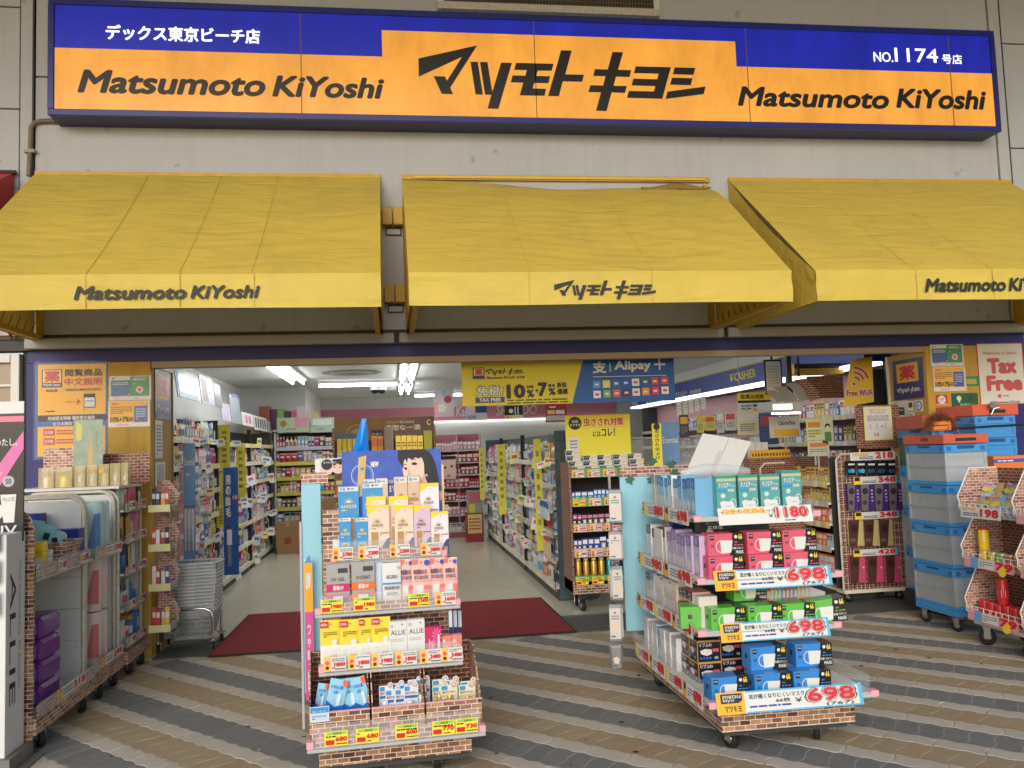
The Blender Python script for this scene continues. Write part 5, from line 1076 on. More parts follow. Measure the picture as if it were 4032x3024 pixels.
# ---------------- shopping baskets on a wheeled stand
BK = mat((170, 174, 172), .45); BKT = mat((192, 196, 194), .4)
bx = thing('basket_stand', 'chrome wheeled stand carrying the stack of grey shopping baskets', 'stand', (-1.715, 7.60, 0))
for y in (-.14, .2):
    MB().tube([(-.215, y, .07), (-.215, y, .26), (-.2, y, .31), (-.15, y, .335), (.15, y, .335), (.2, y, .31), (.215, y, .26), (.215, y, .07)], .011, CHROME, 8).build('leg_frame', bx)
for x in (-.19, .19): MB().tube([(x, -.14, .33), (x, .2, .33)], .009, CHROME, 8).build('side_bar', bx)
for x in (-.215, .215):
    for y in (-.14, .2): wheel(bx, x, y, .032, .02, .3)
def basket_mesh(full):
    b = MB(); h = .21; w0, d0, w1, d1 = .175, .125, .225, .165
    def L(k, s): return s*(w0+(w1-w0)*k), (d0+(d1-d0)*k)
    # rim
    rim = [(-w1, -d1+.03, h), (-w1+.03, -d1, h), (w1-.03, -d1, h), (w1, -d1+.03, h), (w1, d1-.03, h), (w1-.03, d1, h), (-w1+.03, d1, h), (-w1, d1-.03, h)]
    b.tube(rim, .009, BKT, 6, True); b.tube([(x*.985, y*.985, z-.022) for x, y, z in rim], .005, BK, 4, True)
    # handles folded on the rim, two wires at the front and the back
    for sx in (-1, 1): b.tube([(sx*.06, -d1-.008, h-.006), (sx*.075, -d1-.014, h+.004), (sx*.2, -d1-.012, h+.006), (sx*(w1+.01), -d1+.04, h+.008), (sx*(w1+.012), 0, h+.008)], .0055, BKT, 5)
    if full:
        n = 20
        for face in range(4):
            for i in range(n+1):
                u = -1+2*i/n
                def Q(k): 
                    w = w0+(w1-w0)*k; d = d0+(d1-d0)*k
                    return ((u*w, -d), (u*w, d), (-w, u*d), (w, u*d))[face]
                p0, p1 = Q(0), Q(1); b.tube([(p0[0], p0[1], .0), (p1[0], p1[1], h)], .0042, BK, 4)
            for k in (.0, .2, .4, .6, .8):
                w = w0+(w1-w0)*k; d = d0+(d1-d0)*k; z = h*k; pt = (((-w, -d), (w, -d)), ((-w, d), (w, d)), ((-w, -d), (-w, d)), ((w, -d), (w, d)))[face]
                b.tube([(pt[0][0], pt[0][1], z), (pt[1][0], pt[1][1], z)], .0055, BK, 4)
        b.box(-w0, w0, -d0, d0, -.004, .004, BK); b.add([(-.1, -d0-.03, h*.72), (.1, -d0-.03, h*.72), (.1, -d1+.004, h*.98), (-.1, -d1+.004, h*.98)], [(0, 1, 2, 3)], BKT)
    else:
        for s_, y in ((-1, 0), (1, 0)):
            b.add([(s_*w1*.98, -d1*.98, h-.03), (s_*w1*.98, d1*.98, h-.03), (s_*w1*.93, d1*.9, h-.075), (s_*w1*.93, -d1*.9, h-.075)], [(0, 1, 2, 3)], BK); b.add([(-w1*.98, s_*d1*.98, h-.03), (w1*.98, s_*d1*.98, h-.03), (w1*.93, s_*d1*.9, h-.075), (-w1*.93, s_*d1*.9, h-.075)], [(0, 1, 2, 3)], BK)
        for i in range(26): x = -w1*.95+1.9*w1*i/25; b.box(x-.003, x+.003, -d1*.985-.002, -d1*.985+.002, h-.05, h-.01, BKT)
    return b.mesh('basket')
mf, ms = basket_mesh(True), basket_mesh(False)
tag(ob('shopping_basket', mf, None, (-1.715, 7.64, .105), 0), 'grey perforated shopping basket hung lowest inside the chrome stand', 'basket', 'grey shopping baskets')
for i in range(14):
    tag(ob('shopping_basket', ms if i < 13 else mf, None, (-1.715+.0015*i, 7.64+.0006*i, .125+i*.0275), .01*math.sin(i*2.1)), 'grey shopping basket topping the nested pile' if i == 13 else 'grey shopping basket in the middle of the nested pile', 'basket', 'grey shopping baskets')
# ================================================================ posters and notices on the shop front
def sheet(name, label, rect, Y, th=.002, base=PAPER, cat='poster', group=None):
    X0, X1, z0, z1 = RY(*rect, Y); w, h = X1-X0, z1-z0
    t = thing(name, label, cat, ((X0+X1)/2, Y, z0), 0, group); MB().box(-w/2, w/2, 0, th, 0, h, base).build('sheet', t)
    return t, Pk(w, h)
def sheetX(name, label, x0, ya, yb, x1, Xp, face, base, cat='sign', group=None, th=.003):
    """on a jamb: photo columns x0..x1, rows ya..yb; face -1 looks to -X, +1 to +X"""
    a, b, c, d = PX(x0, ya, Xp), PX(x1, ya, Xp), PX(x0, yb, Xp), PX(x1, yb, Xp)
    y0, y1 = (a.y+c.y)/2, (b.y+d.y)/2; z0, z1 = (c.z+d.z)/2, (a.z+b.z)/2; w, h = abs(y1-y0), z1-z0
    t = thing(name, label, cat, (Xp, (y0+y1)/2, z0), math.pi/2*(1 if face > 0 else -1), group); MB().box(-w/2, w/2, 0, th, 0, h, base).build('sheet', t)
    return t, Pk(w, h)
BLUEP = mat((30, 92, 160), .4); GRN = mat((40, 140, 80), .4); DRED = mat((200, 50, 50), .4); FILM = clear(.035, (250, 250, 250), .05)
t, p = sheet('poster', 'tall yellow and blue poster with Chinese headline on the blue panel', (75.6, 783, 232, 989), 7.296, base=BLUEP)
def U(x): return (x-305)/630
def V(y): return 1-(y-170)/830
p.q(U(330), V(625), U(920), V(185), ORY); p.q(U(330), V(680), U(935), V(630), INK); p.q(U(330), V(980), U(915), V(725), ORY)
p.q(U(363), V(385), U(540), V(228), mat((40, 40, 90), .4)); p.q(U(372), V(345), U(530), V(236), mat((250, 190, 110), .4)); p.t('薬', U(385), V(340), U(520), V(240), DRED, .05); p.lg(U(372), V(378), U(528), V(350), PAPER)
p.t('閲覧商品', U(565), V(292), U(890), V(228), INK, .035); p.t('中文說明', U(560), V(373), U(890), V(306), DRED, .035); p.t('松本清', U(400), V(425), U(498), V(400), INK, .02); p.t('「掌握商品最新官方資訊」', U(560), V(420), U(885), V(398), INK, .01)
for k in range(6): p.q(U(567+16*k), V(520), U(577+16*k), V(510), DRED)
p.p([(U(670), V(545)), (U(705), V(515)), (U(670), V(487))], DRED); p.q(U(730), V(570), U(830), V(447), DGREY); p.q(U(736), V(562), U(824), V(480), PAPER); p.ln(U(745), V(540), U(815), V(500), GREY, 2, 4); p.ln(U(400), V(602), U(565), V(582), INK, 1, 3); p.ln(U(730), V(595), U(830), V(577), INK, 1, 4)
p.t('跨越語言障礙 獲取更多資訊', U(420), V(672), U(828), V(638), PAPER, .02); p.t('全日本藥妝', U(460), V(718), U(630), V(686), PAPER, .02)
for k, s_ in enumerate(('在日本', '在中国')): p.q(U(382), V(803+78*k), U(476), V(745+78*k), DRED); p.t(s_, U(392), V(790+78*k), U(466), V(760+78*k), PAPER, .02); p.ln(U(495), V(800+78*k), U(640), V(750+78*k), DRED, 2, k+2)
p.build('print', t); MB().box(-p.w/2-.01, p.w/2+.01, -.0105, -.0095, -.01, p.h+.01, FILM).build('plastic_cover', t)
def payments(rect1, rect2, where):
    t, p = sheet('notice', 'white notice with blue and green halves taped on the '+where, rect1, 7.293)
    p.q(.04, .16, .5, .82, BLUEP); p.q(.5, .16, .96, .97, GRN); p.ln(.06, .86, .3, .94, NAVY, 1, 2); p.ln(.08, .62, .46, .76, PAPER, 2, 3); p.p([(.15, .16), (.4, .16), (.5, .28), (.5, .2)], ORY); p.t('韓国支付', .58, .8, .88, .92, PAPER, .02); p.ln(.58, .62, .9, .72, PAPER, 1, 4); p.d(.73, .42, .09, PAPER); p.d(.73, .42, .05, PINKT); p.ln(.15, .04, .35, .1, PINKT, 1, 2); p.ln(.6, .04, .85, .1, GREY, 1, 3)
    p.build('print', t); MB().box(-p.w/2-.005, p.w/2+.005, -.0095, -.009, -.005, p.h+.005, FILM).build('plastic_cover', t)
    t, p = sheet('notice', 'yellow discount notice with blue block taped on the '+where, rect2, 7.292)
    p.q(.03, .16, .96, .97, ORY); p.q(.62, .18, .94, .8, mat((40, 76, 150), .4)); p.ln(.08, .84, .6, .94, DRED, 1, 2); p.ln(.06, .5, .58, .8, mat((120, 90, 30), .4), 4, 3); p.t('10%+7%', .05, .2, .5, .4, INK, .06); p.t('折扣', .5, .22, .6, .38, INK, .03); p.ln(.66, .26, .9, .72, mat((170, 190, 220), .4), 5, 6); p.ln(.2, .05, .8, .11, PINKT, 1, 3)
    p.build('print', t); MB().box(-p.w/2-.005, p.w/2+.005, -.0095, -.009, -.005, p.h+.005, FILM).build('plastic_cover', t)
payments((236, 812, 326, 864), (234, 866, 324, 922), 'left yellow pillar'); payments((2010, 744, 2081, 791), (2016, 793, 2086, 845), 'right yellow pillar')
def yaku(t, p, wide):
    p.q(.14, .42, .86, .9, ORY); p.t('薬' if not wide else '薬', .24, .48, .76, .84, DRED, .05); p.lg(.12, .14, .9, .3, PAPER); p.build('print', t)
t, p = sheetX('medicine_sign', 'narrow blue medicine sign with orange square on the left jamb', 335.5, 803, 906, 369, -1.931, 1, mat((44, 48, 110), .4)); yaku(t, p, 0)
t, p = sheetX('medicine_sign', 'blue medicine sign with orange square on the right jamb', 1929, 775, 862, 1994, 4.853, -1, mat((36, 44, 120), .4)); yaku(t, p, 1)
for r_, l in (((335.5, 908, 990, 351), 'long narrow white notice under the left medicine sign'), ((336, 998, 1050, 357), 'white list of text lines low on the left jamb')):
    t, p = sheetX('notice', l, r_[0], r_[1], r_[2], r_[3], -1.931, 1, PAPER, 'notice'); p.ln(.15, .08, .85, .9, GREY, 9, 3); p.build('print', t)
t, p = sheetX('card_sticker', 'white credit card sticker with dark green emblem on the right jamb', 1926, 866, 905, 1961, 4.853, -1, PAPER, 'sticker'); p.p([(.35, .2), (.8, .2), (.8, .62), (.45, .66)], mat((20, 60, 50), .4)); p.t('Pay', .4, .42, .75, .56, PAPER, .02); p.ln(.15, .8, .85, .9, GREY, 1, 2); p.build('print', t)
t, p = sheetX('phone_sticker', 'white sticker with a blue phone circle on the right jamb', 1976, 864, 889, 1993, 4.853, -1, PAPER, 'sticker'); p.rg(.5, .5, .3, .4, mat((60, 70, 160), .4), sv=.95); p.q(.35, .4, .5, .6, mat((60, 70, 160), .4)); p.build('print', t)
t, p = sheetX('small_sticker', 'small white sticker with dark square on the right jamb', 1961, 866, 888, 1973, 4.853, -1, PAPER, 'sticker'); p.q(.15, .35, .85, .85, mat((90, 84, 50), .5)); p.build('print', t)
t, p = sheetX('wifi_sticker', 'small white wireless network sticker above the broom', 1961, 890, 915, 1976, 4.853, -1, PAPER, 'sticker'); p.t('dw', .15, .25, .75, .55, mat((150, 30, 60), .4), .03); p.t('free', .3, .7, .8, .88, INK, .02); p.build('print', t)
t, p = sheet('tax_free_poster', 'white poster with large red tax free lettering on the blue panel', (2113, 741, 2213, 874), 7.295, base=DRED)
p.q(.02, .015, .98, .985, mat((226, 220, 208), .4)); p.t('Welcome to Japan!', .12, .80, .86, .865, DRED, .02); p.t('Tax', .20, .50, .84, .755, DRED, .09); p.t('Free', .16, .22, .94, .475, DRED, .09); p.d(.42, .14, .04, DRED); p.ln(.5, .12, .75, .16, GREY, 1, 3); p.t('Matsumoto KiYoshi', .3, .02, .85, .06, INK, .03); p.build('print', t)
MB().box(-p.w/2, p.w/2, -.01, -.009, 0, p.h, FILM).build('plastic_cover', t)
t, p = sheet('energy_sign', 'dark green sign with a pale light bulb on the right pillar', (2056, 849, 2113, 884), 7.294, base=mat((36, 92, 62), .35)); p.d(.28, .68, .09, PAPER); p.q(.25, .42, .31, .56, PAPER); p.d(.72, .68, .09, mat((30, 76, 52), .4)); p.t('節電中', .3, .2, .7, .36, mat((150, 210, 170), .4), .02); p.q(0, .03, 1, .1, PAPER); p.build('print', t)
t, p = sheet('red_sticker', 'small red and white sticker beside the green bulb sign', (2022, 853, 2047, 877), 7.294, base=DRED); p.d(.5, .55, .34, PAPER); p.ln(.3, .4, .7, .7, DRED, 3, 3); p.q(0, .05, 1, .2, mat((240, 160, 150), .4)); p.build('print', t)
t, p = sheet('green_strip', 'green and beige strip taped beside the payment notices', (2084, 813, 2116, 834), 7.294, base=GRN, cat='strip'); p.q(.1, .2, .8, .75, mat((190, 170, 90), .5)); p.build('print', t)
# dark scratches left by old tape on the right pillar
for i in range(14):
    x, z = random.uniform(4.95, 5.36), random.uniform(1.35, 1.72); w, h = (random.uniform(.04, .12), .004) if i % 2 else (.004, random.uniform(.04, .1))
    MB().box(x, x+w, FY-.0035, FY-.0025, z, z+h, mat((70, 52, 24), .7)).build('tape_mark', bld, (0, -FY, 0))
# ================================================================ crates on the right
CB_, CG_, CO_ = mat((66, 150, 214), .4, vary=.06, vscale=6), mat((196, 202, 206), .35, alpha=.55, vary=.08, vscale=10), mat((206, 92, 62), .45, vary=.08, vscale=8)
def crate(h, rim, side, name='folding_crate'):
    w, d = .37, .53; b = MB(); rh = .07
    root = MB()
    body = MB().box(.008, w-.008, .008, .012, .03, h-rh, side).box(.008, .012, .012, d-.008, .03, h-rh, side).box(w-.012, w-.008, .012, d-.008, .03, h-rh, side).box(.012, w-.012, d-.012, d-.008, .03, h-rh, side)
    ribs = [MB().box(.002, w-.002, .002, .008, h*.42, h*.42+.018, side), MB().box(.002, .008, .0085, d-.002, h*.42, h*.42+.018, side)]
    for x, y in ((0, 0), (w-.03, 0), (0, d-.03), (w-.03, d-.03)): ribs.append(MB().box(x+.0025, x+.0275, y+.0025, y+.0275, .03, h-rh, side))
    rm_ = MB().box(0, w, 0, d, h-rh, h-.004, rim, .004)
    rec = []
    for x in (.02, w-.06): rec.append(MB().box(x, x+.04, -.0012, -.0002, h-rh+.015, h-.02, mat((44, 110, 170), .5)))
    for y in (.02, d-.06): rec.append(MB().box(-.0012, -.0002, y, y+.04, h-rh+.015, h-.02, mat((44, 110, 170), .5)))
    rec.append(MB().box(w*.3, w*.7, -.0013, -.0002, h-rh+.03, h-.012, mat((30, 80, 130), .5))); rec.append(MB().box(-.0013, -.0002, d*.35, d*.65, h-rh+.04, h-.012, mat((30, 80, 130), .5)))
    bs = MB().box(.004, w-.004, .004, d-.004, 0, .03, rim)
    return [(body, 'side_walls'), (rm_, 'rim'), (bs, 'base')]+[(r_, 'rib') for r_ in ribs]+[(r_, 'handle_recess') for r_ in rec]
def put_crate(x, y, z, h, rim, side, label, group='folding crates stacked by the pillar', rz=0, fill=None):
    t = thing('folding_crate', label, 'crate', (x, y, z), rz, group)
    for mb, n in crate(h, rim, side): mb.build(n, t)
    if fill:
        MB().box(.03, .34, .03, .5, .031, h*.6, fill).build('liner', t)
    return t
zc = [PY(2050, yy, 6.3).z for yy in (959, 1040, 1122, 1205, 1295)]    # crate rims down the near corner
zc.append(.17)
DUL = mat((206, 210, 214), .5)
dol = thing('crate_dolly', 'low wheeled dolly under the main stack of grey crates', 'dolly', (4.3, 6.3, 0)); MB().box(0, .37, 0, .53, .12, .168, CB_, .004).build('deck', dol)
for x, y in ((.05, .06), (.32, .06), (.05, .47), (.32, .47)): wheel(dol, x, y, .045, .025, .4)
h0 = (zc[0]-.17)/4
for i in range(4): put_crate(4.3+.004*(i % 2), 6.3+.003*i, .17+i*h0, h0-.001, CB_, CG_, ('lowest', 'second lowest', 'second highest', 'topmost')[i]+' grey folding crate with blue rim in the main stack', fill=DUL if i == 3 else mat((186, 186, 184), .6))
t = thing('folded_crate', 'flat orange folded crate on top of the main crate stack', 'crate', (4.292, 6.29, zc[0])); MB().box(0, .386, 0, .55, 0, .075, CO_, .005).build('body', t); MB().box(.1, .28, -.0015, -.0003, .02, .045, INK).box(-.0015, -.0003, .2, .3, .025, .05, mat((120, 50, 30), .5)).build('slots', t)
t = thing('folded_crate', 'second flat orange folded crate lying behind the broom', 'crate', (4.50, 6.86, 1.601)); MB().box(0, .45, 0, .4, 0, .115, mat((176, 76, 56), .5), .005).build('body', t); MB().box(.16, .26, -.0012, -.0003, .05, .075, INK).build('slot', t)
for i in range(4): put_crate(4.63, 6.93, .16+i*.36, .359, CB_, CG_ if i != 3 else mat((70, 110, 90), .4, alpha=.8), ('lowest', 'second lowest', 'second highest', 'topmost')[i]+' grey crate in the column squeezed behind the main crate stack', fill=mat((160, 160, 158), .6))
MB().box(4.61, 5.01, 6.92, 7.47, 0.0, .158, mat((60, 62, 64), .6)).build('crate_plinth', kind='structure')
tc_ = [PY(2160, y, 6.6).z for y in (872, 897, 944, 988)]
put_crate(4.80, 6.6, tc_[3], tc_[2]-tc_[3], CB_, CB_, 'lower solid blue crate in the stack under the tax free poster', 'solid crates under the poster'); put_crate(4.80, 6.6, tc_[2], tc_[1]-tc_[2], CB_, CB_, 'upper solid blue crate in the stack under the tax free poster', 'solid crates under the poster')
t = thing('folded_crate', 'orange folded crate topping the solid blue crates', 'crate', (4.80, 6.62, tc_[1])); MB().box(0, .42, 0, .5, 0, tc_[0]-tc_[1], CO_, .005).build('body', t); MB().box(.15, .3, -.0012, -.0003, .02, .05, INK).build('slot', t)
yb0 = .55
t = thing('yellow_crate', 'solid yellow crate under the blue crates by the pillar', 'crate', (4.80, 6.6, yb0)); MB().box(0, .40, 0, .5, 0, tc_[3]-yb0-.002, mat((226, 186, 62), .45), .006).build('body', t); MB().box(-.004, .404, -.004, .5, tc_[3]-yb0-.07, tc_[3]-yb0-.03, mat((210, 168, 50), .45)).build('band', t); MB().box(.2, .3, -.006, -.005, tc_[3]-yb0-.06, tc_[3]-yb0-.035, INK).build('print', t)
put_crate(4.80, 6.6, .17, .378, CB_, CG_, 'grey crate with blue rim under the yellow crate', 'solid crates under the poster'); MB().box(4.78, 5.22, 6.58, 7.14, 0, .168, mat((60, 62, 64), .6)).build('crate_plinth', kind='structure')
X0, X1, z0, z1 = RY(2146, 984, 2230, 1046, 6.35)
t, p = sheet('snack_carton', 'orange chocolate bar carton with red oval logo beside the yellow crate', (2148, 984, 2236, 1050), 6.35, .2, mat((226, 120, 50), .4), 'carton')
p.q(0, .78, 1, .9, mat((50, 90, 170), .4)); p.ln(.1, .8, .9, .88, PAPER, 1, 3); p.q(0, .0, 1, .12, DRED); p.p([(.1, .28), (.3, .42), (.7, .42), (.9, .28), (.7, .16), (.3, .16)], DRED); p.t('KitKat', .22, .2, .78, .38, PAPER, .04, .15); p.build('print', t)
pl = MB().box(0, .3, 0, .2, 0, z0-.002 if z0 > .2 else .2, mat((120, 116, 110), .6)); tag(pl.build('carton_pedestal', None, (PY(2148, 1046, 6.35).x, 6.36, 0)), 'plain grey pedestal under the chocolate bar carton', 'pedestal')
# broom lying on the crates
zb = zc[0]+.076
br = thing('broom', 'brown bristled broom with orange head and black handle lying on the crates', 'broom', (4.40, 6.42, zb))
MB().tube([(.06, -.06, .045), (.35, -.09, .052), (.86, -.12, .06)], .0095, BLACK, 8).build('handle', br); MB().tube([(.80, -.117, .06), (.88, -.121, .06), (.93, -.124, .06), (.95, -.125, .06)], [.014, .014, .01, .008], BLACK, 8).build('grip', br)
MB().box(-.13, .03, -.05, .05, .03, .11, mat((212, 122, 56), .5), .01).build('head_block', br); MB().box(-.14, .0, -.052, -.0505, .07, .078, mat((90, 40, 20), .6)).build('head_slot', br)
bm_ = MB(); rb = random.Random(5); BR1, BR2 = mat((120, 72, 38), .8), mat((92, 54, 28), .8)
for i in range(420):
    a = rb.uniform(.0, math.pi); r0 = rb.uniform(.05, .075); c, s_ = math.cos(a), math.sin(a); y = rb.uniform(-.06, .06)
    p0 = Vector((-.05+c*r0*.8, y, .06+s_*r0*.9)); L_ = rb.uniform(.07, .13); d = Vector((c*.9+rb.uniform(-.25, .25), rb.uniform(-.4, .2), s_*.55-.25)).normalized()
    p1 = p0+d*L_*.5+Vector((0, 0, .012)); p2 = p0+d*L_+Vector((0, -.01, -.035)); p2.z = max(p2.z, .004)
    w = .0022; bm_.add([(p0.x-w, p0.y, p0.z), (p0.x+w, p0.y, p0.z), (p1.x+w, p1.y, p1.z), (p1.x-w, p1.y, p1.z), (p2.x, p2.y, p2.z)], [(0, 1, 2, 3), (3, 2, 4)], BR1 if i % 2 else BR2)
o = bm_.build('bristles', br); o['kind'] = 'stuff'
MB().tube([(-.03, -.055, .0), (-.02, -.07, .05), (.0, -.06, .06)], .003, CHROME, 5).tube([(.05, -.06, .06), (.06, -.07, .04), (.07, -.07, .0)], .003, CHROME, 5).build('clips', br)
# silver ladle-like hook on the solid crates
c = PY(2148, 885, 6.56); tag(MB().lathe([(.03, -.005), (.032, 0), (.03, .005)], STEEL, (0, .05), 14, 'y').tube([(-.02, 0, -.03), (0, -.01, .02), (.05, -.02, .03)], .009, CHROME, 6).build('tape_dispenser', None, (c.x, 6.575, tc_[1]+.036)), 'small chrome tape dispenser lying on the upper blue crate', 'dispenser')
# ================================================================ wire racks of snacks facing the entrance
def wire_rack(X, Y0, Y1, tiers, label):
    t = thing('wire_rack', label, 'rack', (X, (Y0+Y1)/2, 0)); oy = (Y0+Y1)/2
    MB().box(0, .45, Y0-oy, Y1-oy, .15, .18, CREAM, .004).build('base', t)
    for x, y in ((.06, Y0+.06-oy), (.06, Y1-.06-oy), (.38, Y0+.06-oy), (.38, Y1-.06-oy)): wheel(t, x, y, .058, .034, .9)
    for k, (z0, z1) in enumerate(tiers):
        b = MB().box(.28, .286, Y0-oy, Y1-oy, z0, z1, BRICKD).build('brick_back', t)
        for yy in (Y0-oy, Y1-oy-.005): MB().prism([(-.02, z0+.02), (.28, z0), (.28, z1), (.06, z1), (-.04, z0+.14)], 0, .004, BRICKP, 'x').build('brick_side', t, (0, 0, 0)) if False else MB().prism([(-.02, z0+.02), (.28, z0), (.28, z1), (.06, z1), (-.05, z0+.14)], yy, yy+.004, BRICKP, 'y').build('brick_side', t)
        w = MB()
        for yy in (Y0-oy-.004, Y1-oy+.004): w.tube([(-.02, yy, z0+.02), (-.055, yy, z0+.14), (.055, yy, z1+.004), (.28, yy, z1+.004)], .005, WIRE, 6)
        n = 9
        for i in range(n+1):
            y = Y0-oy+(Y1-Y0)*i/n; w.tube([(.26, y, z0), (-.015, y, z0), (-.05, y, z0+.05), (-.05, y, z0+.09)], .0028, WIRE, 4)
        for z, x in ((z0+.05, -.05), (z0+.09, -.05), (z0, -.015)): w.tube([(x, Y0-oy, z), (x, Y1-oy, z)], .0032, WIRE, 5)
        w.build('wire_basket', t)
    return t
def rack_card(t, X, oy, y0, y1, z, h, num, style):
    w = y1-y0; c = Pk(w, h); c.box(-w/2, w/2, 0, .001, 0, h, PAPER if style == 0 else mat((232, 160, 170), .4))
    if style == 0: c.t('売れてます', .05, .62, .4, .95, mat((240, 190, 40), .4), .06); c.ln(.06, .15, .45, .5, NAVY, 2, 3); c.t(num, .5, .15, .95, .9, PRICE, .09)
    else: c.q(.14, .0, .3, 1, mat((110, 170, 220), .4)); c.q(.3, .1, .62, .9, PAPER); c.ln(.32, .2, .6, .8, GREY, 3, 3); c.d(.78, .25, .09, YEL); c.t(num, .64, .15, .98, .9, PRICE, .09)
    o = c.build('price_card', t, (-.058, (y0+y1)/2-oy, z)); o.rotation_euler = (-.1, 0, -math.pi/2)
RX = 4.21
wr = wire_rack(RX, 5.40, 5.97, ((.20, .55), (.585, .91), (.945, 1.285)), 'white wire snack rack with brick print backs beside the crate stack'); oy = (5.40+5.97)/2
rack_card(wr, RX, oy, 5.52, 5.95, .935, .08, '198', 0); rack_card(wr, RX, oy, 5.43, 5.95, .575, .075, '79', 1); rack_card(wr, RX, oy, 5.43, 5.95, .19, .075, '79', 1)
wr2 = wire_rack(RX-.03, 4.74, 5.36, ((.20, .55), (.585, .91), (.945, 1.275)), 'white wire snack rack with brick print sides nearest the street'); rack_card(wr2, RX, (4.74+5.36)/2, 4.8, 5.33, .935, .08, '79', 1); rack_card(wr2, RX, (4.74+5.36)/2, 4.8, 5.33, .575, .075, '79', 1)
def can(x, y, z, h, r, c, lid, label, group):
    t = thing('snack_can', label, 'can', (x, y, z), random.uniform(0, 3), group); m_ = mat(c, .3); MB().lathe([(r*.97, 0), (r, .004), (r, h-.006), (r*.97, h-.004)], m_, (0, 0), 18).build('body', t); MB().lathe([(r*1.03, h-.004), (r*1.03, h+.006), (r*.9, h+.008)], lid, (0, 0), 18).build('lid', t)
    MB().lathe([(r*1.005, h*.3), (r*1.005, h*.62)], mat((236, 210, 90) if c[1] > 100 else (240, 240, 236), .35), (0, 0), 9).build('label', t)
LIDR = mat((224, 60, 50), .3)
can(RX+.05, 5.86, .586+.108, .15, .037, (236, 196, 40), LIDR, 'tall yellow snack can standing on short cans', None)
for i, (y, c) in enumerate(((5.86, (236, 200, 50)), (5.77, (210, 180, 60)), (5.68, (90, 170, 90)), (5.59, (196, 90, 70)), (5.5, (226, 180, 60)))): can(RX+.05, y, .586, .098, .037, c, mat((206, 196, 150), .3, .3), 'short snack can in the middle tier of the wire rack', 'short cans in the middle tier')
for i, y in enumerate((5.9, 5.82, 5.74, 5.66, 5.58, 5.5)): can(RX+.05, y, .201, .12, .037, (206, 44, 50), LIDR, 'short red snack can in the lowest tier of the wire rack', 'red cans in the lowest tier')
can(RX+.05, 5.70, .201+.13, .17, .037, (206, 44, 50), LIDR, 'tall red snack can standing on the short red cans', None)
SB1, SB2 = (150, 200, 224), (236, 206, 90)
for i in range(10):
    y = 5.46+.105*(i % 5); lvl = i//5; z = .95+lvl*.09; c = random.choice((SB1, SB1, (190, 214, 226), (226, 206, 150)))
    t = thing('snack_bag', 'pastel blue snack bag in the heap on the top wire tier', 'bag', (RX+.02+.09*lvl, y+.03*lvl, z), -math.pi/2+random.uniform(-.3, .3), 'snack bags on the top wire tier'); t.rotation_euler = (-.3, random.uniform(-.3, .3), t.rotation_euler.z)
    pouch_body(.12, .15, .04, mat(c, .25)).build('bag', t); p = Pk(.12, .15, -.012); p.p([(.15, .6), (.45, .75), (.85, .68), (.8, .55), (.4, .5)], YEL); p.d(.35, .3, .13, mat((236, 170, 190), .4)); p.d(.65, .28, .12, PAPER); p.q(.2, .85, .8, .92, PINKT); p.build('print', t)
for z in (.95, .59):
    for i in range(4):
        t = thing('snack_box', 'small blue snack box in the rack nearest the street', 'box', (RX, 4.86+.12*i, z), -math.pi/2, 'blue snack boxes'); MB().box(-.05, .05, 0, .05, 0, .14, mat((60, 140, 210), .35), .001).box(-.04, .04, -.001, -.0003, .03, .09, PAPER).build('carton', t); MB().box(-.03, .03, -.0018, -.0011, .045, .075, INK).build('print', t)
# ================================================================ snack end rack (brick print, hanging bags) beyond the door
f2 = .4219/KP
def cs(u, v): return 3200/KP+u*f2, 1500/KP+v*f2
def cs2(u, v): return 3100/KP+u*f2, 2000/KP+v*f2
EY = 7.72
def R4(fn, u, v, u2, v2): a, b = fn(u, v), fn(u2, v2); return RY(a[0], a[1], b[0], b[1], EY)
X0, X1, z0, z1 = RY(1815, 980, 1948, 1272, EY)
sn = thing('snack_cart', 'wheeled brick print rack with hanging bags and red price strips', 'rack', ((X0+X1)/2, EY, 0)); cxs = (X0+X1)/2
MB().box(X0-cxs, X1-cxs, .0, .03, z0, z1, BRICKD).build('board', sn); MB().box(X0-cxs-.01, X1-cxs+.01, -.02, .4, z0-.03, z0-.001, CREAM).build('base', sn)
MB().tube([(X0-cxs-.012, -.01, z0), (X0-cxs-.012, -.01, z1-.05), (X0-cxs+.04, -.01, z1+.006), (X1-cxs-.04, -.01, z1+.006), (X1-cxs+.012, -.01, z1-.05), (X1-cxs+.012, -.01, z0)], .009, FRAMEW, 8).build('frame', sn)
gw = MB()
for i in range(16): x = X0-cxs+(X1-X0)*i/15; gw.tube([(x, -.006, z0), (x, -.006, z1)], .0018, WIRE, 4)
for i in range(20): z = z0+(z1-z0)*i/19; gw.tube([(X0-cxs, -.006, z), (X1-cxs, -.006, z)], .0018, WIRE, 4)
gw.build('wire_grid', sn)
for x in (X0-cxs+.06, X1-cxs-.06):
    for y in (.03, .34): wheel(sn, x, y, .045, .03, .1)
def strip(u, v, u2, v2, num, fn=cs, promo=False):
    a0, a1, b0, b1 = R4(fn, u, v, u2, v2); w, h = a1-a0, b1-b0; p = Pk(w, h); p.box(-w/2, w/2, 0, .001, 0, h, PAPER)
    if promo: p.t('注目の新商品', .04, .5, .4, .95, mat((236, 180, 40), .4), .05)
    else: p.q(0, 0, .16, 1, YEL); p.q(.02, .45, .14, .95, INK); p.q(.94, 0, 1, 1, SKYB2)
    p.ln(.2, .12, .5, .5, NAVY, 2, 3); p.t(num, .55, .18, .95, .95, PRICE, .08); p.build('price_strip', sn, ((a0+a1)/2-cxs, -.075, b0))
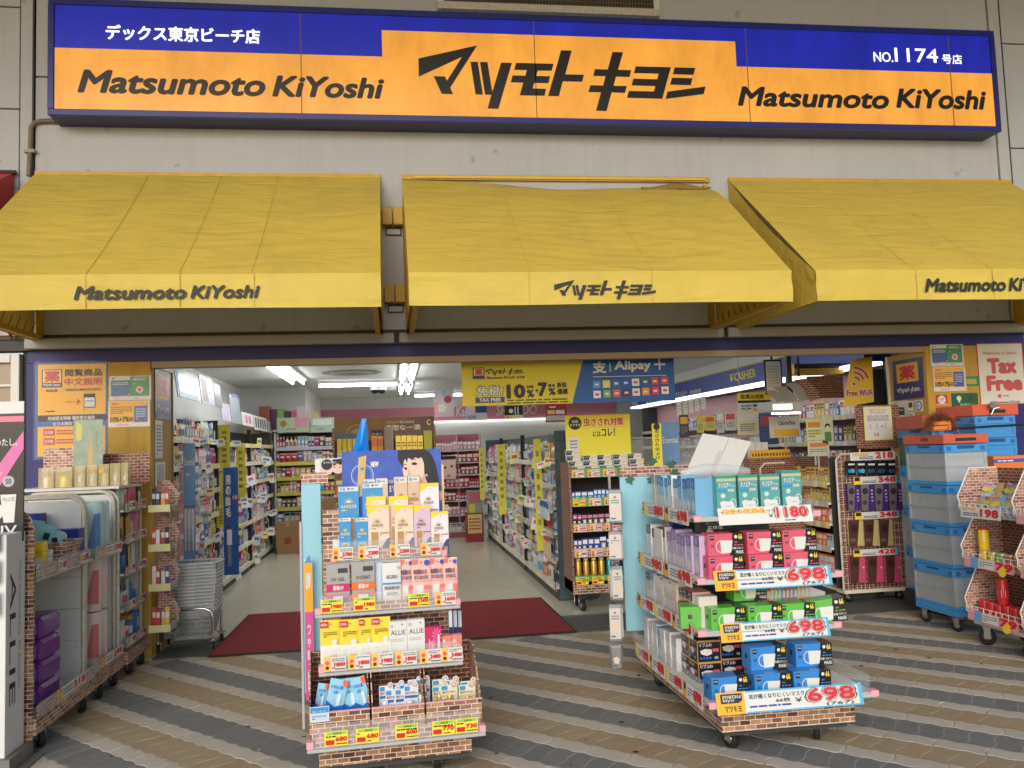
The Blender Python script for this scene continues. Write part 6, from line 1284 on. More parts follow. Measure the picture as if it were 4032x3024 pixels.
strip(310, 662, 730, 737, '218', promo=True); strip(342, 888, 752, 958, '348'); strip(355, 1213, 767, 1280, '348'); strip(340, 1558, 752, 1622, '428')
def hang(fn, u, v, u2, v2, body, prt, label, grp, alpha=None):
    a0, a1, b0, b1 = R4(fn, u, v, u2, v2); w, h = a1-a0-.004, b1-b0
    t = thing('snack_bag', label, 'bag', ((a0+a1)/2, EY-.06, b0), random.uniform(-.1, .1), grp); pouch_body(w, h, .03, body).build('bag', t); p = Pk(w, h, -.008); prt(p); p.build('print', t); MB().tube([(0, .01, h-.006), (0, .06, h-.004)], .002, WIRE, 4).build('hook', t)
DK = mat((34, 34, 42), .25)
for i in range(5): hang(cs, 280+94*i, 742, 372+94*i, 880, DK, lambda p, i=i: (p.q(.15, .68, .85, .8, PAPER), p.d(.3, .3, .2, mat((60, 150, 210) if i < 2 else (70, 90, 130), .2)), p.d(.62, .3, .22, mat((80, 180, 226) if i < 2 else (56, 74, 110), .2))), 'black and blue berry snack bag hanging in the top row', 'black snack bags in the top row')
PUR2 = mat((86, 52, 130), .25)
for i in range(4): hang(cs, 288+130*i, 955, 418+130*i, 1205, PUR2, lambda p: (p.p([(0, 0), (.42, 0), (.5, .35), (.62, 1), (0, 1)], mat((120, 112, 116), .2)), p.d(.3, .72, .22, mat((60, 58, 70), .25)), p.d(.22, .3, .16, mat((80, 60, 56), .3)), p.ln(.7, .3, .85, .8, mat((200, 180, 220), .3), 4, 2)), 'purple prune snack bag hanging in the second row', 'purple snack bags in the second row')
TAN, CHO = mat((206, 186, 130), .35), mat((86, 56, 48), .3)
for i in range(3): hang(cs, 302+140*i, 1290, 445+140*i, 1535, TAN, lambda p: (p.p([(0, 0), (.5, 0), (.62, .5), (.72, 1), (0, 1)], CHO), p.d(.38, .68, .24, mat((60, 38, 34), .3)), p.ln(.08, .1, .4, .3, mat((150, 120, 110), .4), 3, 2)), 'tan and chocolate snack bag hanging in the third row', 'tan snack bags in the third row')
PNK2 = mat((206, 84, 116), .35)
for i in range(3): hang(cs2, 552+165*i, 432, 705+165*i, 690, PNK2, lambda p: (p.p([(0, 0), (.45, 0), (.55, .5), (.6, 1), (0, 1)], CHO), p.d(.34, .72, .22, mat((60, 38, 34), .3)), p.d(.8, .55, .06, mat((240, 200, 120), .3))), 'pink and chocolate snack bag hanging in the bottom row', 'pink snack bags in the bottom row')
# notice on a brick board above it
a0, a1, b0, b1 = R4(cs, 395, 228, 802, 632); t = thing('brick_board', 'brick print board clipped above the snack rack', 'board', ((a0+a1)/2, EY-.02, b0)); MB().box(-(a1-a0)/2, (a1-a0)/2, 0, .005, 0, b1-b0, BRICKD).build('board', t); MB().box(-(a1-a0)/2+.02, -(a1-a0)/2+.03, .006, .012, -.3, b1-b0, WIRE).build('post', t)
a, b = cs(480, 238), cs(742, 552); t, p = sheet('notice', 'yellow bordered app service notice on the brick board', (a[0], a[1], b[0], b[1]), EY-.03, base=mat((236, 228, 140), .5)); p.q(.06, .05, .94, .96, PAPER); p.t('公式アプリサービス', .2, .86, .8, .92, DRED, .02); p.t('終了のお知らせ', .25, .79, .75, .845, DRED, .02); p.ln(.12, .56, .88, .74, GREY, 5, 2)
for k in range(3): p.q(.16+.22*k+(.08 if k == 2 else 0), .32, .28+.22*k+(.08 if k == 2 else 0), .5, mat((216, 200, 206), .4))
p.p([(.6, .36), (.66, .41), (.6, .46)], DRED); p.t('10', .34, .12, .5, .22, mat((190, 60, 120), .4), .03); p.build('print', t)
# ================================================================ inside the shop
TUBE = mat((250, 252, 255), .4, em=15, key='tube'); LEDST = mat((250, 252, 255), .4, em=1.6, key='strip')
def tube_lamp(a, b, label, grp='ceiling tubes'):
    a, b = Vector(a), Vector(b); d = b-a; L_ = d.length; ang = math.atan2(d.y, d.x)
    t = thing('ceiling_lamp', label, 'lamp', (a+b)/2, ang, grp)
    MB().box(-L_/2, L_/2, -.05, .05, .035, .075, WHITE).build('housing', t); MB().tube([(-L_/2+.02, 0, 0), (L_/2-.02, 0, 0)], .016, TUBE, 8).build('tube', t)
    MB().box(-L_/2, -L_/2+.02, -.02, .02, -.02, .035, LGREY).box(L_/2-.02, L_/2, -.02, .02, -.02, .035, LGREY).build('sockets', t)
CZ = 2.675
for x in (-1.52, -1.36): tube_lamp((x, 10.6, CZ), (x, 11.8, CZ), 'near fluorescent tube over the left aisle'); tube_lamp((x, 11.85, CZ), (x, 13.6, CZ), 'far fluorescent tube over the left aisle')
tube_lamp((-1.2, 14.3, CZ), (.1, 14.3, CZ), 'crosswise fluorescent tube between the two tube rows')
for x in (.16, .30):
    for y0, y1, w in ((10.4, 11.9, 'near'), (11.95, 13.9, 'middle'), (14.6, 16.6, 'far')): tube_lamp((x, y0, CZ), (x, y1, CZ), w+' fluorescent tube over the centre of the shop')
tube_lamp((.42, 17.4, CZ), (1.5, 17.4, CZ), 'crosswise fluorescent tube near the back wall'); tube_lamp((3.0, 10.5, CZ), (3.0, 12.5, CZ), 'fluorescent tube hidden over the counter aisle'); tube_lamp((3.0, 14.0, CZ), (3.0, 16.5, CZ), 'fluorescent tube at the rear of the counter aisle')
tube_lamp((-1.3, 8.3, CZ), (-1.3, 9.9, CZ), 'fluorescent tube just inside the door over the baskets'); tube_lamp((1.0, 8.3, CZ), (1.0, 9.9, CZ), 'fluorescent tube just inside the door over the red mat'); tube_lamp((3.4, 8.3, CZ), (3.4, 9.9, CZ), 'fluorescent tube just inside the door over the counter')
c = PG(760, 806, 2.74); t = thing('air_diffuser', 'round ceiling air diffuser near the door', 'diffuser', (c.x, c.y, 2.72)); MB().lathe([(.05, .03), (.2, 0), (.3, .01), (.33, .028)], mat((170, 170, 160), .6), (0, 0), 24).build('cone', t); MB().lathe([(.33, .022), (.42, .02), (.44, .029)], mat((120, 118, 108), .6), (0, 0), 24).build('ring', t)
for i, x in enumerate((810, 822)):
    c = PG(x+3*i, 858, 2.5); t = thing('dome_camera', 'small white dome camera under the ceiling by the partition', 'camera', (c.x, min(c.y, 17.5), 2.62), 0, 'dome cameras'); MB().lathe([(.09, .13), (.09, .05), (.08, .0)], WHITE, (0, 0), 14).build('housing', t); MB().lathe([(.07, 0), (.06, -.04), (.02, -.06)], BLACK, (0, 0), 12).build('dome', t)
# ---- stock: small packs, placed one by one
PALS = [((226, 120, 60), (240, 236, 220)), ((40, 120, 110), (230, 226, 160)), ((176, 60, 120), (240, 220, 230)), ((30, 60, 130), (220, 190, 90)), ((240, 170, 180), (190, 50, 90)), ((90, 160, 210), (236, 240, 244)), ((232, 232, 228), (70, 110, 180)), ((236, 236, 232), (200, 60, 80)), ((196, 204, 206), (40, 44, 60)), ((60, 110, 180), (235, 235, 235)), ((216, 160, 176), (236, 232, 228)), ((190, 50, 60), (240, 220, 160)), ((120, 170, 130), (238, 238, 230)), ((210, 180, 110), (120, 60, 40)), ((46, 46, 56), (190, 170, 110)), ((150, 190, 215), (240, 240, 238)), ((226, 214, 196), (150, 110, 80)), ((236, 206, 90), (60, 90, 60)), ((120, 110, 160), (226, 220, 232)), ((225, 225, 220), (110, 160, 120))]
LIB = {}
def lib(kind, v, pal=None):
    k = (kind, v, pal)
    if k in LIB: return LIB[k]
    r = random.Random(hash((kind, v)) % 9973 if False else (len(kind)*131+v*17)); c1, c2 = (PALS[v % len(PALS)] if pal is None else pal); m1, m2 = mat(c1, .35), mat(c2, .4); mb = MB()
    if kind == 'carton':
        w, h, d = r.uniform(.05, .085), r.uniform(.11, .19), .05; mb.box(-w/2, w/2, 0, d, 0, h, m1).quad(-w*.4, h*.55, w*.4, h*.88, -.001, m2).quad(-w*.35, h*.12, w*.1, h*.4, -.001, PAPER).quad(-w*.3, h*.65, w*.3, h*.72, -.0016, PAPER)
    elif kind == 'bottle':
        w, h, d = r.uniform(.05, .07), r.uniform(.16, .23), .05; mb.lathe([(w*.46, 0), (w*.5, .01), (w*.5, h*.62), (w*.2, h*.74), (w*.2, h*.78)], m1, (0, .03), 8).lathe([(w*.26, h*.78), (w*.26, h)], m2, (0, .03), 8).quad(-w*.3, h*.15, w*.3, h*.5, .03-w*.5, m2)
    elif kind == 'pouch':
        w, h, d = r.uniform(.08, .11), r.uniform(.15, .21), .03; mb.add([(-w/2, .02, 0), (w/2, .02, 0), (w*.5, .03, h), (-w*.5, .03, h), (0, -.005, h*.3)], [(0, 1, 4), (1, 2, 4), (2, 3, 4), (3, 0, 4), (3, 2, 1, 0)], m1).quad(-w*.5, h*.78, w*.5, h*.97, .0255, m2).quad(-w*.3, h*.5, w*.3, h*.66, .006, PAPER)
    elif kind == 'tube':
        w, h, d = r.uniform(.04, .055), r.uniform(.13, .17), .04; mb.box(-w*.4, w*.4, .005, .035, 0, .025, m2).add([(-w*.4, .005, .025), (w*.4, .005, .025), (w*.4, .035, .025), (-w*.4, .035, .025), (-w*.5, .018, h), (w*.5, .018, h), (w*.5, .022, h), (-w*.5, .022, h)], [(0, 1, 5, 4), (1, 2, 6, 5), (2, 3, 7, 6), (3, 0, 4, 7), (4, 5, 6, 7)], m1).quad(-w*.3, h*.35, w*.3, h*.6, .006, m2)
    else:
        w, h, d = r.uniform(.07, .1), r.uniform(.15, .22), .03; mb.box(-w/2, w/2, .02, .022, 0, h, m1).box(-w*.3, w*.3, -.005, .0195, h*.1, h*.55, clear(.5)).quad(-w*.45, h*.68, w*.45, h*.95, .0185, m2).quad(-w*.2, h*.15, w*.2, h*.5, -.006, PAPER)
    LIB[k] = (mb.mesh(kind), w, h); return LIB[k]
STOCK = []
rk = random.Random(77)
def fill(p0, dr, length, rz, hmax, where, kinds=('carton', 'bottle', 'pouch', 'tube', 'blister'), pal=None, runs=True, gap=.004, dup=3):
    """a row of packs along dr from p0"""
    s = 0; p0 = Vector(p0); dr = Vector(dr)
    while s < length-.04:
        kind = rk.choice(kinds); v = rk.randrange(20); n = rk.randint(1, dup) if runs else 1
        me, w, h = lib(kind, v, pal)
        sc = min(1.45, hmax*rk.uniform(.78, 1.0)/h)
        for _ in range(n):
            if s+w*sc > length: s = length; break
            q = p0+dr*(s+w*sc/2); STOCK.append((kind, me, q, rz+rk.uniform(-.08, .08), sc, where)); s += w*sc+gap
def gondola(label, X, Y0, Y1, zs, face, depth, htop, split=(), back=mat((60, 58, 56), .7), endm=None):
    """shelving along Y whose open side looks to +X (face 1) or -X (face -1)"""
    t = thing('gondola', label, 'shelving', (X, (Y0+Y1)/2, 0)); oy = (Y0+Y1)/2; L_ = Y1-Y0; s_ = -face
    def bx(mb, x0, x1, *a): return mb.box(min(x0, x1), max(x0, x1), *a)
    bx(MB(), s_*depth, s_*(depth+.02), -L_/2, L_/2, .02, htop, back).build('back_panel', t); bx(MB(), s_*.02, s_*depth, -L_/2, L_/2, 0, .1, DGREY).build('plinth', t)
    for y in (-L_/2, L_/2): bx(MB(), s_*.03, s_*(depth+.02), y-.012, y+.012, .02, htop, endm or DGREY).build('end_panel', t)
    for y in split: bx(MB(), s_*.0, s_*.05, y-oy-.015, y-oy+.015, .02, htop, BLACK).build('post', t)
    for z in zs:
        sh = bx(MB(), 0, s_*depth, -L_/2+.013, L_/2-.013, z-.02, z, OFFW).build('shelf', t)
        bx(MB(), s_*-.004, s_*.0, -L_/2+.013, L_/2-.013, z-.045, z+.012, mat((206, 202, 186), .35)).build('price_rail', sh)
        n = max(3, int(L_/.16)); 
        for i in range(n):
            if rk.random() < .55:
                y = -L_/2+L_*(i+.5)/n; MB().box(min(s_*-.008, s_*-.0045), max(s_*-.008, s_*-.0045), y-.035, y+.035, z-.045, z+.012, rk.choice((mat((232, 226, 150), .4), PAPER, PAPER, mat((236, 214, 90), .4)))).build('price_tag', sh)
    return t
GLZ = [.12, .40, .68, .95, 1.22, 1.49, 1.76]
GL = gondola('long white shelving filled with cosmetics along the left wall', -2.0, 8.2, 10.45, GLZ, 1, .42, 2.0)
GL2 = gondola('rear bay of white shelving continuing along the left wall', -2.0, 10.5, 14.85, GLZ[:-1]+[1.74], 1, .42, 1.95, (12.6,))
for i, z in enumerate(GLZ):
    fill((-2.035, 8.24, z+.002), (0, 1, 0), 2.15, math.pi/2, .22, 'on the near bay of the left wall shelving', gap=.006)
    if i < 6: fill((-2.04, 10.55, z+.002), (0, 1, 0), 4.2, math.pi/2, .22, 'on the rear bay of the left wall shelving', ('carton', 'bottle', 'pouch', 'tube', 'blister'), gap=.012)
def wobblers(g, X, Y0, Y1, zs, face, n, big=1.0):
    oy = (Y0+Y1)/2
    for i in range(n):
        z = rk.choice(zs); y = rk.uniform(Y0+.1, Y1-.1); w, h = rk.uniform(.05, .13)*big, rk.uniform(.05, .14)*big
        o = MB().box(-w/2, w/2, 0, .001, 0, h, rk.choice((OFFW, OFFW, mat((226, 222, 130), .4), LGREY, mat((200, 214, 220), .3)))).box(-w*.35, w*.35, -.0012, -.0004, h*.5, h*.8, rk.choice((GREY, mat((190, 80, 80), .4), mat((80, 110, 170), .4)))).build('wobbler_card', g, (face*.03, y-oy, z-.045-h*.4*rk.random())); o.rotation_euler = (rk.uniform(-.3, .1), rk.uniform(-.25, .25), face*rk.uniform(.2, 1.2))
wobblers(GL, -2.0, 8.2, 10.45, GLZ, 1, 26); wobblers(GL2, -2.0, 10.5, 14.85, GLZ, 1, 26, 1.2)
# advertising boards on top of it
def board(label, x0, yy0, x1, yy1, Xp, c, prt=None, lean=0, z0=None):
    a, b = PX(x0, (yy0+yy1)/2, Xp), PX(x1, (yy0+yy1)/2, Xp); za, zb_ = PX((x0+x1)/2, yy1, Xp).z, PX((x0+x1)/2, yy0, Xp).z
    w, h = abs(b.y-a.y), zb_-za; t = thing('shelf_board', label, 'board', (Xp, (a.y+b.y)/2, za), math.pi/2); t.rotation_euler = (lean, 0, math.pi/2); MB().box(-w/2, w/2, 0, .006, 0, h, c).build('board', t)
    if prt: p = Pk(w, h); prt(p); p.build('print', t)
board('glossy blue and white toothbrush board topping the left wall shelving', 384, 800, 434, 862, -2.02, mat((190, 200, 206), .15, vary=.25, vscale=8), lambda p: (p.q(.0, .0, .12, .9, BLUEP), p.q(.1, .02, .9, .2, mat((110, 150, 180), .3)), p.ln(.3, .35, .7, .55, GREY, 3, 3), p.q(.8, .1, .88, .9, mat((60, 70, 80), .3))), -.12)
board('pale blue portrait style board next to the toothbrush board', 437, 812, 466, 875, -2.02, mat((176, 190, 206), .3, vary=.3, vscale=6), lambda p: (p.q(.1, .1, .5, .85, mat((150, 130, 110), .4)), p.q(.5, .05, .9, .5, mat((200, 206, 214), .3))), -.12)
board('dark gold trimmed board on the left wall shelving', 467, 828, 481, 880, -2.02, mat((60, 56, 44), .3), lambda p: p.q(.1, .7, .9, .95, mat((190, 160, 60), .3)), -.12)
board('pale lilac board over the rear bay', 480, 872, 500, 910, -2.02, mat((206, 190, 212), .4, vary=.2, vscale=9), None, -.1); board('tall grey board leaning over the rear bay', 501, 855, 522, 915, -2.02, mat((150, 166, 172), .3, vary=.2, vscale=5), lambda p: p.q(.3, .95, .9, 1.08, mat((50, 70, 130), .4)), -.1)
board('white card of pink hair tools over the rear bay', 524, 892, 548, 920, -2.02, mat((206, 200, 196), .4), lambda p: (p.q(.3, .2, .5, .8, mat((190, 100, 120), .4)), p.q(.6, .2, .8, .8, mat((170, 70, 90), .4))), -.1); board('white card of black hair tools over the rear bay', 550, 900, 578, 930, -2.02, mat((206, 202, 198), .4), lambda p: [p.q(.1+.17*k, .15, .2+.17*k, .85, INK) for k in range(5)], -.1)
board('small grey board at the far end of the left wall shelving', 580, 910, 593, 935, -2.02, mat((176, 180, 180), .4), lambda p: p.q(.3, .2, .7, .8, mat((110, 130, 120), .4)), -.1)
# blue strip boards facing the street
def strip_board(label, rect, Y, base, prt, z=None):
    t, p = sheet('promo_strip', label, rect, Y, .006, base, 'strip'); prt(p); p.build('print', t); return t
LB = mat((120, 160, 206), .4, vary=.12, vscale=3)
strip_board('tall light blue hair care strip with three women in white', (396, 958, 422, 1222), 8.22, LB, lambda p: (p.t('Essential', .1, .82, .95, .88, PAPER, .01), p.ln(.25, .73, .75, .76, PAPER, 1, 3), [(p.d(.2+.3*k, .475, .12, HAIR, 12), p.q(.08+.3*k, .3, .32+.3*k, .46, PAPER), p.q(.1+.3*k, .2, .3+.3*k, .3, mat((206, 212, 222), .4)), p.d(.2+.3*k, .47, .07, SKIN, 10), p.q(.14+.3*k, .12, .26+.3*k, .2, SKIN)) for k in range(3)]))
strip_board('deep blue hair removal strip with a standing man', (483, 1010, 515, 1242), 9.75, mat((30, 84, 160), .4), lambda p: ([p.t(ch, .15, .84-.1*k, .5, .93-.1*k, PAPER, .04) for k, ch in enumerate('男の除毛')], p.d(.78, .72, .16, PAPER), p.t('除毛', .68, .69, .88, .75, DRED, .02), p.d(.38, .44, .09, HAIR, 12), p.q(.22, .28, .56, .42, PAPER), p.q(.28, .08, .5, .28, GREY), p.d(.38, .42, .06, SKIN, 10)))
YST = mat((214, 206, 70), .45)
for i, (r_, Y) in enumerate((((472, 918, 497, 1018), 10.4), ((474, 1022, 498, 1090), 10.38), ((510, 958, 530, 1075), 11.4), ((468, 1094, 486, 1140), 10.36))):
    strip_board(('long yellow shelf strip hanging high by the left wall post', 'short yellow shelf strip below the long one by the left wall post', 'yellow shelf strip with small print in the rear left bay', 'lowest little yellow shelf strip by the left wall post')[i], r_, Y, YST, lambda p: p.ln(.3, .15, .7, .9, mat((120, 116, 40), .5), 6, 3))
for i, (x, y) in enumerate(((8.35, .62), (8.5, .9))):
    t = thing('pink_pack_column', 'column of pink packs hanging beside the light blue strip', 'pack', (-1.97, x, y), math.pi/2-.4, 'hanging pink packs'); 
    for k in range(3): MB().box(-.05, .05, -.03+.005*k, -.02+.005*k, .19*k, .19*k+.17, mat((214, 150, 152), .4)).box(-.03, .03, -.032+.005*k, -.0305+.005*k, .19*k+.02, .19*k+.06, PAPER).build('pack', t)
# ---- shelves facing the door at the far left
BX0, BX1, BYY = -1.98, PY(728, 1000, 14.9).x, 14.9
gb_ = thing('gondola', 'white shelving with yellow price rails facing the door at the far left', 'shelving', ((BX0+BX1)/2, BYY, 0)); cxg = (BX0+BX1)/2; hw = (BX1-BX0)/2
MB().box(-hw, hw, .38, .40, 0, 1.95, mat((60, 60, 58), .7)).build('back_panel', gb_); MB().box(-hw, -hw+.02, 0, .379, 0, 1.95, OFFW).build('end_panel', gb_); MB().box(hw-.02, hw, 0, .379, 0, 1.95, OFFW).build('end_panel', gb_)
for i, z in enumerate((.12, .45, .70, .95, 1.2, 1.45, 1.70)):
    sh = MB().box(-hw+.021, hw-.021, 0, .379, z-.02, z, OFFW).build('shelf', gb_); MB().box(-hw, hw, -.006, -.0005, z-.05, z+.012, mat((214, 204, 90) if i < 6 else (196, 196, 210), .4)).build('price_rail', sh)
    fill((BX0+.03, BYY+.01, z+.002), (1, 0, 0), BX1-BX0-.05, 0, .19, 'on the far left shelving that faces the door')
for i, (x0, x1, c, l) in enumerate(((598, 668, (196, 212, 180), 'green and pink award board above the far left shelving'), (670, 722, (170, 196, 180), 'glossy mint board above the far left shelving'))):
    t, p = sheet('shelf_board', l, (x0, 902, x1, 934), 14.86, .006, mat(c, .25), 'board'); p.d(.2, .6, .1, mat((180, 140, 50), .3)); p.q(.55, .3, .98, .95, mat((226, 160, 180), .4)) if i == 0 else p.q(.1, .5, .9, .9, mat((210, 226, 218), .2)); p.ln(.3, .15, .9, .3, GREY, 1, 3); p.build('print', t)
for i, (x, y, w, h, c) in enumerate(((598, 902, 18, 18, (130, 190, 90)), (612, 902, 14, 14, (90, 60, 100)), (628, 902, 14, 16, (206, 120, 150)), (640, 902, 20, 24, (226, 200, 206)), (656, 902, 20, 14, (232, 206, 210)), (672, 902, 14, 10, (226, 206, 130)), (560, 894, 22, 16, (170, 90, 70)), (585, 896, 14, 12, (96, 60, 96)))):
    X0, X1, z0, z1 = RY(x, y-h, x+w, y, 14.95); t = thing('stock_pack', 'colourful multipack piled on top of the far left shelving', 'pack', ((X0+X1)/2, 14.96, 1.951 if i < 6 else 1.951), 0, 'multipacks on top of the far left shelving'); MB().box(-(X1-X0)/2, (X1-X0)/2, 0, .2, 0, max(.08, z1-1.951), mat(c, .35), .008).build('pack', t); MB().box(-(X1-X0)*.3, (X1-X0)*.3, -.002, -.0005, .02, .06, PAPER).build('label', t)
for i in range(3):
    c = PY(700, 898, 15.2); t = thing('document_case', 'dark green flat case in the pile on the far shelving', 'case', (c.x+.02*i, 15.0, 1.951+i*.045), .1*i, 'dark green cases'); MB().box(-.16, .16, 0, .2, 0, .042, mat((60, 84, 66), .4), .004).build('case', t); MB().box(-.1, .1, -.002, -.0005, .01, .03, LGREY).build('label', t)
for i, (x, y, w, h, d, z) in enumerate(((-1.72, 14.35, .36, .5, .34, .003), (-1.2, 14.45, .42, .42, .35, .44), (-1.2, 14.45, .46, .42, .38, .003))):
    t = thing('cardboard_box', ('tall open brown cardboard box on the floor by the far left shelving', 'brown cardboard box stacked on a white printed one', 'white printed cardboard box under a brown one')[i], 'box', (x, y, z)); MB().box(-w/2, w/2, 0, d, 0, h, mat((158, 124, 84) if i < 2 else (190, 186, 176), .8, vary=.1, vscale=6), .004).build('carton', t); MB().box(-w*.15, w*.15, -.002, -.0006, h*.3, h*.5, mat((150, 70, 50) if i == 0 else (120, 100, 80), .6)).box(-.03, .03, -.0021, -.0007, h*.85, h, mat((176, 146, 100), .4)).build('print', t)
# ---- vitamin C display behind the sunscreen poster
VY = 11.0
t, p = sheet('vitamin_board', 'brown and gold vitamin serum header board with large letter C', (722, 902, 938, 950), VY, .01, mat((126, 88, 40), .3, vary=.2, vscale=3), 'board')
p.p([(.55, 0), (1, 0), (1, 1), (.8, 1), (.6, .7)], mat((96, 70, 72), .25)); p.rg(.22, .25, .1, .108, mat((190, 150, 40), .3)); p.d(.22, .2, .07, mat((170, 130, 30), .3)); p.t('ビタミンC 配合美容液', .52, .72, .8, .84, mat((214, 196, 170), .4), .02); p.t('濃密な一滴', .5, .4, .86, .66, mat((226, 214, 196), .4), .02); p.t('C', .925, .6, .965, .86, mat((236, 216, 130), .4), .05); p.q(.36, .05, .48, .45, mat((36, 38, 90), .4)); p.t('プレゼント', .365, .2, .475, .32, PAPER, .03); p.build('print', t)
X0, X1, z0, z1 = RY(718, 950, 942, 1000, VY)
t = thing('island_display', 'island display with brick sides under the vitamin serum board', 'display', ((X0+X1)/2, VY, 0)); hw = (X1-X0)/2; MB().box(-hw, hw, .25, .5, 0, z0+.05, BRICKD).build('base', t)
for zz in (.15, .45, .75, 1.05): MB().box(-hw, hw, 0, .249, zz-.02, zz, OFFW).build('shelf', t); fill((X0+.03, VY+.02, zz+.002), (1, 0, 0), X1-X0-.06, 0, .2, 'on the island display')
MB().box(-hw, hw, -.02, .249, z0+.02, z0+.05, OFFW).build('top_shelf', t); MB().box(-hw, -hw+.03, -.02, .3, z0+.05, z1+.16, BRICKD).build('side', t); MB().box(hw-.03, hw, -.02, .3, z0+.05, z1+.16, BRICKD).build('side', t); MB().box(-hw+.03, hw-.03, .011, .03, z0+.05, z1, DGREY).build('back', t)
GY = mat((226, 196, 60), .3); zt = z0+.051
for i, x in enumerate(range(728, 768, 11)): place_pack('serum_pouch', 'yellow and white serum pouch on the island display', 'pouch', (x, 936, x+10, 985), VY-.05, zt, .03, pouch_body, lambda p: (p.q(0, .8, 1, 1, mat((70, 110, 130), .4)), p.q(0, 0, 1, .25, PAPER)), 'yellow serum pouches', m=GY)
for i, x in enumerate((803, 816)): place_pack('serum_carton', 'orange serum carton on the island display', 'carton', (x, 942, x+12, 990), VY-.05, zt, .04, carton_body, lambda p: p.q(0, .55, 1, .9, mat((226, 130, 90), .4)), 'orange serum cartons', m=ORY)
for i in range(5): place_pack('serum_carton', 'shiny gold serum carton in the row on the island display', 'carton', (855+12*i, 941, 866+12*i, 990), VY-.05, zt, .04, carton_body, lambda p: (p.ln(.15, .5, .85, .75, mat((120, 96, 30), .4), 2, 2), p.q(0, 0, 1, .12, mat((120, 60, 40), .4))), 'gold serum cartons', m=mat((216, 196, 90), .2, .3))
place_pack('serum_carton', 'lime wrapped serum carton at the end of the gold row', 'carton', (916, 930, 934, 990), VY-.05, zt, .04, carton_body, None, m=mat((190, 190, 60), .3))
place_pack('book_stack', 'stack of thin folded boards standing on edge on the island display', 'board', (830, 922, 850, 990), VY-.12, zt, .1, carton_body, lambda p: [p.q(.15*k, 0, .15*k+.03, 1, mat((110, 96, 84), .5)) for k in range(6)], m=mat((176, 160, 146), .5))
# ---- pink cosmetics wall at the back
wbY = 18.55
X0, X1, z0, z1 = RY(640, 878, 1330, 908, wbY); PKB = mat((206, 130, 142), .5)
t = thing('pink_fascia', 'pink fascia with cosmetic brand lettering along the back wall', 'fascia', ((X0+X1)/2, wbY, z0)); MB().box(-(X1-X0)/2, (X1-X0)/2, 0, .04, 0, z1-z0, PKB).build('fascia', t); MB().box(-(X1-X0)/2, (X1-X0)/2, -.03, .03, -.035, -.005, LEDST).build('light_strip', t)
def ft(s_, x0, x1, sh): a, b = PY(x0, 905, wbY), PY(x1, 885, wbY); MB().text(s_, a.x-(X0+X1)/2, .08, b.x-(X0+X1)/2, .3, -.004, PAPER, .02, sh).build('lettering', t)
ft('Kanebo', 985, 1040, .2); ft('SHISEIDO', 1072, 1160, .15)
for i, (r_, Y, c, l, f) in enumerate((((938, 838, 960+20, 900), 16.5, (206, 196, 196), 'hanging pastel poster of pink and white jars', lambda p: (p.d(.7, .6, .2, mat((190, 80, 110), .3)), p.d(.38, .3, .22, mat((226, 222, 200), .3)), p.q(.4, .7, .6, .95, mat((150, 196, 206), .4)), p.q(0, .1, .2, .5, mat((226, 160, 170), .4)))),
        ((1006, 872, 1052, 908), 16.0, (196, 202, 206), 'white hand cream poster hanging below the banner', lambda p: (p.t('DEW', .05, .08, .5, .3, INK, .01), p.p([(.1, .95), (.5, .95), (.45, .6), (.3, .4)], SKIN), p.q(.45, .45, 1, .95, mat((40, 70, 130), .3)))),
        ((1090, 876, 1130, 905), 16.0, (30, 30, 32), 'black makeup brush poster hanging below the banner', lambda p: (p.d(.35, .6, .12, PAPER), p.q(.55, .3, .6, .9, PAPER), p.q(.7, .3, .75, .9, PAPER), p.q(0, 0, 1, .28, mat((226, 220, 160), .4)), p.t('店頭にて', .05, .06, .4, .22, DRED, .02))),
        ((1178, 872, 1224, 912), 14.5, (176, 40, 44), 'dark red notice hanging below the banner', lambda p: (p.ln(.2, .75, .8, .9, PAPER, 1, 3), p.q(.1, .45, .45, .65, mat((226, 206, 120), .4)), p.q(.5, .45, .9, .65, PAPER), p.q(.05, .1, .95, .36, mat((206, 200, 190), .4)))))):
    t, p = sheet('hanging_poster', l, r_, Y, .004, mat(c, .35), 'poster'); f(p); p.build('print', t); MB().box(-p.w*.4, -p.w*.39, 0, .002, p.h, 2.745-t.location.z, LGREY).box(p.w*.39, p.w*.4, 0, .002, p.h, 2.745-t.location.z, LGREY).build('wire', t)
# pink cosmetics shelving at the end of the aisle
X0, X1, z0, z1 = RY(940, 925, 1042, 1168, 15.6)
t = thing('cosmetics_shelf', 'pink and red cosmetics shelving at the end of the aisle', 'shelving', ((X0+X1)/2, 15.6, 0)); hw = (X1-X0)/2; cx_ = (X0+X1)/2
MB().box(-hw, hw, .3, .32, 0, 1.85, mat((176, 110, 120), .6)).build('back_panel', t); MB().box(-hw, hw, 0, .3, 0, .1, mat((170, 90, 96), .5)).build('plinth', t)
for x in (-hw, -.01, hw-.02): MB().box(x, x+.02, 0, .299, .1, 1.85, mat((190, 150, 160), .4)).build('divider', t)
for i, z in enumerate((.12, .4, .66, .9, 1.12, 1.34, 1.56)): MB().box(-hw, hw, -.004, .3, z-.02, z, mat((206, 196, 200), .4)).build('shelf', t); fill((X0+.02, 15.6, z+.002), (1, 0, 0), X1-X0-.04, 0, .17, 'on the pink cosmetics shelving', ('carton', 'tube', 'blister'), rk.choice((((186, 50, 66), (236, 226, 224)), ((216, 150, 166), (240, 232, 232)), ((206, 206, 206), (60, 60, 70)))))
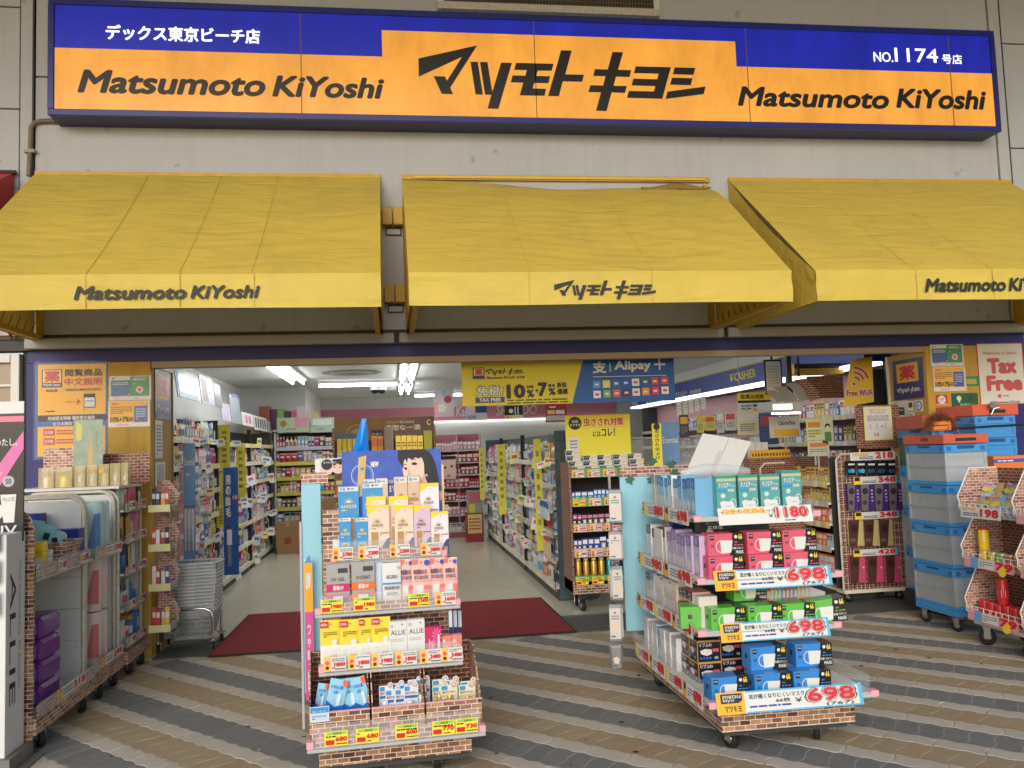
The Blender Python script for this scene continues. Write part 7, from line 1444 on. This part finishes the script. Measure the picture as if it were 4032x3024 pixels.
t, p = sheet('face_poster', 'pale poster of made up eyes on the pink cosmetics shelving', (952, 985, 985, 1035), 15.55, .004, mat((226, 196, 186), .4)); p.d(.3, .5, .08, INK); p.d(.72, .55, .08, INK); p.q(.4, .1, .62, .18, LIP); p.q(0, .85, 1, 1, HAIR); p.build('print', t)
place_pack('red_box', 'red box with pale printed sides on the floor at the aisle end', 'box', (1008, 1108, 1044, 1168), 14.7, .003, .3, carton_body, lambda p: (p.q(.08, .3, .92, .95, mat((206, 196, 130), .5)), p.ln(.15, .4, .85, .85, DRED, 4, 2)), m=mat((150, 44, 40), .5))
place_pack('sample_stand', 'slim grey stand with pink top beside the red box', 'stand', (1010, 1060, 1042, 1106), 14.75, .45, .25, carton_body, lambda p: (p.q(.1, .5, .9, .95, mat((190, 100, 116), .4)), p.q(.1, .1, .5, .45, YST)), m=mat((150, 154, 150), .4))
place_pack('lilac_column', 'rounded lilac advertising column at the head of the aisle', 'column', (925, 925, 940, 1110), 12.5, .0, .12, carton_body, None, m=mat((176, 146, 166), .4))
# ---- long aisle shelving seen from the left
GRZ = [.14, .42, .68, .93, 1.17, 1.40]
GA = gondola('long aisle shelving of hair goods with hanging yellow strips', 1.60, 8.72, 15.4, GRZ, -1, .42, 1.72, (10.9, 13.1), mat((70, 84, 86), .6), mat((58, 84, 92), .5))
for z in GRZ: fill((1.635, 8.78, z+.002), (0, 1, 0), 6.5, -math.pi/2, .23, 'on the long aisle shelving', ('blister', 'pouch', 'carton', 'tube', 'bottle', 'blister'), gap=.012)
for z in GRZ[1:]:                                                      # tilted acrylic price rails
    for k in range(9):
        y = 8.9+k*.72; t_ = MB().box(-.03, -.027, -.3, .3, 0, .055, mat((206, 206, 196), .25, alpha=.8)).build('price_holder', GA, (-.01, y-(8.72+15.4)/2, z-.05)); t_.rotation_euler = (0, rk.uniform(.2, .5), rk.uniform(-.05, .05))
wobblers(GA, 1.6, 8.72, 15.4, GRZ[1:], -1, 44, 1.2)
for i, (r_, Y) in enumerate((((1156, 948, 1172, 1190), 9.3), ((1076, 960, 1092, 1110), 10.8), ((1036, 968, 1046, 1080), 12.6))): strip_board(('nearest', 'middle', 'farthest')[i]+' yellow strip hanging along the aisle shelving', r_, Y, YST, lambda p: p.ln(.3, .1, .7, .92, mat((120, 116, 40), .5), 8, 3))
for i in range(7):
    y = 8.85+i*.07; t = thing('hanging_brush', 'pale blue brush pack hanging on a hook of the aisle shelving end', 'pack', (1.555, y, .80+.02*(i % 2)), -math.pi/2+.3, 'hanging brush packs'); MB().box(-.03, .03, 0, .012, 0, .17, mat((196, 210, 220), .25), .004).box(-.03, .03, -.001, -.0002, .12, .17, mat((60, 90, 160), .3)).build('pack', t)
for i in range(6):
    y = 8.82+i*.05; t = thing('hanging_brush', 'amber comb pack hanging low on the aisle shelving end', 'pack', (1.555, y, .42+.01*(i % 2)), -math.pi/2+.3, 'hanging comb packs'); MB().box(-.02, .02, 0, .01, 0, .2, mat((206, 190, 150), .25), .004).box(-.02, .02, -.001, -.0002, .16, .2, mat((190, 70, 50), .3)).build('pack', t)
wg = MB()
for i in range(10): wg.tube([(1.58+.045*i, 8.69, .1), (1.58+.045*i, 8.69, 1.7)], .004, mat((70, 90, 100), .4), 5)
for i in range(16): wg.tube([(1.57, 8.688, .12+.1*i), (2.02, 8.688, .12+.1*i)], .003, mat((70, 90, 100), .4), 4)
wg.build('end_grid', GA, (-1.60, -(8.72+15.4)/2, 0))
# ---- insect bite cart at the end of the aisle shelving
IY = 8.05; IX0 = 1.63; IX1 = 2.42
ic = thing('display_cart', 'brick print cart with yellow insect bite header and small price cards', 'display cart', ((IX0+IX1)/2, IY, 0)); hw = (IX1-IX0)/2; icx = (IX0+IX1)/2
for x in (-hw, hw-.02): MB().box(x, x+.02, 0, .4, .18, 1.40, BRICKD).build('side_panel', ic)
MB().box(-hw, hw, .4, .42, .18, 1.38, mat((50, 40, 38), .7)).build('back_panel', ic); MB().box(-hw, hw, -.012, .4, .17, .29, BRICK, .003).build('skirt', ic)
for x in (-hw+.1, hw-.1): wheel(ic, x, .08, .055, .03, .2); wheel(ic, x, .34, .055, .03, -.2)
for i, (z, col) in enumerate(((.31, YEL), (.565, None), (.80, None), (1.04, YEL), (1.31, None))):
    sh = MB().box(-hw+.021, hw-.021, 0, .399, z-.014, z, OFFW).build('shelf', ic); MB().box(-hw+.02, hw-.02, -.012, -.001, z-.055, z+.03, mat((110, 160, 90), .4) if i in (0, 3, 4) else BRICKP).build('price_rail', sh)
    for k in range(5): small_card(.115, .07, ('657', '480', '600', '598', '980')[(i+k) % 5], i == 0 or (k == 0 and i == 3), i+k).build('price_card', sh, (-hw+.09+.15*k, -.016, z-.05))
    if i == 0:
        for k in range(6):
            c = ((190, 150, 60), (190, 150, 60), (196, 156, 66), (196, 156, 66), (50, 140, 140), (60, 130, 140))[k]; t = thing('spray_can', 'gold insect spray can on the lowest shelf of the insect cart' if k < 4 else 'teal insect spray can beside the gold ones', 'can', (IX0+.07+.075*k, IY+.06, .311), 0, 'insect spray cans'); MB().lathe([(.031, 0), (.031, .15), (.022, .165)], mat(c, .25, .5), (0, 0), 14).build('body', t); MB().lathe([(.024, .166), (.024, .195), (.015, .2)], mat((220, 206, 150), .3), (0, 0), 12).build('cap', t)
    elif i < 4:
        fill((IX0+.03, IY+.03, z+.002), (1, 0, 0), IX1-IX0-.06, 0, .13 if i < 3 else .1, 'on the insect bite cart', ('carton', 'blister', 'carton'), (None, ((46, 66, 140), (236, 236, 236)), ((40, 36, 40), (206, 120, 160)), ((60, 110, 190), (236, 240, 244)))[i])
t, p = sheet('insect_board', 'yellow insect bite header board with pink and black characters', (1222, 896, 1362, 990), 8.28, .006, mat((240, 226, 60), .45), 'board')
p.d(.15, .82, .1, INK); p.t('当店', .1, .83, .2, .9, PAPER, .02); p.t('おすすめ', .07, .75, .23, .81, PAPER, .02); p.t('虫さされ対策', .28, .74, .9, .93, mat((206, 50, 110), .4), .03); p.q(.28, .71, .9, .72, mat((226, 120, 160), .4)); p.t('には', .42, .5, .54, .62, INK, .02); p.t('コレ！', .55, .5, .76, .68, INK, .03); p.q(.03, .02, .2, .5, PAPER); p.ln(.06, .08, .17, .45, GREY, 5, 3); p.build('print', t)
for k in range(16):
    r_ = k//5; X = IX0+.09+.15*(k % 5)+rk.uniform(-.01, .01); Z = 1.311+.052*r_
    t = thing('ointment_box', 'flat white and green ointment box stacked under the insect header', 'box', (X, IY+.06+.04*r_, Z), rk.uniform(-.06, .06), 'ointment boxes under the insect header'); MB().box(-.07, .07, 0, .04, 0, .05, OFFW, .001).build('carton', t); p = Pk(.14, .05); p.p([(.02, .1), (.4, .1), (.5, .9), (.02, .9)], mat((36, 62, 60) if k % 3 else (30, 36, 90), .4)); p.t('しっしん', .05, .5, .42, .8, PAPER, .02); p.ln(.55, .3, .95, .7, mat((200, 160, 130), .4), 2, k); p.build('front_print', t)
strip_board('narrow yellow insect repellent strip at the end of the insect cart', (1410, 915, 1430, 1010), 7.95, mat((236, 222, 60), .45), lambda p: (p.d(.5, .93, .35, INK), [p.t(ch, .25, .78-.1*k, .75, .86-.1*k, INK, .02) for k, ch in enumerate('虫さされ虫よけ')]))
strip_board('blue hair care strip with a woman behind the ivy leaves', (1430, 912, 1468, 1012), 8.3, mat((110, 150, 206), .4, vary=.2, vscale=5), lambda p: (p.t('Essential', .05, .55, .9, .68, PAPER, .01), p.d(.65, .1, .12, HAIR, 12), p.d(.65, .08, .07, SKIN, 10)))
# ---- banner over the entrance
a, b, c, d = PY(995, 783, 7.6), PY(1456, 773, 7.6), PY(1000, 875, 7.6), PY(1458, 868, 7.6)
X0, X1, z0, z1 = (a.x+c.x)/2, (b.x+d.x)/2, (c.z+d.z)/2-.0, 2.33
bn = thing('hanging_banner', 'yellow and blue tax free banner hanging across the entrance', 'banner', ((X0+X1)/2, 7.6, z0)); W, H = X1-X0, z1-z0
MB().box(-W/2, W/2, 0, .004, 0, H, mat((232, 212, 50), .45, tl=.15)).build('cloth', bn); MB().tube([(-W/2, .002, H+.006), (W/2, .002, H+.006)], .008, LGREY, 6).build('rod', bn)
p = Pk(W, H); BN = mat((20, 84, 160), .4)
def bu_(x): return (x-240)/1875
def bv(y): return 1-(y-150)/380
p.p([(bu_(1300), 1), (1, 1), (1, 0), (bu_(1190), 0)], BN)
p.q(bu_(335), bv(298), bu_(437), bv(198), mat((36, 38, 80), .4)); p.q(bu_(345), bv(268), bu_(428), bv(205), mat((240, 200, 140), .4)); p.t('薬', bu_(352), bv(266), bu_(422), bv(208), DRED, .05)
p.lg(bu_(443), bv(270), bu_(778), bv(208), INK); p.t('Matsumoto KiYoshi', bu_(450), bv(300), bu_(698), bv(276), INK, .05, .2); p.t('松本清', bu_(713), bv(300), bu_(782), bv(278), INK, .03)
p.t('免税!', bu_(358), bv(450), bu_(596), bv(352), INK, .06); p.t('免税!', bu_(364), bv(445), bu_(590), bv(358), PAPER, .03); p.q(bu_(352), bv(505), bu_(602), bv(456), mat((30, 60, 110), .4)); p.t('TAX FREE', bu_(385), bv(495), bu_(570), bv(464), PAPER, .04)
p.t('10', bu_(620), bv(475), bu_(785), bv(350), INK, .08); p.t('免税', bu_(792), bv(390), bu_(858), bv(362), INK, .04); p.t('%', bu_(795), bv(468), bu_(860), bv(400), INK, .06); p.t('+', bu_(868), bv(425), bu_(900), bv(392), INK, .05); p.t('7', bu_(893), bv(462), bu_(975), bv(340), INK, .08); p.t('最高', bu_(982), bv(382), bu_(1045), bv(355), INK, .03); p.t('%', bu_(985), bv(455), bu_(1048), bv(388), INK, .06); p.t('折扣', bu_(1060), bv(390), bu_(1145), bv(342), INK, .05); p.t('優惠', bu_(1060), bv(448), bu_(1155), bv(398), INK, .05); p.ln(bu_(625), bv(525), bu_(1155), bv(478), mat((90, 84, 40), .5), 2, 3)
p.t('支', bu_(1380), bv(272), bu_(1505), bv(168), PAPER, .05); p.q(bu_(1533), bv(260), bu_(1541), bv(180), PAPER); p.t('Alipay', bu_(1575), bv(268), bu_(1905), bv(165), PAPER, .05); p.q(bu_(1975), bv(255), bu_(1990), bv(150), PAPER); p.q(bu_(1935), bv(212), bu_(2035), bv(195), PAPER); p.q(bu_(1380), bv(305), bu_(2038), bv(300), PAPER)
cols_ = [(70, 150, 220), (226, 220, 80), (40, 110, 180), (30, 90, 190), (230, 230, 230), (30, 100, 130), (210, 60, 40), (220, 70, 50), (230, 230, 236), (110, 180, 90), (226, 90, 60), (100, 30, 60), (226, 226, 226), (236, 150, 60), (226, 50, 80), (230, 230, 230)]
for k in range(16):
    x = 1378+87*(k % 8); y = (338 if k < 8 else 425)-3*(k % 8); p.q(bu_(x), bv(y+66), bu_(x+66), bv(y), mat(cols_[k], .4)); p.q(bu_(x+16), bv(y+42), bu_(x+50), bv(y+24), PAPER if k not in (4, 8, 12, 15) else DRED)
p.build('print', bn)
# ---- counter side: blue fascia with light strip
FX = 4.9; fz0, fz1 = 2.335, 2.61
fa = thing('counter_fascia', 'long blue fascia with yellow cashier lettering above the counter', 'fascia', (FX, 12.6, fz0)); MB().box(0, .3, -4.2, 4.8, 0, fz1-fz0, mat((34, 62, 150), .4)).box(-.004, -.001, -4.2, 4.8, fz1-fz0-.02, fz1-fz0, mat((210, 190, 90), .5)).build('fascia', fa); MB().box(-.01, .2, -4.2, 4.8, -.04, -.004, LEDST).build('light_strip', fa); MB().box(0, .25, -4.2, 4.8, fz1-fz0+.001, 2.748-fz0, iw).build('bulkhead', fa)
def fxt(s_, x0, x1, y0, y1, m, b=.03):
    a, b2 = PX(x0, (y0+y1)/2, FX), PX(x1, (y0+y1)/2, FX); z0_, z1_ = PX((x0+x1)/2, y1, FX).z, PX((x0+x1)/2, y0, FX).z
    w = a.y-b2.y; q = Pk(w, z1_-z0_); q.text(s_, -w/2, 0, w/2, z1_-z0_, 0, m, b); o = q.build('lettering', fa, (-.006, (a.y+b2.y)/2-12.6, z0_-fz0)); o.rotation_euler = (0, 0, -math.pi/2)
fxt('￥CASHIER', 1577, 1634, 801, 820, mat((240, 220, 60), .4), .04); fxt('のど・せき いトローチ', 1452, 1484, 845, 858, PAPER, .02); fxt('眼病剤', 1492, 1515, 841, 850, PAPER, .02); fxt('胃腸薬', 1365, 1378, 866, 876, PAPER, .02); fxt('総合感冒薬', 1395, 1432, 858, 870, PAPER, .02)
# back wall shelves under the fascia
GK = gondola('medicine shelving behind the counter under the blue fascia', 5.1, 9.0, 17.4, [.9, 1.2, 1.5, 1.8], -1, .35, 2.3, (), mat((196, 150, 150), .6))
for z in (.9, 1.2, 1.5, 1.8): fill((5.14, 9.05, z+.002), (0, 1, 0), 6.0, -math.pi/2, .2, 'on the medicine shelving behind the counter', ('carton', 'bottle', 'carton'), gap=.02)
# counter and glass screens in front of it
ct = thing('cash_counter', 'cream cash counter with clear screens and hanging cards', 'counter', (3.2, 9.6, 0)); MB().box(-.85, 1.0, 0, .5, 0, .98, mat((176, 164, 146), .5)).build('body', ct); MB().box(-.88, 1.03, -.03, .53, .981, 1.01, OFFW).build('top', ct)
for x in (-.8, -.2, .4): MB().box(x, x+.57, .02, .026, 1.012, 1.62, clear(.18)).build('screen', ct)
MB().tube([(-.85, .02, 1.62), (1.0, .02, 1.62)], .012, LGREY, 6).build('rail', ct)
hc = [((1468, 896, 1488, 945), (60, 56, 90)), ((1505, 896, 1520, 935), (190, 196, 90)), ((1522, 898, 1545, 930), (206, 200, 90)), ((1548, 890, 1564, 935), (190, 200, 206)), ((1566, 890, 1590, 930), (200, 206, 206)), ((1592, 888, 1638, 940), (226, 222, 190)), ((1640, 892, 1680, 960), (70, 110, 170))]
for i, (r_, c) in enumerate(hc):
    t, p = sheet('hanging_card', ('dark lilac card', 'lime card', 'yellow card', 'pale grey card', 'light grey card', 'cream application notice', 'blue lottery style poster')[i]+' hanging on the counter screen', r_, 9.5, .003, mat(c, .35), 'card'); p.ln(.15, .15, .85, .5, GREY, 4, i); p.q(.1, .6, .9, .9, mat(rk.choice(((226, 180, 60), (206, 90, 90), (230, 230, 226))), .4)); p.build('print', t); MB().box(-p.w*.05, p.w*.05, .0031, .006, p.h*.9, p.h+.06, LGREY).build('clip', t)
for i in range(5): place_pack('price_slip', 'small white price slip hanging under the fascia light', 'slip', (1462+i*13, 868-i*3, 1472+i*13, 900-i*4), 9.9, None, .002, carton_body, lambda p: p.ln(.15, .2, .85, .8, LGREY, 3, 3), 'white slips under the fascia light', m=OFFW)
t, p = sheet('medicine_notice', 'yellow and white medicine class notice over the counter', (1594, 848, 1665, 892), 9.7, .004, PAPER, 'notice'); p.q(0, .62, 1, 1, YEL); p.t('医薬品相談', .1, .7, .8, .92, INK, .03); p.q(0, .5, 1, .62, INK); p.ln(.1, .15, .4, .42, INK, 2, 2); p.q(.45, .3, .58, .42, mat((70, 80, 150), .4)); p.q(.45, .1, .58, .22, ORY); p.ln(.65, .15, .95, .42, INK, 2, 5); p.q(0, 0, 1, .06, YEL); p.build('print', t); MB().box(-p.w*.45, -p.w*.43, 0, .003, p.h, 2.74-t.location.z, LGREY).build('wire', t)
t, p = sheet('framed_notice', 'black framed white notice leaning in front of the fascia', (1652, 777, 1690, 852), 8.8, .02, BLACK, 'notice'); p.q(.08, .05, .92, .95, OFFW); p.ln(.2, .2, .8, .85, LGREY, 8, 3); p.build('print', t); MB().box(-.01, .01, .021, .03, p.h*.5, 2.74-t.location.z, DGREY).build('wire', t)
# lit display case with drooping paper sheets
c = PY(1675, 878, 8.2); w = (PY(1735, 880, 8.2).x-PY(1664, 880, 8.2).x)
t = thing('light_case', 'silver box lamp with a lit underside hanging over the counter rack', 'lamp', (c.x+.12, 8.2, c.z-.05)); MB().box(-w/2, w/2, 0, .3, 0, .1, mat((170, 170, 168), .3, .4), .004).build('case', t); MB().box(-w/2+.03, w/2-.12, -.004, -.001, .02, .07, mat((255, 250, 235), .4, em=2.5)).build('diffuser', t); MB().tube([(-w/2+.02, .02, -.02), (w/2-.02, .02, -.02)], .01, mat((255, 250, 240), .4, em=3), 6).build('tube', t); MB().box(w/2-.1, w/2-.05, .1, .15, .1, 2.74-(c.z-.05), DGREY).build('hanger', t)
for i in range(4):
    v = []; n = 7; X0 = -.30+.10*i+(.03 if i > 1 else 0); zt = .18+.035*i
    for k in range(n): q = k/(n-1); v += [(X0+.17*q, -.05-.012*i+.02*q, zt-(zt-.07)*q**1.6), (X0+.115+.17*q, -.05-.012*i+.02*q, zt+.012-(zt-.08)*q**1.6)]
    s_ = thing('paper_sheet', 'drooping grey printed sheet on the box lamp', 'sheet', (c.x+.14, 8.2, c.z-.03), 0, 'drooping sheets on the box lamp'); MB().add(v, [(2*k, 2*k+1, 2*k+3, 2*k+2) for k in range(n-1)], BRICKD if i == 3 else mat((150, 146, 138), .6, vary=.1, vscale=30), True).build('sheet', s_)
t, p = sheet('brick_board', 'large dark brick print board hanging behind the wireless banner', (1744, 812, 1822, 860), 8.6, .01, BRICKD, 'board'); MB().box(-.3, -.28, 0, .01, p.h, 2.74-t.location.z, DGREY).build('wire', t)
t, p = sheet('yellow_shelf_edge', 'black and yellow shelf edge above the brick board', (1716, 785, 1822, 808), 8.9, .2, mat((210, 166, 50), .5), 'shelf'); p.q(0, .55, 1, 1, INK); p.build('print', t)
# free wifi banner
a, b, c, d = PY(1822, 880, 7.95), PY(1888, 868, 7.95), PY(1888, 770, 7.95), PY(1838, 778, 7.95)
t = thing('wifi_banner', 'yellow free wireless banner with red arcs beside the right jamb', 'banner', (a.x, 7.95, a.z)); q = [(0, 0), (b.x-a.x, b.z-a.z), (b.x-a.x+.01, c.z-a.z), (d.x-a.x, d.z-a.z)]
MB().prism(q, 0, .003, mat((226, 190, 50), .4)).build('cloth', t); W = b.x-a.x; H = c.z-a.z; pr = MB(); WR = mat((176, 40, 44), .4)
for k, r0 in enumerate((.03, .075, .125)): pr.ring(W*.42, H*.5, r0, r0+.03, -.003-.0004*k, PAPER, 14, rad(10), rad(95)); pr.ring(W*.42, H*.5, r0+.005, r0+.025, -.0045-.0004*k, WR, 14, rad(12), rad(93))
pr.disc(W*.38, H*.46, .022, .022, -.004, PAPER); pr.disc(W*.38, H*.46, .016, .016, -.005, WR); pr.text('Free Wi-Fi', W*.1, H*.2, W*.98, H*.36, -.004, PAPER, .1); pr.text('Free Wi-Fi', W*.12, H*.215, W*.96, H*.345, -.006, WR, .05); pr.build('print', t); MB().box(W*.5, W*.51, 0, .003, H, 2.32-a.z, LGREY).build('string', t)
# ---- counter rack with yellow snack bars, and the end shelving
GR = gondola('dark shelving of snacks running back from the hanging bag rack', 4.12, 7.85, 9.5, [.28, .50, .73, .93, 1.12], -1, .4, 1.36, (), BRICKD)
for z in (.28, .50, .73, .93, 1.12): fill((4.15, 7.88, z+.002), (0, 1, 0), 1.55, -math.pi/2, .15, 'on the snack shelving by the counter', ('carton', 'pouch', 'carton'), rk.choice((None, None, ((206, 180, 90), (150, 60, 40)))))
CM = mat((226, 176, 60), .4); X0, X1, z0, z1 = RY(1640, 945, 1745, 1040, 8.4)
t = thing('bar_rack', 'low rack of yellow snack bar boxes in front of the counter', 'rack', ((X0+X1)/2, 8.4, 0)); hw = (X1-X0)/2; MB().box(-hw, hw, .0, .4, 0, z0, BRICKD).build('base', t); MB().tube([(-hw, -.01, z0), (-hw, -.01, z0+.14), (-hw+.05, -.01, z0+.19), (0, -.01, z0+.19)], .01, FRAMEW, 6).build('frame', t); MB().box(-hw, hw, .25, .4, z0+.001, z0+.24, BRICKD).build('step', t)
for k, (dz, dy, nn) in enumerate(((.241, .26, 13), (.001, .02, 11))):
    for i in range(nn):
        tt = thing('snack_bar_box', 'slim yellow snack bar box standing in the low rack', 'box', (X0+.04+(X1-X0-.08)*i/nn, 8.4+dy, z0+dz), rk.uniform(-.1, .1), 'yellow snack bar boxes'); tt.rotation_euler = (-.2, .25 if i < 5 else .05, 0); MB().box(-.016, .016, 0, .05, 0, .085, CM, .001).box(-.01, .01, -.001, -.0002, .02, .05, mat((120, 80, 30), .5)).build('carton', tt)
MB().box(-hw, hw, -.008, -.002, z0-.06, z0+.02, mat((206, 196, 110), .3, alpha=.9)).build('price_rail', t)
t2, p = sheet('bar_poster', 'white poster with script lettering above the yellow snack bars', (1662, 900, 1728, 945), 8.75, .004, mat((206, 206, 200), .2), 'poster'); p.t('CalorieMate', .3, .6, .85, .8, INK, .02, .2); p.q(.15, .05, .95, .4, CM); p.build('print', t2); MB().box(-.01, .01, .005, .012, -.3, p.h, LGREY).build('post', t2)
for i, (r_, c, l) in enumerate((((1742, 905, 1775, 950), (206, 206, 150), 'green vegetable drink poster left of the notice'), ((1776, 900, 1800, 960), (196, 206, 170), 'poster of a person in green left of the notice'), ((1745, 952, 1790, 985), (200, 196, 180), 'small orange trimmed card under the drink poster'))):
    t, p = sheet('drink_poster', l, r_, 8.1, .004, mat(c, .4)); p.q(.1, .6, .9, .85, mat((206, 130, 60), .4)) if i != 1 else (p.d(.5, .65, .25, HAIR), p.d(.5, .6, .18, SKIN), p.q(.2, .1, .8, .45, mat((90, 130, 70), .4))); p.ln(.1, .1, .9, .5, mat((120, 140, 80), .4), 3, i) if i != 1 else None; p.build('print', t); MB().box(-.008, .008, .005, .012, -.25, p.h*.8, LGREY).build('post', t)
for i in range(3): place_pack('gift_card_box', 'white gift card box with black emblem beside the grey board', 'box', (1620+14*i, 955, 1633+14*i, 1035), 8.9, 1.0, .05, carton_body, lambda p: (p.d(.5, .25, .2, INK), p.t('Card', .2, .75, .8, .82, INK, .02)), 'white gift card boxes', m=WHITE)
tag(MB().box(0, .35, 0, .2, 0, .998, mat((150, 146, 138), .6)).build('gift_card_plinth', None, (PY(1616, 1035, 8.9).x, 8.9, 0)), 'plain plinth under the white gift card boxes', 'plinth')
# ---- stock becomes objects: the 300 of a kind that show largest one by one, the rest of that kind joined
def seen(q):
    d = q-_C; w = d.dot(AF); return w if w > .2 else 99
bykind = {}
for s_ in STOCK: bykind.setdefault(s_[0], []).append(s_)
CN = {'carton': 'carton', 'bottle': 'bottle', 'pouch': 'pouch', 'tube': 'tube', 'blister': 'blister pack'}
for kind, lst in bykind.items():
    lst.sort(key=lambda s_: seen(s_[2])); joined = MB()
    for i, (k, me, q, rz, sc, where) in enumerate(lst):
        if i < 290:
            o = ob('stock_'+kind, me, None, q, rz); o.scale = (sc,)*3
            tag(o, 'small shop stock %s standing %s' % (CN[kind], where), CN[kind], 'stock %s %s' % (kind+('es' if kind == 'pouch' else 's'), where))
        else:
            M_ = Matrix.Translation(q) @ Matrix.Rotation(rz, 4, 'Z') @ Matrix.Scale(sc, 4); joined.T = M_
            for pi in range(len(me.materials)):
                fs = [tuple(p_.vertices) for p_ in me.polygons if p_.material_index == pi]
                if fs: joined.add([tuple(v.co) for v in me.vertices], fs, me.materials[pi])
    if joined.v:
        joined.T = None; o = joined.build('stock_'+kind+'_rest', kind='stuff'); tag(o, 'remaining distant %s stock on the shop shelves' % CN[kind], CN[kind])
